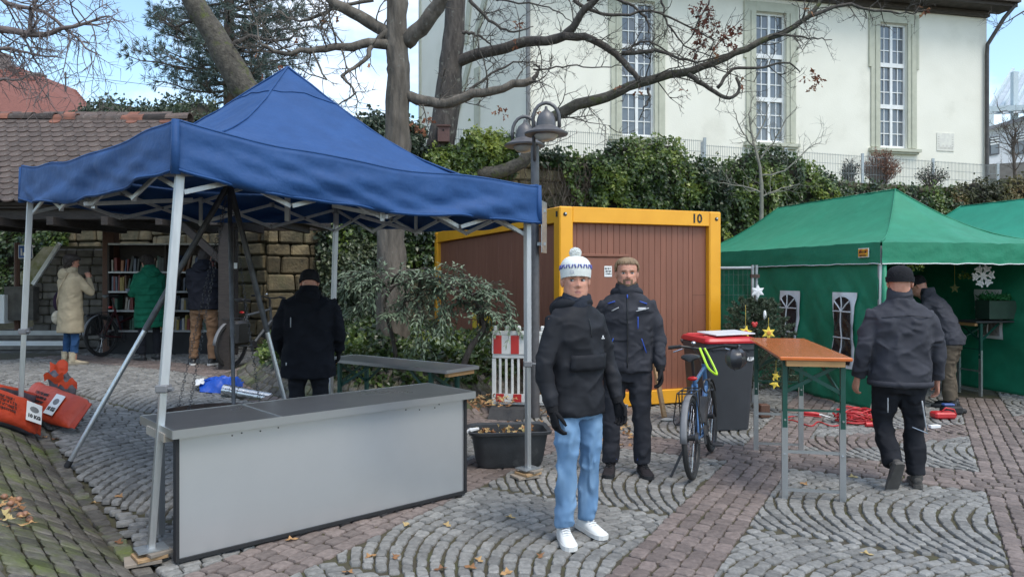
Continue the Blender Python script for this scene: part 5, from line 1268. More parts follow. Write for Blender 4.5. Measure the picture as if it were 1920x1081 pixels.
# ============================================================ street lamp
lampm = pm('lamp_grey', (.13, .125, .13), (.10, .097, .1), rough=.45, metal=.3, scale=14)
YL = 9.1; lp = thing('street_lamp', 'grey street lamp with two bell-shaped heads beside the canopy', 'street lamp', (P(1006, 0, YL).x, YL, 0))
bx_ = P(1003, 0, YL).x
m_ = MB(); m_.tube([(bx_, YL, 0), (bx_, YL, 1.2), (bx_, YL, 3.3)], [.065, .058, .05], 14); m_.build('post', lampm, lp, smooth=40, world=True)
lens = pm('lamp_lens', (.5, .48, .43), (.4, .39, .36), rough=.15, spec=.6, scale=5)
for (u, v, yy, sd_) in ((1024, 250, YL - .25, 1), (984, 272, YL + .35, -1)):
    c = P(u, v, yy)       # centre of the brim
    hd = MB(); prof = [(.255, -.02), (.26, .0), (.18, .045), (.115, .085), (.115, .13), (.105, .18), (.085, .23), (.045, .26), (.02, .285), (.014, .32)]
    hd.loft([[c + Vector((cos(2 * pi * k / 24) * r, sin(2 * pi * k / 24) * r, z)) for k in range(24)] for r, z in prof]); ho = hd.build('lamp_head', lampm, lp, smooth=35, world=True)
    m_ = MB(); m_.loft([[c + Vector((cos(2 * pi * k / 20) * r, sin(2 * pi * k / 20) * r, z)) for k in range(20)] for r, z in ((.02, -.10), (.08, -.09), (.12, -.065), (.145, -.03), (.15, -.015))]); m_.build('lens', lens, ho, smooth=True, world=True)
    pb = Vector((bx_, YL, 3.05)); d = Vector((c.x - bx_, c.y - YL, 0)); dn = d.normalized() if d.length > .01 else Vector((1, 0, 0)); rr = .155
    sx = Vector((sd_, 0, 0)); q = c + Vector((0, 0, .17))
    m_ = MB(); m_.tube([pb, pb.lerp(q - sx * rr, .5) + Vector((0, 0, -.02))] + [q + Vector((-sx.x * rr * cos(pi * k / 10), 0, .19 * sin(pi * k / 10))) for k in range(11)] + [q + sx * rr + Vector((0, 0, -.1))], .022, 8); m_.build('arm', lampm, lp, smooth=True, world=True)
m_ = MB(); c = P(1020, 426, YL - .1); m_.box(c, (.05, .012, .62), Matrix.Rotation(.9, 3, 'Z') @ Matrix.Rotation(0, 3, 'X'), .004); 
m2 = MB(); m2.box(c, (.3, .008, .62), Matrix.Rotation(1.32, 3, 'Z'), .003); sp_ = m2.build('sign_plate', steel_g, lp, world=True)
m_ = MB(); m_.box(c + Vector((-.03, .02, .2)), (.1, .05, .04)); m_.box(c + Vector((-.03, .02, -.2)), (.1, .05, .04)); m_.build('sign_bracket', steel_g, sp_, world=True)
# ============================================================ props
def onground(u, v):
    p = gp(u, v)
    for _ in range(8): p = gp(u, v, gz(p.x, p.y))
    return p
dk_steel = pm('dark_steel', (.10, .10, .105), (.065, .065, .07), rough=.5, metal=.6, scale=12)
rust = pm('rusty_steel', (.085, .055, .042), (.05, .035, .03), rough=.8, metal=.3, scale=8, bump=.3)
# ---- swing grill
ap = P(430, 342, 6.75)
gr = thing('swing_grill', 'steel tripod swing grill with hanging fire bowl under the canopy', 'grill', (ap.x, ap.y, gz(ap.x, ap.y)))
feet = [onground(126, 876), Vector((-2.62, 5.95, gz(-2.62, 5.95))), Vector((-2.05, 7.62, gz(-2.05, 7.62)))]
feet[1] = Vector(((441 - U0) / F * 6.1, 6.1, 0)); feet[2] = Vector(((560 - U0) / F * 7.0, 7.0, 0))
for i, f in enumerate(feet):
    f.z = gz(f.x, f.y) + .012; m = f.lerp(ap, .46)
    m_ = MB(); m_.tube([f, m], .021 if i != 1 else .017, 10); lg = m_.build('leg', alu if i != 1 else dk_steel, gr, smooth=40, world=True)
    m_ = MB(); m_.tube([m, ap], .026 if i != 1 else .02, 10); m_.build('upper_tube', dk_steel, lg, smooth=40, world=True)
    m_ = MB(); m_.tube([f + (m - f).normalized() * -.008, f + (m - f).normalized() * .05], .026, 10); m_.build('rubber_foot', rubber, lg, world=True)
m_ = MB(); m_.disc(ap, (0, 0, 1), .06, .04, 12); m_.build('top_ring', dk_steel, gr, world=True)
bc = P(392, 770, 6.55); bc.z = .47
m_ = MB(); rg = [(.0, -.14), (.18, -.13), (.32, -.08), (.41, -.0), (.44, .06), (.42, .06), (.39, .0), (.3, -.06), (.16, -.11), (.0, -.12)]
m_.loft([[bc + Vector((cos(2 * pi * k / 32) * max(r, .001), sin(2 * pi * k / 32) * max(r, .001), z)) for k in range(32)] for r, z in rg]); m_.build('fire_bowl', rust, gr, smooth=35, world=True)
for a in (.5, 2.6, 4.7):
    p = bc + Vector((cos(a) * .43, sin(a) * .43, .06)); d = ap - p; n = int(d.length / .036)
    ch = MB()
    for k in range(n):
        q = p + d * (k + .5) / n; ax = (Vector((1, 0, 0)) if k % 2 else Vector((0, 1, 0))); ch.torus(q, ax, .014, .003, 8, 4)
    ch.build('chain', dk_steel, gr, world=True)
# ---- charcoal bags
org = pm('orange_bag', (.54, .06, .018), (.44, .045, .016), rough=.45, scale=6, bump=.5, bscale=9, bdist=.03)
gry = pm('grey_bag', (.11, .10, .12), (.06, .055, .065), rough=.5, scale=10, bump=.5, bscale=9, bdist=.03)
def bag(label, a, b, roll, w, h, seed, txt=True):
    # a, b: pixel ends of the lower long edge; the printed face leans towards the square
    p, q = onground(*a), onground(*b); d = q - p; L_ = d.length; c = (p + q) / 2
    t = thing('charcoal_bag', label, 'bag', (c.x, c.y, c.z), 0, 'charcoal bags by the canopy leg')
    xa = d.normalized(); up = Vector((0, 0, 1)); out = xa.cross(up).normalized()
    if out.y > 0: out = -out
    face = (out * sin(roll) + up * cos(roll)).normalized(); ya = face.cross(xa)
    Mx = Matrix((xa, ya, face)).transposed().to_4x4(); low = -(w / 2) * abs(ya.z) - h * .42 * abs(face.z); Mx.translation = Vector((0, 0, -low))
    def ringf(x, k, up_):
        rr = []
        for j in range(24):
            aa = 2 * pi * j / 24; cx_, sx_ = cos(aa), sin(aa); y = w / 2 * abs(cx_) ** .6 * (1 if cx_ > 0 else -1) * k; z = h / 2 * abs(sx_) ** .75 * (1 if sx_ > 0 else -1) * up_
            n = nz3(x * 6 + seed, y * 7, z * 6) * .02; rr.append(Mx @ Vector((x + n, y + n, z + nz3(x * 8, y * 8, seed) * .02)))
        return rr
    prof = [(-.5, .82, .1), (-.48, .93, .35), (-.40, 1, .8), (-.25, 1, 1), (-.1, 1, 1.05), (.05, 1, 1.03), (.2, 1, 1.02), (.36, 1, .85), (.46, .95, .4), (.5, .85, .1)]
    m_ = MB(); m_.loft([ringf(p_ * L_, k, u_) for p_, k, u_ in prof])
    for i, f in enumerate(m_.f):
        if len(f) == 4: j = i % 24; m_.m[i] = 0 if 1 <= j <= 10 else 1
    o = m_.build('sack', [org, gry], t, smooth=60)
    for sg in (1, -1): m_ = MB(); m_.T = Mx; m_.box((sg * (L_ / 2 + .015), 0, .0), (.06, w * .8, .01), Matrix.Rotation(.3 * sg, 3, 'Y')); m_.build('sewn_seam', org, o)
    if txt:
        fl_ = 1 if (Mx @ Vector((1, 0, 0, 0))).x > 0 else -1
        Mt = Mx @ Matrix.Translation((0, 0, h / 2 + .012))
        if (Mx.to_3x3() @ Vector((0, 1, 0))).z < 0: Mt = Mt @ Matrix.Rotation(pi, 4, 'Z')
        scribble('print', .26, .17, 4, ink, Mt @ Matrix.Translation((-.10, 0, .0)), o, seed, .002)
        m_ = MB(); m_.T = Mt; m_.box((.20, 0, .0), (.16, w * .62, .004)); lb = m_.build('white_label', white, o)
        text_mesh('lettering', '10 KG', .05, ink, Mt @ Matrix.Translation((.20, -.05, .004)), lb, .002, bold=.003)
        m_ = MB(); m_.T = Mt; m_.ell((.2, .03, .003), (.05, .035, .003), 10, 5); m_.build('print', pm('print_grey', (.2, .2, .2), rough=.6), lb)
    return t
bag('orange charcoal bag with white label leaning right of the canopy leg', (48, 775), (150, 812), .95, .34, .17, 3)
bag('orange charcoal bag with white weight label lying lowest on the bank', (-40, 785), (70, 822), .95, .34, .17, 8)
bag('grey printed charcoal bag lying behind the orange bags', (-60, 760), (60, 778), .2, .36, .2, 14, False)
b4 = onground(112, 745); t = thing('crumpled_bag', 'torn orange empty bag crumpled behind the charcoal bags', 'bag', b4)
m_ = MB(); m_.loft([[Vector((cos(2 * pi * k / 16) * r * (1 + .4 * nz3(k, z * 9, 1)), sin(2 * pi * k / 16) * r * .7, z)) + Vector((x, 0, 0)) for k in range(16)] for r, z, x in ((.12, .0, .05), (.14, .1, .05), (.13, .22, 0), (.10, .3, -.03), (.06, .33, -.04))])
m_.mi = 1; m_.grid(lambda a, b: Vector((-.05 + .2 * a, -.1 + .02 * sin(a * 9), .3 + .12 * b + .03 * sin(a * 7 + b * 3))), 8, 4); m_.grid(lambda a, b: Vector((.05 + .22 * a, -.12, .14 + .08 * b + .03 * sin(a * 11))), 8, 4); m_.grid(lambda a, b: Vector((-.1 + .22 * a, -.12 - .02 * b, .2 + .08 * b + .03 * sin(a * 8))), 8, 4)
m_.build('film', [gry, org], t, smooth=60)
# ---- silver duct rolls and blue tarp
foil = pm('silver_foil', (.62, .63, .64), (.5, .51, .52), rough=.22, metal=.9, scale=6, bump=.5, bscale=20, bdist=.01)
def rollp(u, v, dz): p = onground(u, v); p.z += dz; return p
ro = thing('silver_roll', 'long silver foil roll lying beside the blue tarp', 'roll', onground(480, 750))
m_ = MB(); a, b = rollp(418, 742, .075), rollp(600, 775, .075); m_.tube([a.lerp(b, i / 20) for i in range(21)], [.075 + .004 * nz3(i * .9, 0, 0) for i in range(21)], 16); m_.build('foil_tube', foil, ro, smooth=50, world=True)
for t_ in (.08, .12, .16, .5): m_ = MB(); c = a.lerp(b, t_); m_.torus(c, (b - a), .078, .004, 20, 4); m_.build('wrap', foil, ro, world=True)
ta = thing('blue_tarp', 'crumpled bright blue tarpaulin on the silver roll', 'tarpaulin', onground(440, 730))
tb = pm('tarp_blue', (.012, .09, .50), (.01, .07, .4), rough=.4, scale=6, bump=.6, bscale=12, bdist=.03); ctr = rollp(440, 728, .0)
m_ = MB(); 
def tarp(a, b):
    u = 374 + 130 * a; p = onground(u, 735 - 14 * b + 12 * a); h = sin(pi * min(1, max(0, b))) ** .7 * sin(pi * (a * .92 + .04)) ** .4; p.z += .01 + h * (.16 + .08 * nz3(a * 7, b * 5, 1) + .05 * nz3(a * 19, b * 11, 4)); p.y += .04 * nz3(a * 9, b * 9, 7); return p
m_.grid(tarp, 40, 16); m_.build('sheet', tb, ta, smooth=60, world=True)
m_ = MB(); 
def tw(a, b): p = tarp(.0 + .08 * a, .2 + .6 * b); p += Vector((-.04 * (1 - a), -.03, .02 + .03 * nz3(a * 8, b * 8, 3))); return p
m_.grid(tw, 6, 8); m_.build('white_edge', whtape, ta, smooth=60, world=True)
# ---- beer tables
gpaint = pm('green_leg_paint', (.012, .075, .055), (.01, .06, .045), rough=.4, scale=9)
def beer_table(label, A, B, wdt, zt, topm, edge, ext, nm='folding_table', inset=.25):
    d = (B - A); Ln = d.length; t = thing(nm, label, 'table', (A.x, A.y, gz(A.x, A.y)), atan2(d.y, d.x))
    m_ = MB(); m_.box((Ln / 2, 0, zt - .014), (Ln, wdt, .028), bev=.006); to_ = m_.build('table_top', topm, t)
    if edge: 
        
        for (c_, d_) in (((Ln / 2, -wdt / 2 - .003, zt - .014), (Ln + .01, .006, .034)), ((Ln / 2, wdt / 2 + .003, zt - .014), (Ln + .01, .006, .034)), ((-.003, 0, zt - .014), (.006, wdt, .034)), ((Ln + .003, 0, zt - .014), (.006, wdt, .034))): m_ = MB(); m_.box(c_, d_); m_.build('metal_edge', edge, to_)
    for xe in (.04, Ln - .04):
        m_ = MB(); m_.box((xe, 0, zt - .05), (.05, wdt - .1, .045)); m_.build('cross_batten', pm('batten_wood', (.45, .25, .1), (.36, .2, .08), rough=.6), to_)
    for xe, s_ in ((inset, 1), (Ln - inset, -1)):
        base = 0.0
        for y in (-wdt / 2 + .05, wdt / 2 - .05):
            zl = zt * .5 if ext else 0
            m_ = MB(); m_.box((xe, y, (zt - .03 + zl) / 2 + 0), (.04, .035, zt - .03 - zl)); lg = m_.build('leg', gpaint, t)
            if ext: m_ = MB(); m_.box((xe, y, (zl + .12) / 2), (.03, .045, zl + .12)); m_.build('leg_extension', sm, lg); [(lambda q: (q.disc((xe - .02, y, zb_), (1, 0, 0), .008, .02, 8), q.build('bolt', sm, lg)))(MB()) for zb_ in (zl + .06, zl * .62)]
        for zz in ((.07, zt * .33) if ext else (.12,)): m_ = MB(); m_.box((xe, 0, zz), (.018, wdt - .12, .022)); m_.build('cross_bar', sm if ext else gpaint, t)
        if ext: m_ = MB(); m_.box((xe, 0, zt * .62), (.01, wdt - .12, .016)); m_.build('cross_bar', gpaint, t)
        for y in (-wdt / 2 + .06, wdt / 2 - .06): m_ = MB(); m_.bar((xe, y, zt - .3), (xe + s_ * .42, y * .5, zt - .04), .012, .03); m_.build('brace', gpaint, t)
        
        for (qx, sy) in ((xe, -1), (xe + .014, 1)): m_ = MB(); m_.bar((qx, sy * (wdt / 2 - .06), zt - .28), (qx, -sy * (wdt / 2 - .06), zt - .06), .012, .028); m_.build('brace', gpaint, t)
    return t
orange_t = pm('orange_lacquer', (.60, .155, .035), (.54, .13, .03), rough=.22, scale=3, stretch=(1, 8, 1), coat=.4, c3=(.62, .3, .12), c3scale=7, c3ramp=(.68, .74))
beer_table('high orange beer table with green legs on steel extensions', Vector((2.29, 5.62)), Vector((2.63, 7.42)), .52, 1.10, orange_t, None, True, 'standing_table', .1)
beer_table('grey steel-topped beer table on green legs in front of the ivy', Vector((-.50, 7.58)), Vector((-2.02, 8.72)), .5, .78, st_dark, sm, False)
# ---- mortar tub
tubm = pm('black_tub', (.045, .048, .052), (.03, .032, .035), rough=.55, scale=6, bump=.2, c3=(.12, .12, .12), c3scale=4, c3ramp=(.58, .75))
tu = thing('mortar_tub', 'black plastic mortar tub with leaves beside the canopy leg', 'tub', (-.03, 6.82, gz(0, 6.8) + .006), .12)
def rrect(w, d, z, r=.09):
    pts = []
    for (sx, sy, a0) in ((1, 1, 0), (-1, 1, pi / 2), (-1, -1, pi), (1, -1, 1.5 * pi)):
        for k in range(5): a = a0 + pi / 2 * k / 4; pts.append(Vector((sx * (w / 2 - r) + r * cos(a), sy * (d / 2 - r) + r * sin(a), z)))
    return pts
m_ = MB(); m_.loft([rrect(.56, .32, 0), rrect(.60, .35, .04), rrect(.68, .42, .29), rrect(.74, .48, .30), rrect(.75, .49, .325), rrect(.73, .47, .33), rrect(.67, .41, .315), rrect(.6, .35, .05), rrect(.5, .28, .03)]); m_.build('shell', tubm, tu, smooth=35)
m_ = MB(); m_.loft([rrect(.655, .395, .235), rrect(.655, .395, .236)]); m_.build('rubble_fill', pm('soil', (.12, .09, .06), (.08, .06, .045), rough=.95, bump=.8), tu)
m_ = MB()
for _ in range(60): m_.rv = R(); leaf(m_, Vector((U(-.28, .28), U(-.15, .15), .242 + U(0, .05))), rdir(), Vector((U(-.5, .5), U(-.5, .5), 1)), .09, .06, .3, 'oak')
m_.build('leaf_heap', fl, tu)
m_ = MB(); m_.tube([(-.43, -.1, .285), (-.36, -.1, .33), (-.28, -.06, .335)], [.012, .02, .012], 6); m_.build('white_rag', whtape, tu)
# ---- traffic barrier
bar_w = pm('barrier_white', (.72, .72, .70), (.62, .62, .6), rough=.5, scale=6); bar_r = pm('barrier_red', (.52, .035, .03), (.45, .03, .03), rough=.4)
bz = gz(.1, 9.1) ; ba = thing('traffic_barrier', 'white plastic site barrier with red striped board beside the container', 'barrier', (-.24, 9.2, .12), -.16)
BL = .80
for z, h in ((.06, .07), (.62, .06), (.90, .05)): m_ = MB(); m_.box((BL / 2, 0, z), (BL, .05, h), bev=.008); m_.build('rail', bar_w, ba)
for i in range(11): m_ = MB(); x = .02 + (BL - .04) * i / 10; m_.box((x, 0, .34), (.03 if i not in (0, 10) else .05, .035, .5), bev=.005); m_.build('bar', bar_w, ba)
for i in range(6): m_ = MB(); m_.box((.04 + i * .145, 0, .955), (.05, .04, .07), bev=.012); m_.build('crown_tooth', bar_w, ba)
m_ = MB(); m_.box((BL / 2, -.03, .76), (BL, .012, .23)); bo = m_.build('warning_board', bar_w, ba)
for i in range(4): m_ = MB(); m_.box((.07 + i * .215, -.038, .76), (.1, .006, .225)); m_.build('red_stripe', bar_r, bo)
m_ = MB(); m_.box((BL / 2, -.03, .11), (BL, .012, .1)); bo = m_.build('lower_board', bar_w, ba)
for i in range(4): m_ = MB(); m_.box((.1 + i * .215, -.038, .11), (.1, .006, .098)); m_.build('red_stripe', bar_r, bo)
m_ = MB(); m_.box((.56, -.03, .42), (.14, .03, .26)); m_.build('reflector_slot', pm('slot_black', (.03, .03, .03), rough=.6), ba); m_ = MB(); m_.box((.56, -.048, .36), (.12, .008, .03)); m_.build('reflector', pm('amber', (.6, .32, .04), rough=.3), ba)
m_ = MB(); m_.prism([(.0, -.3, -.12), (.0, .25, -.12), (.0, .2, .02), (.0, -.2, .0)], (.42, 0, 0)); m_.T = None; m_.build('rubber_foot', pm('recycled_rubber', (.05, .05, .052), (.035, .035, .037), rough=.85, bump=.4), ba)
# ---- battens leaning on the container
for (a, b, lb) in (((1246, 784), (1227, 680), 'long raw batten leaning on the container by the bicycle'), ((1172, 797), (1158, 720), 'short raw batten leaning on the container behind the work jacket man')):
    p = onground(*a); p.z += .012; q = P(b[0], b[1], p.y + .28); m_ = MB(); m_.bar(p, q, .045, .06, bev=.003); tag(m_.build('wooden_batten', wood_l), lb, 'plank')
p = onground(1252, 788); m_ = MB(); m_.ell(p + Vector((0, 0, .012)), (.09, .06, .022), 12, 6, fn=lambda d: 1 + .15 * nz3(d.x * 3, d.y * 3, d.z)); tag(m_.build('stone_lump', pm('pale_stone', (.5, .48, .44), rough=.8), smooth=True), 'flat pale stone lying at the foot of the long batten', 'stone')
# ---- wheelie bin
binm = pm('bin_grey', (.042, .046, .054), (.034, .037, .044), rough=.5, scale=5, bump=.12, bscale=90); lidr = pm('lid_red', (.55, .02, .03), (.48, .018, .025), rough=.38)
bn = thing('wheelie_bin', 'dark grey wheelie bin with red lid behind the standing table', 'bin', (2.36, 8.55, .0), .16)
m_ = MB(); m_.loft([rrect(.50, .54, .01, .05), rrect(.51, .55, .06, .05), rrect(.585, .68, .90, .05), rrect(.60, .71, .91, .05), rrect(.60, .71, .97, .05), rrect(.57, .68, .975, .05)]); m_.build('body', binm, bn, smooth=35)
m_ = MB(); m_.loft([rrect(.62, .74, .978, .05), rrect(.625, .745, 1.0, .05), rrect(.6, .71, 1.03, .06), rrect(.5, .6, 1.045, .07)]); ld = m_.build('lid', lidr, bn, smooth=35)
for y in (-.25, .25): m_ = MB(); m_.box((0, y * .9 + .05, 1.04), (.52, .035, .02), bev=.006); m_.build('lid_rib', lidr, ld)
for x in (-.25, .25): m_ = MB(); m_.disc((x, .3, .1), (1, 0, 0), .1, .05, 20); m_.build('wheel', rubber, bn)
m_ = MB(); m_.tube([(-.27, .38, .93), (-.27, .44, .95), (.27, .44, .95), (.27, .38, .93)], .016, 8); m_.build('handle', binm, bn)
for x in (-.2, 0, .2): m_ = MB(); m_.prism([(x - .03, -.352, .91), (x + .03, -.352, .91), (x, -.335, .86)], (0, .02, 0)); m_.build('rib', binm, bn)
Ml = Matrix.Translation((.09, -.343, .80)) @ Matrix.Rotation(pi / 2 - .08, 4, 'X'); wp = pm('white_print', (.72, .72, .72), rough=.6)
text_mesh('lettering', 'VEOLIA', .055, wp, Ml @ Matrix.Translation((.09, 0, .0)), bn, .006, bold=.002)
m_ = MB(); m_.T = Ml; m_.torus((-.065, 0, .002), (0, 0, 1), .026, .005, 18, 6); m_.ell((-.065, -.004, .002), (.012, .014, .004), 10, 6); m_.build('emblem', wp, bn)
m_ = MB(); m_.box((0, 0, 0), (.5, .4, .015), bev=.004); o = m_.build('white_board', pm('pale_board', (.66, .66, .68), (.6, .6, .62), rough=.4)); o.location = (2.42, 8.45, 1.075); o.rotation_euler = (.03, -.02, .3); tag(o, 'flat white board lying on the red bin lid', 'board')
# ---- Christmas tree, star ornaments, site fence panel, stump
random.seed(120)
YX = 9.75; xc = P(1418, 0, YX).x; xt = thing('christmas_tree', 'sparse fir with yellow stars between bin and green marquee', 'tree', (xc, YX, 0)); m_ = MB(); m_.tube([(xc, YX, .0), (xc, YX, .8), (xc - .02, YX, 1.5)], [.03, .022, .008], 7); m_.build('trunk', bark2, xt, world=True)
br = MB(); nd = MB(); fir = leafmat('fir_needle', [(.03, .05, .03), (.06, .085, .05), (.11, .14, .085)], .5, .15)
for z0, L_ in ((.25, .62), (.35, .6), (.5, .58), (.65, .55), (.78, .5), (.9, .46), (1.02, .42), (1.14, .36), (1.25, .3), (1.34, .2)):
    n = 7
    for k in range(n):
        a = 2 * pi * (k + R()) / n; e = Vector((xc + cos(a) * L_, YX + sin(a) * L_, z0 + L_ * .38)); p = Vector((xc, YX, z0)); q = wob([p, p.lerp(e, .5) + Vector((0, 0, -.03)), e], .01, 6); br.tube(q, [.008, .007, .006, .005, .004, .003, .002], 4, cap=False)
        segs = [(q, 1)]
        for i in (2, 3, 4, 5):
            for sg in (-1, 1):
                d = (q[i] - q[i - 1]).normalized(); sd2 = (d + d.cross(Vector((0, 0, 1))) * sg * .8).normalized(); segs.append(([q[i], q[i] + sd2 * L_ * .22 * (7 - i) / 4, q[i] + sd2 * L_ * .35 * (7 - i) / 4], 0))
        for (s_, _m) in segs:
            for i in range(len(s_) - 1):
                for j in range(14):
                    pp_ = s_[i].lerp(s_[i + 1], R()); d = (s_[i + 1] - s_[i]).normalized(); nd.rv = R(); leaf(nd, pp_, d * .7 + rdir() * .8 + Vector((0, 0, .2)), rdir(), .045, .012, 0)
br.build('branches', twigm, xt, world=True); nd.build('needles', fir, xt, world=True)
sty = pm('star_yellow', (.78, .55, .04), (.8, .62, .1), rough=.6, scale=20); stc = pm('star_paint', (.6, .1, .06), rough=.6)
def star(label, c, r, mat_, n=5, k=.45, rot=0, group=None, centre=None, string=.25, cat='star ornament'):
    t = thing('star_ornament', label, cat, c, 0, group)
    pts = [Vector((sin(pi * i / n + rot) * (r if i % 2 == 0 else r * k), 0, cos(pi * i / n + rot) * (r if i % 2 == 0 else r * k))) for i in range(2 * n)]
    m_ = MB(); vs = [p + Vector((0, s_ * .004, 0)) for s_ in (-1, 1) for p in pts] + [Vector((0, -.014, 0)), Vector((0, .014, 0))]; N = 2 * n
    m_.add(vs, [(i, (i + 1) % N, 2 * N) for i in range(N)] + [(N + (i + 1) % N, N + i, 2 * N + 1) for i in range(N)] + [(i, N + i, N + (i + 1) % N, (i + 1) % N) for i in range(N)]); m_.build('star', mat_, t)
    if centre: m_ = MB(); m_.ell((0, -.014, 0), (r * .3, .006, r * .3), 10, 6); m_.build('painted_centre', centre, t)
    if string: m_ = MB(); m_.tube([(0, 0, r * .8), (.003, .01, r + string)], .003, 4); m_.build('string', pm('yarn', (.6, .45, .1), rough=.9), t)
    return t
star('yellow paper star with dark painted centre hanging beside the bin lid', P(1398, 622, 9.25), .085, sty, 5, .45, .2, None, stc)
star('yellow paper star hanging left of the arched tent window', P(1441, 624, 9.25), .09, sty, 6, .5, 0, None, pm('star_orange', (.7, .3, .05), rough=.6), .1)
star('lower upright yellow star under the orange table top', P(1455, 705, 9.3), .06, sty, 5, .45, .3, None, None, .3)
star('lowest tilted yellow star under the orange table top', P(1453, 719, 9.25), .07, sty, 5, .45, .9, None, None, .1)
star('white paper star on the steel fence post', P(1421, 546, 9.6), .09, whtape, 6, .55, 0, None, None, 0)
m_ = MB(); c = P(1415, 609, 9.3); m_.ell((0, 0, 0), (.03, .012, .03), 10, 8); m_.ell((.02, 0, .02), (.02, .012, .02), 8, 6); m_.ell((-.02, 0, .02), (.02, .012, .02), 8, 6); o = m_.build('heart_ornament', bar_r, smooth=True); o.location = c; tag(o, 'small red heart hanging in the fir tree', 'ornament')
m_ = MB(); c = P(1434, 592, 9.35); m_.ell((0, 0, 0), (.02, .02, .06), 10, 8, fn=lambda d: 1 + .2 * d.z); o = m_.build('bauble', whtape, smooth=True); o.location = c; tag(o, 'long white bauble hanging in the fir tree', 'ornament')
sf = thing('site_fence', 'steel mesh site fence panel between container and marquee', 'fence', (P(1413, 0, 10.2).x, 10.2, 0))
px_ = P(1411, 0, 10.2).x
for (qx, qy) in ((px_, 10.2), (px_ + .06, 10.22)): m_ = MB(); m_.tube([(qx, qy, 0), (qx, qy, 1.87)], .021, 8); m_.build('post', steel_g, sf, smooth=40, world=True)
x0 = px_ - .55
for zz in (1.83, .12): m_ = MB(); m_.tube([(px_, 10.2, zz), (x0, 10.36, zz)], .02, 8); m_.build('rail', steel_g, sf, smooth=40, world=True)
m_ = MB()
for i in range(9): m_.tube([(px_ - .06 * i, 10.2 + .018 * i, .12), (px_ - .06 * i, 10.2 + .018 * i, 1.83)], .0018, 4)
for k in range(12): m_.tube([(px_, 10.2, .2 + k * .14), (x0, 10.36, .2 + k * .14)], .0018, 4)
m_.build('mesh', pm('mesh_dark', (.12, .13, .13), rough=.5, metal=.4), sf, world=True)
m_ = MB(); m_.box((px_ + .03, 10.2, 1.72), (.12, .05, .05)); m_.build('clamp', rust, sf, world=True)
p = onground(1432, 782); m_ = MB(); m_.box((0, 0, .08), (.12, .12, .16), bev=.01); o = m_.build('wooden_block', wood_r); o.location = (p.x, p.y, 0); tag(o, 'dark square wooden block on the cobbles behind the bin', 'block')
# ---- cables, plug, tool boxes
redc = pm('red_cable', (.55, .03, .035), (.48, .025, .03), rough=.4)
random.seed(130); c = onground(1608, 792); t = thing('cable_coil', 'heap of red extension cable beside the marquee entrance', 'cable', c)
m_ = MB()
for k in range(16):
    r = U(.14, .25); ph = U(0, 6.28); ox, oy = U(-.06, .06), U(-.04, .04); z = .015 + k * .0085; n = 40
    m_.tube([Vector((ox + cos(ph + 2 * pi * i / n) * r * (1 + .15 * sin(3 * i / n * 6.28 + k)), oy + sin(ph + 2 * pi * i / n) * r * .75, z + .03 * sin(ph + i * .35) * (k > 4))) for i in range(n + 1)], .0075, 5, cap=False)
m_.build('coil', redc, t, smooth=True)
m_ = MB(); pts = [onground(u, v) + Vector((0, 0, .012)) for u, v in ((1590, 795), (1560, 800), (1535, 792), (1520, 800), (1490, 790), (1470, 786), (1500, 780), (1540, 783))]; m_.tube(wob(pts, .0, 40), .0075, 5); m_.build('loose_end', redc, t, smooth=True, world=True)
m_ = MB(); a = onground(1608, 783) + Vector((0, 0, .1)); b = onground(1655, 806) + Vector((0, 0, .03)); m_.tube([a, a.lerp(b, .5), b], .012, 8); tag(m_.build('orange_lead', pm('cable_orange', (.75, .3, .04), rough=.45), smooth=True), 'short orange lead lying across the red cable heap', 'cable')
p = onground(1523, 780) + Vector((0, 0, .035)); d = Vector((1, -.3, -.1)).normalized(); t = thing('power_plug', 'red industrial power plug on the cobbles under the orange table', 'plug', p)
m_ = MB(); m_.tube([d * -.1, d * -.06, d * 0, d * .02, d * .08], [.03, .036, .036, .03, .02], 12); m_.build('housing', redc, t, smooth=40); m_ = MB(); m_.tube([d * .08, d * .11, d * .2 + Vector((0, 0, -.02))], [.012, .009, .008], 8); m_.build('lead', whtape, t)
p = onground(1636, 800) + Vector((0, 0, .03)); m_ = MB(); m_.tube([(-.08, 0, 0), (-.02, 0, 0), (.0, 0, 0), (.09, 0, 0)], [.028, .03, .034, .034], 12); o = m_.build('power_socket', redc, smooth=40); o.location = p; tag(o, 'red power socket at the edge of the cable heap', 'socket')
p = onground(1768, 784); t = thing('tool_case', 'red tool case with looped handle behind the walking man', 'case', p); m_ = MB(); m_.box((0, 0, .045), (.26, .16, .08), bev=.02); m_.build('body', redc, t); m_ = MB(); m_.tube([(-.06, -.05, .08), (.0, -.06, .14), (.1, -.06, .12), (.13, -.06, .05)], .01, 6); m_.build('handle', redc, t, smooth=True)
p = onground(1788, 778); t = thing('power_tool', 'black power tool with blue grip on the marquee floor', 'tool', p); m_ = MB(); m_.box((0, .05, .06), (.24, .14, .1), bev=.02); m_.tube([(.1, .05, .05), (.18, .05, .04)], .03, 10); m_.build('body', rubber, t); m_ = MB(); m_.box((-.04, .05, .125), (.14, .08, .03), bev=.01); m_.build('grip', pm('tool_blue', (.05, .1, .3), rough=.5), t)
p = onground(1752, 802); m_ = MB(); m_.box((0, 0, .02), (.13, .05, .035), Matrix.Rotation(.2, 3, 'Z'), .004); o = m_.build('white_block', whtape); o.location = p; tag(o, 'small white plastic piece on the paving behind the walking man', 'plastic piece')
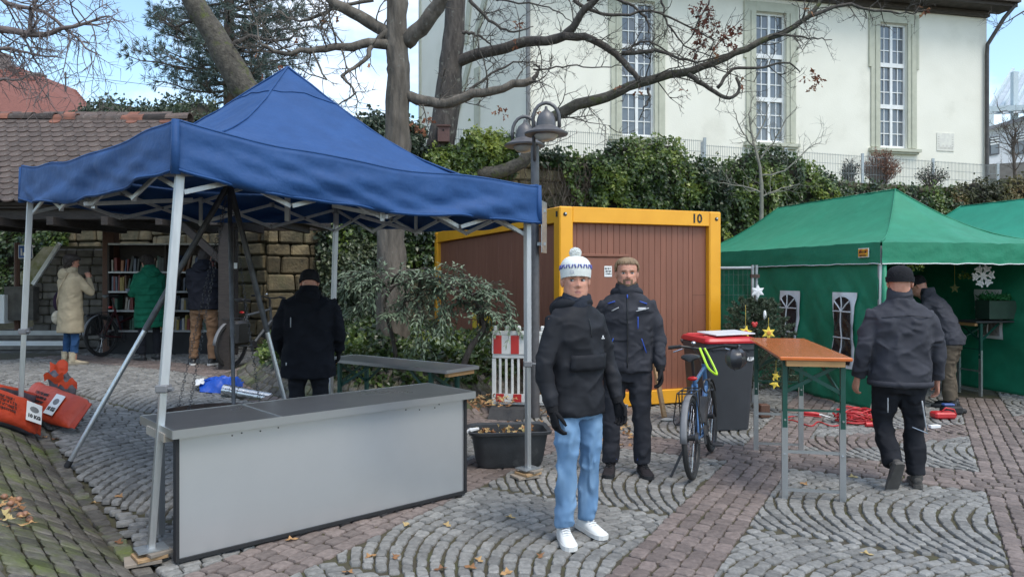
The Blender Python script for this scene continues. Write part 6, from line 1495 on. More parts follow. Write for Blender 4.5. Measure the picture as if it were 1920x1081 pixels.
# ---- table, planter box and snowflake inside the marquee
YT = 11.0; xa, xb = P(1805, 0, YT).x, P(1990, 0, YT).x; beer_table('dark table holding the planter inside the marquee', Vector((xa, YT)), Vector((xb, YT + .3)), .5, 1.09, pm('dark_top', (.05, .05, .05), rough=.5), None, True, 'folding_table', .12)
pb = thing('planter_box', 'dark green planter box with green sprigs on the marquee table', 'planter', (P(1877, 0, YT).x, YT + .03, 1.092), .1); m_ = MB(); m_.box((0, 0, .135), (.56, .3, .27), bev=.006); m_.build('box', pm('planter_green', (.035, .075, .05), (.03, .06, .042), rough=.6), pb)
m_ = MB(); random.seed(5)
for _ in range(700): m_.rv = U(.3, 1); leaf(m_, Vector((U(-.27, .27), U(-.13, .13), .27 + abs(random.gauss(0, .035)))), rdir() + Vector((0, 0, .8)), rdir(), .07, .018, .1)
m_.build('sprigs', leafmat('sprig', [(.01, .10, .03), (.02, .17, .05), (.04, .22, .07)], .5, .2), pb)
c = P(1843, 517, 10.6); t = thing('snowflake', 'white paper snowflake hanging in the marquee entrance', 'decoration', c)
m_ = MB()
for k in range(6):
    a = pi / 3 * k + .1; d = Vector((cos(a), 0, sin(a))); n = Vector((-sin(a), 0, cos(a)))
    m_.bar((0, 0, 0), d * .15, .006, .035, up=(0, 1, 0)) if 0 else m_.bar(Vector((0, -.002 * k, 0)), d * .15 + Vector((0, -.002 * k, 0)), .035, .006, up=(0, 1, 0))
    for f_ in (.07, .11):
        for sg in (-1, 1): m_.bar(d * f_ + Vector((0, -.014, 0)), d * (f_ + .045) + n * sg * .05 + Vector((0, -.014, 0)), .024, .006, up=(0, 1, 0))
m_.build('flake', pm('paper_white', (.85, .85, .87), rough=.8), t); m_ = MB(); m_.tube([(0, 0, .14), (0, 0, .5)], .002, 4); m_.build('string', whtape, t)
for (u, v, lb, s_) in ((1716, 500, 'green sprig hung under the marquee edge by the entrance post', 1), (1810, 515, 'green sprig hung left of the snowflake', .8), (1880, 517, 'dim green paper star in the marquee', 0), (1790, 540, 'dim olive star inside the marquee', 0)):
    if s_:
        c = P(u, v, 9.6 if u < 1750 else 10.7); t = thing('sprig', lb, 'decoration', c); m_ = MB(); 
        for _ in range(50): m_.rv = U(.3, 1); leaf(m_, Vector((U(-.1, .1), U(-.03, .03), U(-.05, .05))), rdir(), rdir(), .05, .03)
        m_.build('leaves', ivy_d, t); m_ = MB(); m_.tube([(0, 0, .02), (0, .02, .22)], .003, 4); m_.build('stem', twigm, t)
    else: star(lb, P(u, v, 11.2), .08, pm('dim_green', (.03, .12, .05), rough=.7) if u > 1800 else pm('dim_olive', (.14, .15, .05), rough=.7), 5, .45, 0, None, None, .3, 'decoration')

# ============================================================ bicycles
chrome = pm('chrome', (.6, .6, .62), (.5, .5, .52), rough=.2, metal=1.0); tyre_m = pm('tyre', (.022, .022, .023), (.03, .03, .03), rough=.8, bump=.4, bscale=90)
blk = pm('black_parts', (.02, .02, .022), (.03, .03, .032), rough=.4)
def bicycle(label, p, hd, framem, lean=-.06, pannier=None, helmet=False, ladies=False, group=None):
    t = thing('bicycle', label, 'bicycle', (p.x, p.y, gz(p.x, p.y) + .002), hd); t.rotation_euler = (lean, 0, hd)
    WR = .345; WB = 1.08; rx, fx = 0, WB
    def B(nm, fn, mt, parent=t, sm_=40): m_ = MB(); fn(m_); return m_.build(nm, mt, parent, smooth=sm_)
    for cx in (rx, fx):
        c = (cx, 0, WR); w = B('wheel', lambda m: m.disc(c, (0, 1, 0), .025, .07, 12), blk)
        B('tyre', lambda m: m.torus(c, (0, 1, 0), WR - .024, .024, 40, 8), tyre_m, w); B('rim', lambda m: m.torus(c, (0, 1, 0), WR - .055, .011, 40, 6), blk if framem else chrome, w)
        def spk(m):
            for k in range(28): a = 2 * pi * k / 28; s_ = .02 if k % 2 else -.02; m.tube([(cx + .02 * cos(a + .5), s_, WR + .02 * sin(a + .5)), (cx + cos(a) * (WR - .06), 0, WR + sin(a) * (WR - .06))], .0014, 3, cap=False)
        B('spokes', spk, chrome, w)
    bb = Vector((.45, 0, .29)); st = Vector((.29, 0, .80)); ht = Vector((.86, 0, .84)); hb = Vector((.90, 0, .66))
    def fr(m):
        m.tube([bb, st], .018, 10); m.tube([st + (bb - st) * .06, ht] if not ladies else [st + (bb - st) * .5, hb + Vector((-.01, 0, .03))], .019, 10); m.tube([bb, hb], .026, 10); m.tube([ht + Vector((-.01, 0, .04)), hb], .022, 10)
        for y in (-.06, .06): m.tube([bb + Vector((-.03, y * .5, 0)), (0, y, WR)], .011, 8); m.tube([st + (bb - st) * .08 + Vector((0, y * .3, 0)), (0, y, WR)], .009, 8)
        m.ell(bb, (.035, .045, .035), 10, 8)
    B('frame', fr, framem)
    def fk(m):
        m.tube([hb, hb + Vector((.012, 0, -.04))], .024, 10)
        for y in (-.055, .055): m.tube([hb + Vector((.012, y, -.03)), (WB, y, WR)], [.016, .011], 8)
    B('fork', fk, blk)
    stm = ht + Vector((-.02, 0, .18))
    hb_o = B('handlebar', lambda m: (m.tube([ht, stm], .015, 8), m.tube([(.80, -.31, 1.04), (.83, -.2, 1.05), (stm.x + .05, -.05, stm.z), (stm.x + .05, .05, stm.z), (.83, .2, 1.05), (.80, .31, 1.04)], .012, 8)), blk)
    for s_ in (-1, 1):
        B('grip', lambda m: m.tube([(.80, s_ * .32, 1.04), (.825, s_ * .2, 1.05)], .018, 8), rubber, hb_o); B('brake_lever', lambda m: m.tube([(.86, s_ * .17, 1.04), (.9, s_ * .2, 1.02), (.88, s_ * .29, .99)], .007, 6), chrome, hb_o)
    B('bell', lambda m: m.ell((.87, .09, 1.075), (.025, .025, .02), 10, 6), chrome, hb_o); B('brake_cable', lambda m: m.tube(wob([(.86, .16, 1.04), (.97, .1, 1.0), (.95, .03, .85), (.9, .03, .7)], 0, 12), .004, 5), blk, hb_o)
    B('seat_post', lambda m: m.tube([st, st + Vector((-.05, 0, .17))], .014, 8), blk); sc = st + Vector((-.06, 0, .18))
    def sad(m):
        pf = [(-.13, .03, .0), (-.12, .075, .012), (-.06, .085, .014), (.0, .055, .01), (.07, .028, .0), (.14, .02, -.006), (.155, .008, -.012)]
        m.loft([[sc + Vector((x, cos(2 * pi * k / 14) * w_, .02 + z + sin(2 * pi * k / 14) * .026)) for k in range(14)] for x, w_, z in pf])
    B('saddle', sad, blk)
    B('rear_light', lambda m: m.ell(st + Vector((-.09, 0, .02)), (.02, .045, .02), 10, 6), pm('rear_red', (.6, .02, .02), rough=.25))
    def mud(m, cx, a0, a1):
        rings = []
        for i in range(17):
            a = a0 + (a1 - a0) * i / 16; d = Vector((cos(a), 0, sin(a))); rings.append([Vector((cx, y, WR)) + d * (WR + .025 - abs(y) * .3) for y in (-.028, -.012, .012, .028)])
        m.loft(rings, closed=False)
    o = B('mudguard', lambda m: mud(m, 0, .35, pi * .98), pm('mudguard_grey', (.2, .2, .21), rough=.5)); o.modifiers.new('s', 'SOLIDIFY').thickness = .003
    o = B('mudguard', lambda m: mud(m, WB, .6, pi * .95), blk); o.modifiers.new('s', 'SOLIDIFY').thickness = .003
    def rack(m):
        for y in (-.07, 0, .07): m.tube([(.18, y, .74), (-.16, y, .74)], .006, 6)
        m.tube([(.18, -.07, .74), (.2, 0, .74), (.18, .07, .74)], .006, 6); m.tube([(-.16, -.07, .74), (-.17, 0, .74), (-.16, .07, .74)], .006, 6); m.tube([(0, -.07, .742), (0, .07, .742)], .006, 6)
        for y in (-.075, .075): m.tube([(-.06, y, .74), (.0, y * 1.05, WR + .02)], .006, 6); m.tube([(-.13, y, .74), (-.12, y * 1.6, .5), (-.08, y * 1.5, .46), (.04, y * 1.1, .48)], .005, 6); m.tube([(.1, y, .74), (.0, y * 1.05, WR + .02)], .006, 6)
    B('carrier', rack, blk)
    B('crank', lambda m: (m.disc(bb + Vector((0, -.05, 0)), (0, 1, 0), .085, .006, 24), m.bar(bb + Vector((0, -.065, 0)), bb + Vector((.12, -.075, -.11)), .014, .022), m.bar(bb + Vector((0, .065, 0)), bb + Vector((-.12, .075, .11)), .014, .022)), dk_steel)
    for (q, s_) in ((bb + Vector((.12, -.075, -.11)), -1), (bb + Vector((-.12, .075, .11)), 1)): B('pedal', lambda m: m.box(q + Vector((0, s_ * .06, 0)), (.09, .1, .022), None, .006), dk_steel)
    B('chain', lambda m: (m.bar(bb + Vector((0, -.052, .083)), (0, -.05, WR + .04), .006, .01), m.bar(bb + Vector((0, -.052, -.083)), (0, -.05, WR - .04), .006, .01), m.disc((0, -.05, WR), (0, 1, 0), .045, .025, 20)), dk_steel)
    B('kickstand', lambda m: m.tube([(.12, .06, .3), (.02, .2, -.345 * 0 + .01 + lean * .2 * 0)], .011, 8) if 0 else m.tube([(.1, .05, .3), (.0, .19, .006)], .011, 8), blk)
    if pannier:
        for s_ in pannier: B('pannier', lambda m: m.box((.0, s_ * .16, .54), (.32, .14, .36), None, .04), blk); B('pannier_buckle', lambda m: m.box((-.165, s_ * .16, .52), (.008, .08, .04)), chrome)
    if helmet:
        hp_ = Vector((.84, -.30, .93)); hs_ = B('helmet', lambda m: m.ell(hp_, (.14, .1, .1), 18, 12, fn=lambda d: 1 + .05 * sin(atan2(d.y, d.x) * 7)), pm('helmet_black', (.025, .027, .032), (.06, .065, .075), rough=.3, scale=7)); 
        for k in range(4): B('helmet_vent', lambda m: m.torus(hp_, (.2, 1, .3), .088 + k * .012, .008, 20, 5, -1, 2), pm('helmet_grey', (.12, .13, .15), rough=.35), hs_)
        B('neon_strap', lambda m: m.tube(wob([(.80, .02, 1.03), (.70, -.02, .97), (.62, -.08, .86), (.68, -.14, .80), (.76, -.1, .88), (.82, -.02, 1.03)], 0, 30), .011, 6), pm('neon', (.45, .75, .03), (.5, .8, .05), rough=.5))
        B('battery_pack', lambda m: m.bar(bb + (hb - bb) * .2, bb + (hb - bb) * .75, .075, .07, bev=.012), blk); B('spiral_lock', lambda m: m.torus((.62, -.05, .7), (.3, 1, 0), .06, .007, 24, 6), blk)
    return t
bluef = pm('bike_blue', (.07, .18, .38), (.06, .15, .33), rough=.3, coat=.5, metal=.2); redf = pm('bike_red_dark', (.07, .015, .02), rough=.35)
greyf = pm('bike_grey', (.1, .105, .11), rough=.35)
bicycle('blue bicycle with helmet and neon strap parked before the bin', Vector((1.53, 6.30)), atan2(.94, .40), bluef, -.05, None, True)
pl_ = onground(192, 668); bicycle('dark red bicycle parked beside the woman in beige coat', pl_, radians(72), redf, -.05, (1,), ladies=True)
pl_ = onground(432, 690); bicycle('grey bicycle with black pannier leaning at the shelter post', pl_, radians(70), greyf, .05, (-1,))
# ============================================================ people
skin = pm('skin', (.60, .30, .21), (.51, .235, .16), rough=.5, scale=30, subs=.12, bump=.05, bscale=200)
lipm = pm('lips', (.48, .2, .17), rough=.45); browm = pm('brow', (.16, .10, .06), rough=.8); eyew = pm('eye_white', (.62, .6, .58), rough=.25); iris = pm('iris', (.05, .06, .07), rough=.15)
def fabric(name, c, bump=.5, bs=9.0, rough=.75, d=.03, sheen=0.0, c2=None):
    new = name not in MATS; m = pm(name, c, c2 or tuple(x * .8 for x in c), rough=min(.95, rough + .15), scale=7, bump=min(1, bump * 2.2), bscale=bs * .55, bdist=d * 1.6, sheen=sheen, stretch=(1, 1, 1.5), spec=.15)
    if new: ridge(m)
    return m
def ridge(m):
    N = m.node_tree.nodes; b = [n for n in N if n.type == 'BUMP'][0]; n = b.inputs['Height'].links[0].from_node
    n.noise_type = 'RIDGED_MULTIFRACTAL'; n.inputs['Detail'].default_value = 2.5; n.inputs['Roughness'].default_value = .45; n.inputs['Distortion'].default_value = .9; n.normalize = True
    return m
RT = bpy.data.textures.new('folds', 'MUSGRAVE'); RT.musgrave_type = 'RIDGED_MULTIFRACTAL'; RT.noise_scale = .16; RT.octaves = 2.2
CTX = bpy.data.textures.new('soft_folds', 'CLOUDS'); CTX.noise_scale = .13; CTX.noise_depth = 1
def cloth_mods(o, vox=.0115, smooth=5, fold=.014, soft=.012):
    m = o.modifiers.new('remesh', 'REMESH'); m.mode = 'VOXEL'; m.voxel_size = vox; m.use_smooth_shade = True
    s = o.modifiers.new('smooth', 'SMOOTH'); s.factor = .5; s.iterations = smooth
    if soft: d = o.modifiers.new('soft', 'DISPLACE'); d.texture = CTX; d.strength = soft; d.mid_level = .5; d.texture_coords = 'LOCAL'
    if fold: d = o.modifiers.new('fold', 'DISPLACE'); d.texture = RT; d.strength = fold; d.mid_level = .6; d.texture_coords = 'LOCAL'
    return o
def sell(rx, ry, cx, cy, z, n=28, e=2.4):
    out = []
    for k in range(n):
        a = 2 * pi * k / n; c, s = cos(a), sin(a); out.append(Vector((cx + rx * abs(c) ** (2 / e) * (1 if c >= 0 else -1), cy + ry * abs(s) ** (2 / e) * (1 if s >= 0 else -1), z)))
    return out
HEADT = [(-.75, .085, .06, .085), (-.45, .066, .05, .075), (-.15, .058, .05, .07), (0.0, .050, .083, .068), (.06, .060, .094, .072), (.14, .067, .098, .08), (.24, .070, .0975, .088), (.36, .0685, .0965, .095), (.46, .0725, .0935, .1), (.52, .074, .093, .102), (.60, .0755, .0965, .104), (.70, .076, .0955, .103), (.80, .071, .086, .096), (.88, .061, .07, .082), (.94, .046, .05, .062), (.985, .024, .026, .034), (1.0, .004, .004, .008)]
def interp(T, t):
    for i in range(len(T) - 1):
        if T[i][0] <= t <= T[i + 1][0]:
            f = (t - T[i][0]) / (T[i + 1][0] - T[i][0]); f = f; return [T[i][j] + (T[i + 1][j] - T[i][j]) * f for j in range(1, 4)]
    return list(T[-1][1:])
def gs(x, s): return math.exp(-(x / s) ** 2)
def head_pt(az, t, grow=0.0, HH=.235):
    """az = 0 is the face (+y), positive to the person's right (+x)."""
    w, f, b = interp(HEADT, t); w += grow; f += grow; b += grow
    s, c = sin(az), cos(az); dpt = f if c > 0 else b
    e = 2.25 if t > .05 else 2.0
    k = (abs(s) ** e + abs(c) ** e) ** (-1 / e); x = w * s * k; y = dpt * c * k
    if grow <= .004 and t > -.1 and c > 0:
        d = 0
        d += .026 * gs(az, .13) * gs(t - .37, .055) + .012 * gs(az, .10) * gs(t - .45, .07) + .006 * gs(az, .09) * gs(t - .53, .05)
        d += .006 * gs(abs(az) - .2, .09) * gs(t - .345, .03)
        d -= .014 * gs(abs(az) - .40, .17) * gs(t - .505, .045)
        d += .006 * gs(abs(az) - .38, .25) * gs(t - .585, .03)
        d += .006 * gs(az, .26) * gs(t - .225, .022) + .005 * gs(az, .22) * gs(t - .165, .022) - .005 * gs(az, .3) * gs(t - .195, .012)
        d += .006 * gs(az, .25) * gs(t - .05, .045)
        d += .004 * gs(abs(az) - .62, .2) * gs(t - .40, .08)
        y += d * c; x += d * s
    return Vector((x, y, t * HH))
def make_head(mb, M, gaze=0.0, beard=False, z0=-.75):
    mb.T = M; NA, NT = 48, 44; ts = [z0 + (1 - z0) * (i / NT) for i in range(NT + 1)]
    ts = sorted(set([z0, -.45, -.25, -.1] + [i / 38 for i in range(39)]))
    b = len(mb.v); vs = [head_pt(2 * pi * k / NA - pi, t) for t in ts for k in range(NA)]; fs = []; ms = []
    for i in range(len(ts) - 1):
        for k in range(NA):
            q = (k + 1) % NA; fs.append((i * NA + q, i * NA + k, (i + 1) * NA + k, (i + 1) * NA + q)); az = 2 * pi * (k + .5) / NA - pi; t = (ts[i] + ts[i + 1]) / 2; m = 0
            if abs(az) < .27 and .165 < t < .225 and abs(az) < .30 - abs(t - .195) * 4: m = 1
            if beard and m == 0 and abs(az) < 1.5 and -.06 < t < .40 and (t < .12 + .16 * max(0, abs(az) - .35) or (abs(az) < .48 and .235 <= t < .285) or (.3 < abs(az) < .55 and t < .27)): m = 2
            if .18 < abs(az) < .68 and .572 < t < .603 - .02 * abs(az): m = 3
            ms.append(m)
    m0 = len(mb.m); mb.add(vs, fs); mb.m[m0:] = ms
    for s in (-1, 1):
        c = Vector((s * .031, .074, .50 * .235)); mb.mi = 4; mb.ell(c, (.0125, .012, .0085), 12, 8); mb.mi = 5; mb.ell(c + Vector((gaze * .006, .0095, 0)), (.0062, .004, .0066), 10, 6); mb.mi = 3; mb.ell(c + Vector((0, .004, .0075)), (.0155, .011, .0022), 10, 5); mb.mi = 0
        e0 = Vector((s * .075, -.008, .45 * .235)); mb.ell(e0, (.009, .019, .033), 12, 8, Matrix.Rotation(s * .35, 3, 'Z') @ Matrix.Rotation(-.15, 3, 'X')); mb.ell(e0 + Vector((s * .006, .0, .002)), (.006, .013, .024), 10, 6, Matrix.Rotation(s * .5, 3, 'Z'))
    mb.mi = 1; mb.ell((0, .0965, .195 * .235), (.018, .004, .0016), 10, 5); mb.mi = 0; mb.T = None
def hand(mb, wrist, fore, inward, size=1.0, curl=.5, fwd=None):
    """palm + five separate bent fingers; fore = forearm direction, inward = palm normal."""
    z = Vector(fore).normalized(); y = Vector(inward); y = (y - z * y.dot(z)).normalized(); x = y.cross(z)      # x: across the palm
    if fwd is not None and x.dot(Vector(fwd)) < 0: x = -x
    w = Vector(wrist); S = size
    def pt(a, b, c): return w + (x * a + y * b + z * c) * S
    mb.loft([[pt(cos(2 * pi * k / 14) * rx, sin(2 * pi * k / 14) * ry, c) for k in range(14)] for rx, ry, c in ((.028, .022, -.03), (.03, .02, .0), (.038, .017, .03), (.043, .016, .065), (.042, .015, .09), (.036, .011, .1))])
    for i, (a, L_) in enumerate(((.031, .068), (.011, .078), (-.010, .072), (-.03, .056))):
        q = [pt(a, 0, .08)]; ang = 0; p = q[0]
        for j, seg in enumerate((.45, .32, .25)):
            ang += curl * (.5 + .35 * j) + .04 * i; p = p + (z * cos(ang) + y * sin(ang)) * L_ * 1.1 * seg * S; q.append(p)
        mb.tube(q, [.0098 * S, .0095 * S, .0085 * S, .0062 * S], 8)
    q = [pt(.026, .004, .018), pt(.047, .016, .05), pt(.052, .028, .078), pt(.045, .04, .098)]; mb.tube(q, [.0135 * S, .0115 * S, .0105 * S, .007 * S], 8)
def shoe(t, ank, yaw, uppm, solem, pitch=0.0, L_=1.0, lace=None, boot=False):
    M = Matrix.Translation(Vector((ank[0], ank[1], ank[2]))) @ Matrix.Rotation(yaw, 4, 'Z') @ Matrix.Rotation(pitch, 4, 'X') @ Matrix.Translation((0, 0, -.09))
    pf = [(-.085, .022, .045, .055), (-.075, .034, .05, .085), (-.03, .039, .056, .098), (.02, .041, .052, .088), (.07, .045, .042, .07), (.12, .049, .033, .054), (.165, .047, .027, .044), (.195, .036, .022, .036), (.21, .016, .018, .028)]
    m_ = MB(); m_.T = M
    def rg(y, w, zc, zt):
        r = []
        for k in range(16):
            a = 2 * pi * k / 16; c, s = cos(a), sin(a); z = .024 + (zt - .024) * max(0, s) ** .8 if s > 0 else .024 + .01 * s; r.append(Vector((w * abs(c) ** .8 * (1 if c > 0 else -1), y * L_, z)))
        return r
    m_.loft([rg(*p) for p in pf])
    if boot: m_.tube([(0, -.03, .05), (0, -.028, .12), (0, -.026, .21)], [.05, .05, .056], 14)
    else: m_.tube([(0, -.03, .06), (0, -.035, .105)], [.045, .043], 14)
    so = m_.build('shoe', uppm, t, smooth=60)
    m_ = MB(); m_.T = M; sp_ = [(-.095, .02), (-.085, .036), (-.03, .042), (.03, .043), (.08, .048), (.125, .052), (.17, .05), (.2, .038), (.216, .016)]
    pts = [Vector((w, y * L_, 0)) for y, w in sp_] + [Vector((-w, y * L_, 0)) for y, w in sp_[::-1]]; m_.prism(pts, (0, 0, .028)); m_.build('sole', solem, so)
    if lace:
        m_ = MB(); m_.T = M
        for k in range(4): y = .03 + k * .022; z = .093 - k * .0095; m_.tube([(-.026, y, z - .006), (0, y + .004, z + .004), (.026, y, z - .006)], .0045, 5)
        m_.build('lace', lace, so)
BODYM = [skin, lipm, browm, browm, eyew, iris]
def person(label, loc, heading, H, jm, tm, arms, legs, hem=.82, bulk=1.0, head_yaw=0.0, head_pitch=0.0, lean=(0, 0), beard=False, gaze=0.0, glove=None, shoem=None, solem=None, lace=None, legw=1.0, shoe_yaw=(.15, -.15), shoe_pitch=(0, 0), boot=False, hood=True, flare=1.0, fold=.014, head_off=(0, 0, 0), curl=.5, collar=None, ch=1.0, tfold=None):
    z0 = gz(loc[0], loc[1]) + .004; K = H / 1.8
    t = thing('person', label, 'person', (loc[0], loc[1], z0), atan2(-heading[0], heading[1])); t.scale = (K, K, K)
    def ctr(z): k = max(0, z - .95); return Vector((lean[0] * k, lean[1] * k + lean[1] * .3 * k * k, z))
    prof = [(hem, .205 * flare, .15 * flare), ((hem + 1.0) / 2, .205 * (1 + flare) / 2, .148 * (1 + flare) / 2), (1.0, .198, .142), (1.12, .2, .142), (1.25, .212, .146), (1.35, .215, .144), (1.42, .208, .125), (1.47, .17, .105), (1.51, .105, .092), (1.545, .083, .088)]
    prof = [(z, a * (bulk if z < 1.45 else 1 + (bulk - 1) * .5), b * (bulk if z < 1.45 else 1 + (bulk - 1) * .4)) for z, a, b in prof if z >= hem]
    def surf(x, z, off=.012):     # point on the jacket front/back: x across, sign of off picks front (+) or back (-)
        for i in range(len(prof) - 1):
            if prof[i][0] <= z <= prof[i + 1][0]: f = (z - prof[i][0]) / (prof[i + 1][0] - prof[i][0]); rx = prof[i][1] + (prof[i + 1][1] - prof[i][1]) * f; ry = prof[i][2] + (prof[i + 1][2] - prof[i][2]) * f
        q = min(.98, abs(x) / rx); y = ry * (1 - q ** 2.4) ** (1 / 2.4); c = ctr(z); return Vector((c.x + x, c.y + (y + abs(off)) * (1 if off > 0 else -1), z))
    # --- body: one continuous figure (head, neck, trunk, limbs, hands)
    bd = MB(); hp_ = ctr(1.553) + Vector(head_off); Mh = Matrix.Translation(hp_) @ Matrix.Rotation(head_yaw, 4, 'Z') @ Matrix.Rotation(head_pitch, 4, 'X') @ Matrix.Diagonal((1.14, 1.08, 1.06, 1))
    make_head(bd, Mh, gaze, beard)
    c0, c1 = ctr(.9), ctr(1.42); bd.loft([sell(a, b, ctr(z).x, ctr(z).y, z, 20) for z, a, b in ((.86, .13, .09), (1.0, .15, .1), (1.2, .16, .105), (1.38, .17, .1), (1.45, .12, .08), (1.5, .07, .065))])
    sh = [ctr(1.42) + Vector((s * .185 * (1 + (bulk - 1) * .7), 0, 0)) for s in (-1, 1)]
    for s in (0, 1):
        el, wr = [Vector(p) for p in arms[s]]; bd.tube([sh[s], el, wr], [.05, .038, .028], 10)
        kn, an = [Vector(p) for p in legs[s]]; hpj = Vector(((-1, 1)[s] * .092, 0, .92)); bd.tube([hpj, kn, an], [.075, .05, .036], 10)
        if not glove:
            fore = (wr - el).normalized(); bd.mi = 0; hand(bd, wr + fore * .02, fore, Vector(((1, -1)[s] * 1.0, .25, 0)), 1.0, curl, (0, 1, 0))
    bo = bd.build('body', BODYM, t, smooth=70)
    if glove:
        for s in (0, 1):
            el, wr = [Vector(p) for p in arms[s]]; fore = (wr - el).normalized(); g = MB(); hand(g, wr + fore * .015, fore, Vector(((1, -1)[s] * 1.0, .25, 0)), 1.14, curl, (0, 1, 0)); g.tube([wr - fore * .03, wr + fore * .03], [.041, .036], 12); g.build('glove', glove, t, smooth=70)
    # --- jacket
    j = MB(); j.loft([sell(a, b, ctr(z).x, ctr(z).y, z) for z, a, b in prof])
    for s in (0, 1):
        el, wr = [Vector(p) for p in arms[s]]; fore = (wr - el).normalized(); B_ = .85 + .15 * bulk if bulk < 1 else bulk
        shp = sh[s] + Vector(((1, -1)[s] * .03, 0, .0)); j.tube(wob([shp, shp.lerp(el, .5) + Vector(((-1, 1)[s] * .012, 0, 0)), el, el.lerp(wr, .5), wr], 0, 10), [x_ * B_ for x_ in (.076, .073, .069, .065, .061, .058, .056, .053, .05, .047, .046)], 14)
    jo = cloth_mods(j.build('jacket', jm, t), fold=fold)
    if collar is not False:
        cz = ctr(1.53); c_ = MB(); c_.loft([[cz + Vector((cos(2 * pi * k / 24) * r, sin(2 * pi * k / 24) * r * .98 + dy, (z if z < 0 else z * ch) + .012 * sin(2 * pi * k / 24) * -1)) for k in range(24)] for r, z, dy in ((.098, -.04, 0), (.102, .0, .006), (.097, .045, .012), (.090, .062, .014), (.075, .055, .012), (.075, -.02, 0))]); c_.build('collar', collar or jm, jo, smooth=60)
    if hood:
        h_ = MB(); cz = ctr(1.5); h_.torus(cz + Vector((0, -.03, .015)), (0, -.25, 1), .10, .036, 24, 10); h_.ell(cz + Vector((0, -.115, -.03)), (.125, .06, .1), 16, 10); ho = h_.build('hood', jm, jo); cloth_mods(ho, .011, 5, .008, .015)
    # --- trousers
    tr_ = MB(); tr_.loft([sell(a * (.93 + .07 * bulk), b * (.93 + .07 * bulk), ctr(z).x, ctr(z).y, z) for z, a, b in ((.77, .165, .115), (.85, .178, .125), (.95, .172, .12), (1.04, .158, .11))])
    for s in (0, 1):
        kn, an = [Vector(p) for p in legs[s]]; hpj = Vector(((-1, 1)[s] * .092, 0, .90)); an2 = an + (kn - an).normalized() * (.0 if not boot else .1)
        tr_.tube(wob([hpj, hpj.lerp(kn, .5), kn, kn.lerp(an2, .5), an2], 0, 12), [x_ * legw for x_ in (.098, .1, .096, .09, .083, .077, .073, .07, .069, .068, .066, .064, .064)], 16)
    to_ = cloth_mods(tr_.build('trousers', tm, t), fold=tfold or fold * .9)
    for s in (0, 1): shoe(t, legs[s][1], shoe_yaw[s], shoem or blk, solem or rubber, shoe_pitch[s], 1.0, lace, boot)
    return t, surf, Mh, jo, to_
def strip(t, pts, w, mt, nm='trim'): m_ = MB(); m_.tube(pts, w, 6); return m_.build(nm, mt, t, smooth=True)
def patch(t, surf, x0, x1, z0, z1, off, mt, nm, th=.008, nx=8, nz_=4):
    m_ = MB(); m_.grid(lambda a, b: surf(x0 + (x1 - x0) * a, z0 + (z1 - z0) * b, off), nx, nz_); o = m_.build(nm, mt, t, smooth=True); o.modifiers.new('s', 'SOLIDIFY').thickness = th; o.modifiers['s'].offset = 0; return o
def beanie(t, Mh, mt, cuff=None, low=.60, grow=.012, tall=1.04, cuffh=.13):
    m_ = MB(); m_.T = Mh; NA = 40; rings = []
    for i in range(15):
        q = low + (1 - low) * (i / 14); tt = q; rings.append([head_pt(2 * pi * k / NA - pi, min(.998, tt - .06 * (1 - cos(2 * pi * k / NA - pi)) * .5 * (1 - i / 14)), grow) + Vector((0, 0, (i / 14) * .235 * (tall - 1) + grow * .6)) for k in range(NA)][::-1])
    m_.loft(rings); o = m_.build('hat', mt, t, smooth=60)
    if cuff:
        m_ = MB(); m_.T = Mh; rr = []
        for (q, g) in ((low - .01, grow + .002), (low - .005, grow + .009), (low + cuffh, grow + .009), (low + cuffh + .01, grow + .002)): rr.append([head_pt(2 * pi * k / NA - pi, q - .06 * (1 - cos(2 * pi * k / NA - pi)) * .5 * .9, g) + Vector((0, 0, grow * .6)) for k in range(NA)][::-1])
        m_.loft(rr, False, False); m_.build('hat_cuff', cuff, o, smooth=60)
    return o
def dome_hat(t, Mh, mt, low=.615, hgt=.125):
    m_ = MB(); m_.T = Mh; NA = 44; rings = []
    def base(az): return head_pt(az, low - .16 * (1 - cos(az)) * .5, .011)
    for i in range(18):
        f = i / 17; rings.append([])
        for k in range(NA):
            az = 2 * pi * k / NA - pi; b = base(az); kk = 1.0 + .05 * sin(min(1, f * 2.2) * pi / 2) if f < .45 else (1.05 * cos((f - .45) / .55 * pi / 2 * .97)) ** .8
            cz_ = b.z + (low * .235 + hgt - b.z) * (f if f < .45 else .45 + .55 * sin((f - .45) / .55 * pi / 2)); rings[-1].append(Vector((b.x * kk, b.y * kk - .012 * f, cz_)))
        rings[-1] = rings[-1][::-1]
    m_.loft(rings); return m_.build('hat', mt, t, smooth=60)
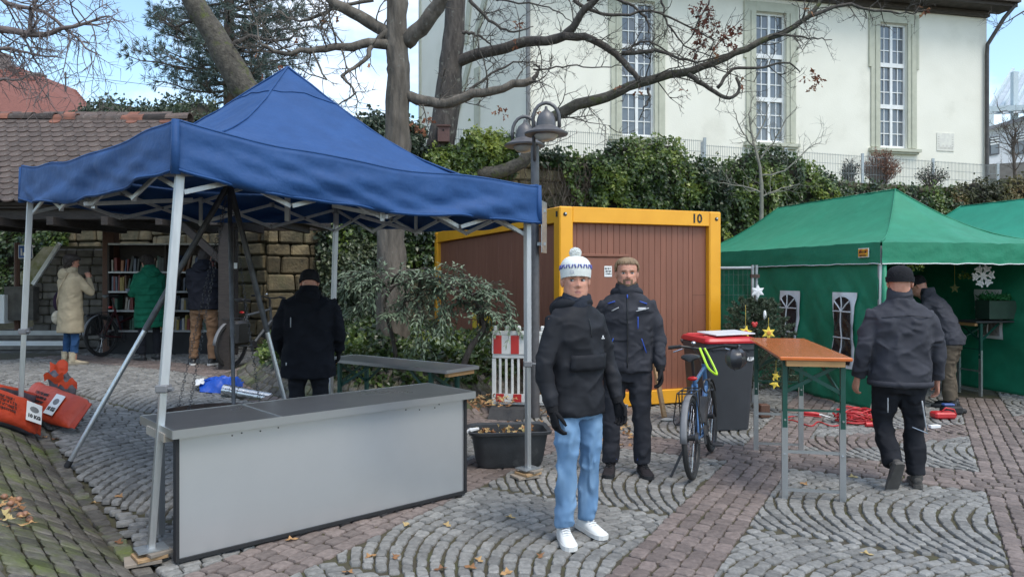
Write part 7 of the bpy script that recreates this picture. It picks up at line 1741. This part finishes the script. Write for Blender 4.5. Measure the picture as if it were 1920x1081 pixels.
def hair(t, Mh, mt, seed=1, low_front=.80, low_back=.25, grow=.012, thick=.012):
    m_ = MB(); m_.T = Mh; NA = 44; rings = []; random.seed(seed)
    def lo(az):
        c = cos(az)
        if c > .62: return low_front + .025 * nz3(az * 9, 1, seed)
        if c > .15: return low_front + (.60 - low_front) * sstep(.62, .15, c)
        return .60 + (low_back - .60) * sstep(.15, -.6, c)
    for i in range(15):
        rings.append([head_pt(az, min(.998, lo(az) + (1 - lo(az)) * i / 14), .001 + grow * min(1, i / 4) + .006 * nz3(az * 6, i * .6, seed) * min(1, i / 3)) + Vector((0, 0, .010 * min(1, i / 8))) for az in [2 * pi * k / NA - pi for k in range(NA)]][::-1])
    m_.loft(rings)
    for _ in range(700):        # locks
        az = U(-pi, pi); q = U(lo(az) + .03, .97); fr = 1 if cos(az) > .5 else 0; p = head_pt(az, q, grow) + Vector((0, 0, .008)); q2 = max(lo(az) - (.045 if fr else .015), q - .11); e = head_pt(az + U(-.15, .15), q2, grow * .8 + (.003 if fr else .001)); m_.tube([p, p.lerp(e, .5) + (p - Vector((0, 0, .12))).normalized() * .005, e], [.003, .0038, .001], 4, cap=False)
    return m_.build('hair', mt, t, smooth=60)

black_sh = fabric('jacket_black', (.022, .023, .028), .3, 10, .5, .015)
charcoal = fabric('jacket_charcoal', (.055, .056, .068), .3, 10, .7)
workblk = fabric('jacket_anthracite', (.04, .041, .05), .3, 11, .65)
denim = ridge(pm('jeans_light', (.13, .24, .40), (.21, .335, .49), rough=.85, scale=3.2, bump=1.0, bscale=5.0, bdist=.05, ramp=(.38, .62), c3=(.09, .19, .34), c3scale=5, c3ramp=(.56, .78), spec=.2, stretch=(1.4, 1.4, .8)))
denim_d = fabric('jeans_dark', (.035, .085, .19)); trs_blk = fabric('trousers_black', (.02, .021, .026)); trs_work = fabric('trousers_work', (.035, .036, .044), .35)
brown_t = fabric('trousers_brown', (.23, .135, .08)); beige = fabric('coat_beige', (.42, .345, .235), .2, 8); greenc = fabric('coat_green', (.012, .13, .075), .25, 9)
olive_t = fabric('trousers_olive', (.12, .095, .07)); glv = fabric('glove_black', (.016, .016, .018), .3, 40, .8, .004)
white_sh = pm('white_leather', (.78, .78, .76), (.72, .72, .70), rough=.45, scale=8); white_so = pm('white_sole', (.7, .69, .66), (.6, .58, .55), rough=.6)
A_DOWN = (((-.255, .0, 1.13), (-.262, .075, .885)), ((.255, .0, 1.13), (.262, .075, .885)))
L_STAND = (((-.115, .02, .50), (-.125, .0, .09)), ((.115, .02, .50), (.125, .0, .09)))
# --- man in white bobble hat
hd = Vector((.60, -.80)).normalized()
t, sf_, Mh, jo, to_ = person('man in white bobble hat, black anorak, pale jeans and white trainers', (.42, 4.93), hd, 1.80, black_sh, denim, (((-.27, .03, 1.12), (-.255, .13, .885)), ((.27, .0, 1.12), (.262, .07, .875))), (((-.105, .03, .50), (-.115, -.02, .09)), ((.115, .05, .50), (.125, .03, .09))), hem=.80, bulk=.98, head_yaw=-radians(33), gaze=.9, glove=glv, shoem=white_sh, solem=white_so, lace=whtape, legw=.95, shoe_yaw=(-.15, -.5), tfold=.015, collar=fabric('snood', (.035, .04, .055), .4, 30, .85, .006))
patch(jo, sf_, -.15, .15, 1.10, 1.20, .02, black_sh, 'pocket_flap', .012); strip(jo, [sf_(0, 1.31 + .015 * k, .012) for k in range(9)], .0028, pm('zip_black', (.01, .01, .011), rough=.4), 'zip')
m_ = MB(); c = sf_(-.105, 1.30, .02); m_.box(c, (.026, .004, .005)); m_.box(c + Vector((0, 0, .012)), (.01, .004, .012)); m_.build('chest_logo', whtape, jo)
hm = pm('knit_white', (.72, .73, .70), (.66, .67, .64), rough=.9, scale=40, bump=.5, bscale=120, bdist=.004); ho = dome_hat(t, Mh, hm)
m_ = MB(); m_.T = Mh; kb = pm('knit_blue', (.10, .11, .34), rough=.9)
for k in range(34):
    az = 2 * pi * k / 34; pts = []
    for i in range(4):
        b_ = head_pt(az + (.035 if k % 2 else -.035) * (i / 3 - .5) * 2, .615 - .16 * (1 - cos(az)) * .5, .011); f_ = .40 + .13 * i / 3; kk = 1.058 if f_ < .45 else 1.062 * cos((f_ - .45) / .55 * pi / 2 * .97) ** .8; pts.append(Vector((b_.x * kk, b_.y * kk - .012 * f_, b_.z + (.615 * .235 + .125 - b_.z) * (f_ if f_ < .45 else .45 + .55 * sin((f_ - .45) / .55 * pi / 2)))))
    m_.tube(pts, .0042, 5)
m_.build('knit_pattern', kb, ho, smooth=True)
m_ = MB(); m_.T = Mh; random.seed(4); c = Vector((0, -.012, .615 * .235 + .125 + .018)); m_.ell(c, (.030, .030, .026), 12, 8)
for _ in range(700): d = rdir(); m_.tube([c + d * .022, c + d * U(.031, .037)], [.0048, .0035], 4)
m_.build('bobble', hm, ho)
m_ = MB(); m_.T = Mh
pp_ = [head_pt(a_, .60, .0175) + Vector((0, 0, z_)) for a_, z_ in ((.3, .02), (.5, .02), (.5, .033), (.3, .033), (.3, .02))]; m_.tube(pp_, .0011, 4); m_.build('hat_label', kb, ho)
m_ = MB(); fo = Vector((-.255, .13, .885)); m_.add([fo + Vector((-.052, .02, -.035)), fo + Vector((-.048, .055, -.035)), fo + Vector((-.05, .037, -.065))], [(0, 1, 2)]); o = m_.build('glove_logo', whtape, t); o.modifiers.new('s', 'SOLIDIFY').thickness = .003
# --- man in work jacket
hd = Vector((-.12, -1)).normalized()
t, sf_, Mh, jo, to_ = person('bearded man in anthracite work jacket with blue trim before the container', (1.0, 6.5), hd, 1.86, workblk, trs_work, (((-.262, -.01, 1.14), (-.27, .08, .90)), ((.262, .0, 1.14), (.262, .08, .90))), (((-.12, .02, .50), (-.135, .0, .09)), ((.125, .02, .50), (.14, .0, .09))), hem=.86, bulk=1.02, head_yaw=.06, beard=True, glove=glv, shoem=fabric('shoe_dark', (.035, .03, .032)), solem=rubber, legw=1.08, shoe_yaw=(.2, -.1), lace=blk)
bt_ = pm('blue_trim', (.02, .08, .45), rough=.5); gt = pm('reflective', (.45, .46, .48), rough=.35)
strip(jo, [sf_(0, .9 + .04 * k, .014) for k in range(16)], .004, pm('zip_black', (.01, .01, .011)), 'zip_flap_edge')
strip(jo, [sf_(-.085, 1.22 + .02 * k, .016) for k in range(6)], .0045, bt_, 'blue_zip'); strip(jo, [sf_(0, 1.47 + .01 * k, .02) for k in range(4)], .005, bt_, 'blue_zip')
for s in (-1, 1): strip(jo, [sf_(s * (.115 + .008 * k), 1.14 - .024 * k, .016) for k in range(6)], .004, bt_, 'blue_zip'); strip(jo, [sf_(s * (.10 + .012 * k), 1.445 - .004 * k, .022) for k in range(6)], .005, bt_, 'blue_piping')
strip(jo, [sf_(.07 + .012 * k, 1.395 - .006 * k, .017) for k in range(6)], .004, gt, 'reflective_strip'); strip(jo, [sf_(-.07 - .015 * k, 1.365 + .0035 * k, .017) for k in range(8)], .004, gt, 'reflective_strip')
patch(jo, sf_, -.15, -.085, 1.375, 1.395, .017, gt, 'chest_print', .003, 4, 2)
for s in (0, 1): 
    an = Vector((-.135, .0, .09) if s == 0 else (.14, 0, .09)); sg = 1 if s == 0 else -1; strip(to_, [an + Vector((sg * (.05 - .012 * k), .055, .03 + .035 * k)) for k in range(5)], .005, bt_, 'blue_piping')
hair(t, Mh, pm('hair_blond', (.25, .165, .09), (.17, .11, .06), rough=.6, scale=30, stretch=(1, 1, .2)), 3, .85, .30, .010)
m_ = MB(); m_.ell(Vector((.262, .12, .86)) + Vector((-.05, .0, -.02)), (.014, .012, .03), 10, 6); m_.build('white_glove_patch', whtape, t, smooth=True)
# --- man walking away
hd = Vector((.10, 1)).normalized()
t, sf_, Mh, jo, to_ = person('man in grey jacket and black beanie walking towards the marquee', (3.18, 6.12), hd, 1.78, charcoal, trs_blk, (((-.29, -.02, 1.14), (-.315, .06, .89)), ((.29, .0, 1.14), (.325, .07, .87))), (((-.105, .08, .50), (-.11, -.14, .20)), ((.12, .03, .50), (.13, .0, .09))), hem=.83, bulk=1.17, head_yaw=-.35, head_pitch=-.08, shoem=fabric('shoe_grey', (.09, .085, .08)), solem=pm('sole_grey', (.13, .12, .11), (.07, .065, .06), rough=.8), legw=1.12, shoe_pitch=(-1.05, 0), shoe_yaw=(.1, -.25), hood=False, fold=.016, ch=1.6)
beanie(t, Mh, fabric('beanie_black', (.02, .02, .023), .5, 60, .9, .006), fabric('beanie_black', (.02, .02, .023)), low=.52, grow=.012, tall=1.04, cuffh=.16)
m_ = MB(); m_.grid(lambda a, b: sf_(-.19 + .38 * a, 1.395 + .006 * b + .02 * (1 - abs(2 * a - 1)), -.014), 16, 1); o = m_.build('yoke_seam', charcoal, jo); o.modifiers.new('s', 'SOLIDIFY').thickness = .006
m_ = MB(); m_.loft([sell(.205 * 1.17 + .01, .15 * 1.17 + .01, 0, 0, z, 32) for z in (.83, .875)], False, False); o = m_.build('hem_band', charcoal, jo, smooth=True); o.modifiers.new('s', 'SOLIDIFY').thickness = .006
strip(to_, [Vector((.125 + .01 * k, -.115 + .006 * k, .72 - .05 * k)) for k in range(6)], .006, gt, 'zip'); strip(to_, [Vector((-.14, -.115, .74 - .03 * k)) for k in range(5)], .005, gt, 'zip'); strip(to_, [Vector((.06 + .03 * k, -.09, .5 - .012 * k)) for k in range(5)], .004, pm('reflect_blue', (.3, .36, .45), rough=.4), 'piping')
# --- man bending in the marquee
t, sf_, Mh, jo, to_ = person('man in grey jacket and brown trousers bending inside the marquee', (5.86, 9.95), Vector((-.75, .66)).normalized(), 1.78, charcoal, olive_t, (((-.24, .33, 1.2), (-.2, .52, 1.08)), ((.24, .33, 1.18), (.2, .52, 1.06))), (((-.11, .04, .50), (-.13, .0, .09)), ((.11, .05, .50), (.12, .02, .09))), hem=.84, bulk=1.08, lean=(0, .42), head_pitch=-.45, head_off=(0, .06, -.04), legw=1.15, hood=False)
beanie(t, Mh, MATS['beanie_black'], None, low=.5)
m_ = MB(); m_.T = Mh; m_.loft([[Vector((cos(2 * pi * k / 16) * (.045 + .01 * i), .105 + .01 * i + sin(2 * pi * k / 16) * .012, .02 + .03 * i)) for k in range(16)] for i in range(3)]); m_.build('white_mask', whtape, t)
# --- man in black coat from behind
t, sf_, Mh, jo, to_ = person('broad man in long black coat seen from behind under the canopy', (-2.06, 7.55), Vector((-.18, 1)).normalized(), 1.77, fabric('coat_black', (.012, .013, .018), .3, 9, .75), trs_blk, (((-.31, .02, 1.12), (-.30, .16, .93)), ((.31, .02, 1.12), (.30, .14, .92))), L_STAND, hem=.66, bulk=1.24, flare=1.1, lean=(0, .10), head_pitch=-.45, head_off=(0, .03, -.04), legw=1.15, glove=glv)
beanie(t, Mh, MATS['beanie_black'], MATS['beanie_black'], low=.46)
strip(jo, [sf_(-.16, 1.18 + .02 * k, -.014) for k in range(6)], .005, gt, 'reflective_strip'); strip(jo, [sf_(-.2, .80 + .01 * k, -.016) for k in range(4)], .006, gt, 'reflective_tag')
# --- woman in beige coat
p = onground(132, 683)
t, sf_, Mh, jo, to_ = person('woman in beige hooded coat and blue jeans with shoulder bags', (p.x, p.y), Vector((.55, .83)).normalized(), 1.68, beige, denim_d, (((-.24, .16, 1.13), (-.1, .22, 1.30)), ((.25, .2, 1.17), (.08, .25, 1.40))), L_STAND, hem=.52, bulk=1.08, flare=1.06, legw=.92, boot=True, shoem=fabric('boot_beige', (.5, .42, .3)), solem=pm('boot_sole', (.3, .26, .2), rough=.8), head_pitch=-.15, fold=.008)
hair(t, Mh, pm('hair_dark', (.03, .02, .016), rough=.6), 6, .70, .0, .014)
m_ = MB(); m_.tube([sf_(.12, 1.44, -.02), sf_(.02, 1.25, -.024), sf_(-.08, 1.05, -.024), sf_(-.2, .9, -.02)], .009, 6); m_.build('bag_strap', beige, t, smooth=True)
m_ = MB(); m_.ell((-.29, -.05, .76), (.06, .11, .12), 14, 10); m_.build('shoulder_bag', fabric('bag_cream', (.5, .46, .38)), t, smooth=True)
m_ = MB(); m_.ell((-.30, .02, 1.02), (.07, .15, .2), 14, 10); m_.build('purple_bag', fabric('bag_purple', (.03, .018, .035)), t, smooth=True)
# --- reader in green coat
p = onground(272, 676)
t, sf_, Mh, jo, to_ = person('person in long green quilted coat reading at the bookcase', (p.x, p.y + .15), Vector((-.75, .66)).normalized(), 1.72, greenc, trs_blk, (((-.24, .1, 1.12), (-.16, .36, 1.12)), ((.24, .12, 1.12), (.12, .38, 1.12))), L_STAND, hem=.55, bulk=1.12, flare=1.02, head_pitch=-.4, head_off=(0, .03, -.03), legw=.9)
hair(t, Mh, MATS['hair_dark'], 8, .72, .05)
for z in (.66, .77, .88, .99, 1.1, 1.21): 
    m_ = MB(); m_.loft([sell(.205 * 1.12 + .012, .15 * 1.12 + .012, 0, 0, z + d_, 30) for d_ in (-.004, .004)], False, False); o = m_.build('quilt_seam', fabric('green_seam', (.007, .08, .045)), jo, smooth=True)
pb_ = Matrix.Translation((p.x, p.y + .15, gz(p.x, p.y) + 1.09)) @ Matrix.Rotation(atan2(.75, .66), 4, 'Z')
m_ = MB(); m_.T = pb_; m_.box((0, .50, .0), (.30, .2, .012), Matrix.Rotation(.5, 3, 'X')); m_.box((0, .50, .012), (.28, .18, .012), Matrix.Rotation(.5, 3, 'X')); tag(m_.build('open_book', pm('book_blue', (.08, .12, .18), (.3, .34, .38), rough=.6, scale=9)), 'large blue picture book held open by the green-coated reader', 'book')
# --- man in dark jacket at the bookcase
p = onground(382, 684)
t, sf_, Mh, jo, to_ = person('man in dark hooded jacket and light brown trousers facing the bookcase', (p.x, p.y), Vector((.05, 1)).normalized(), 1.80, fabric('jacket_navy', (.014, .015, .022), .3, 9, .75), brown_t, (((-.26, .12, 1.14), (-.16, .28, 1.06)), ((.26, .12, 1.14), (.16, .28, 1.06))), (((-.14, .03, .50), (-.165, .0, .09)), ((.12, .02, .50), (.15, .0, .09))), hem=.84, bulk=1.16, legw=1.08, shoem=blk, solem=white_so, head_pitch=-.3, head_off=(0, .02, -.03), shoe_yaw=(.5, -.5))
hair(t, Mh, MATS['hair_dark'], 9, .75, .15)
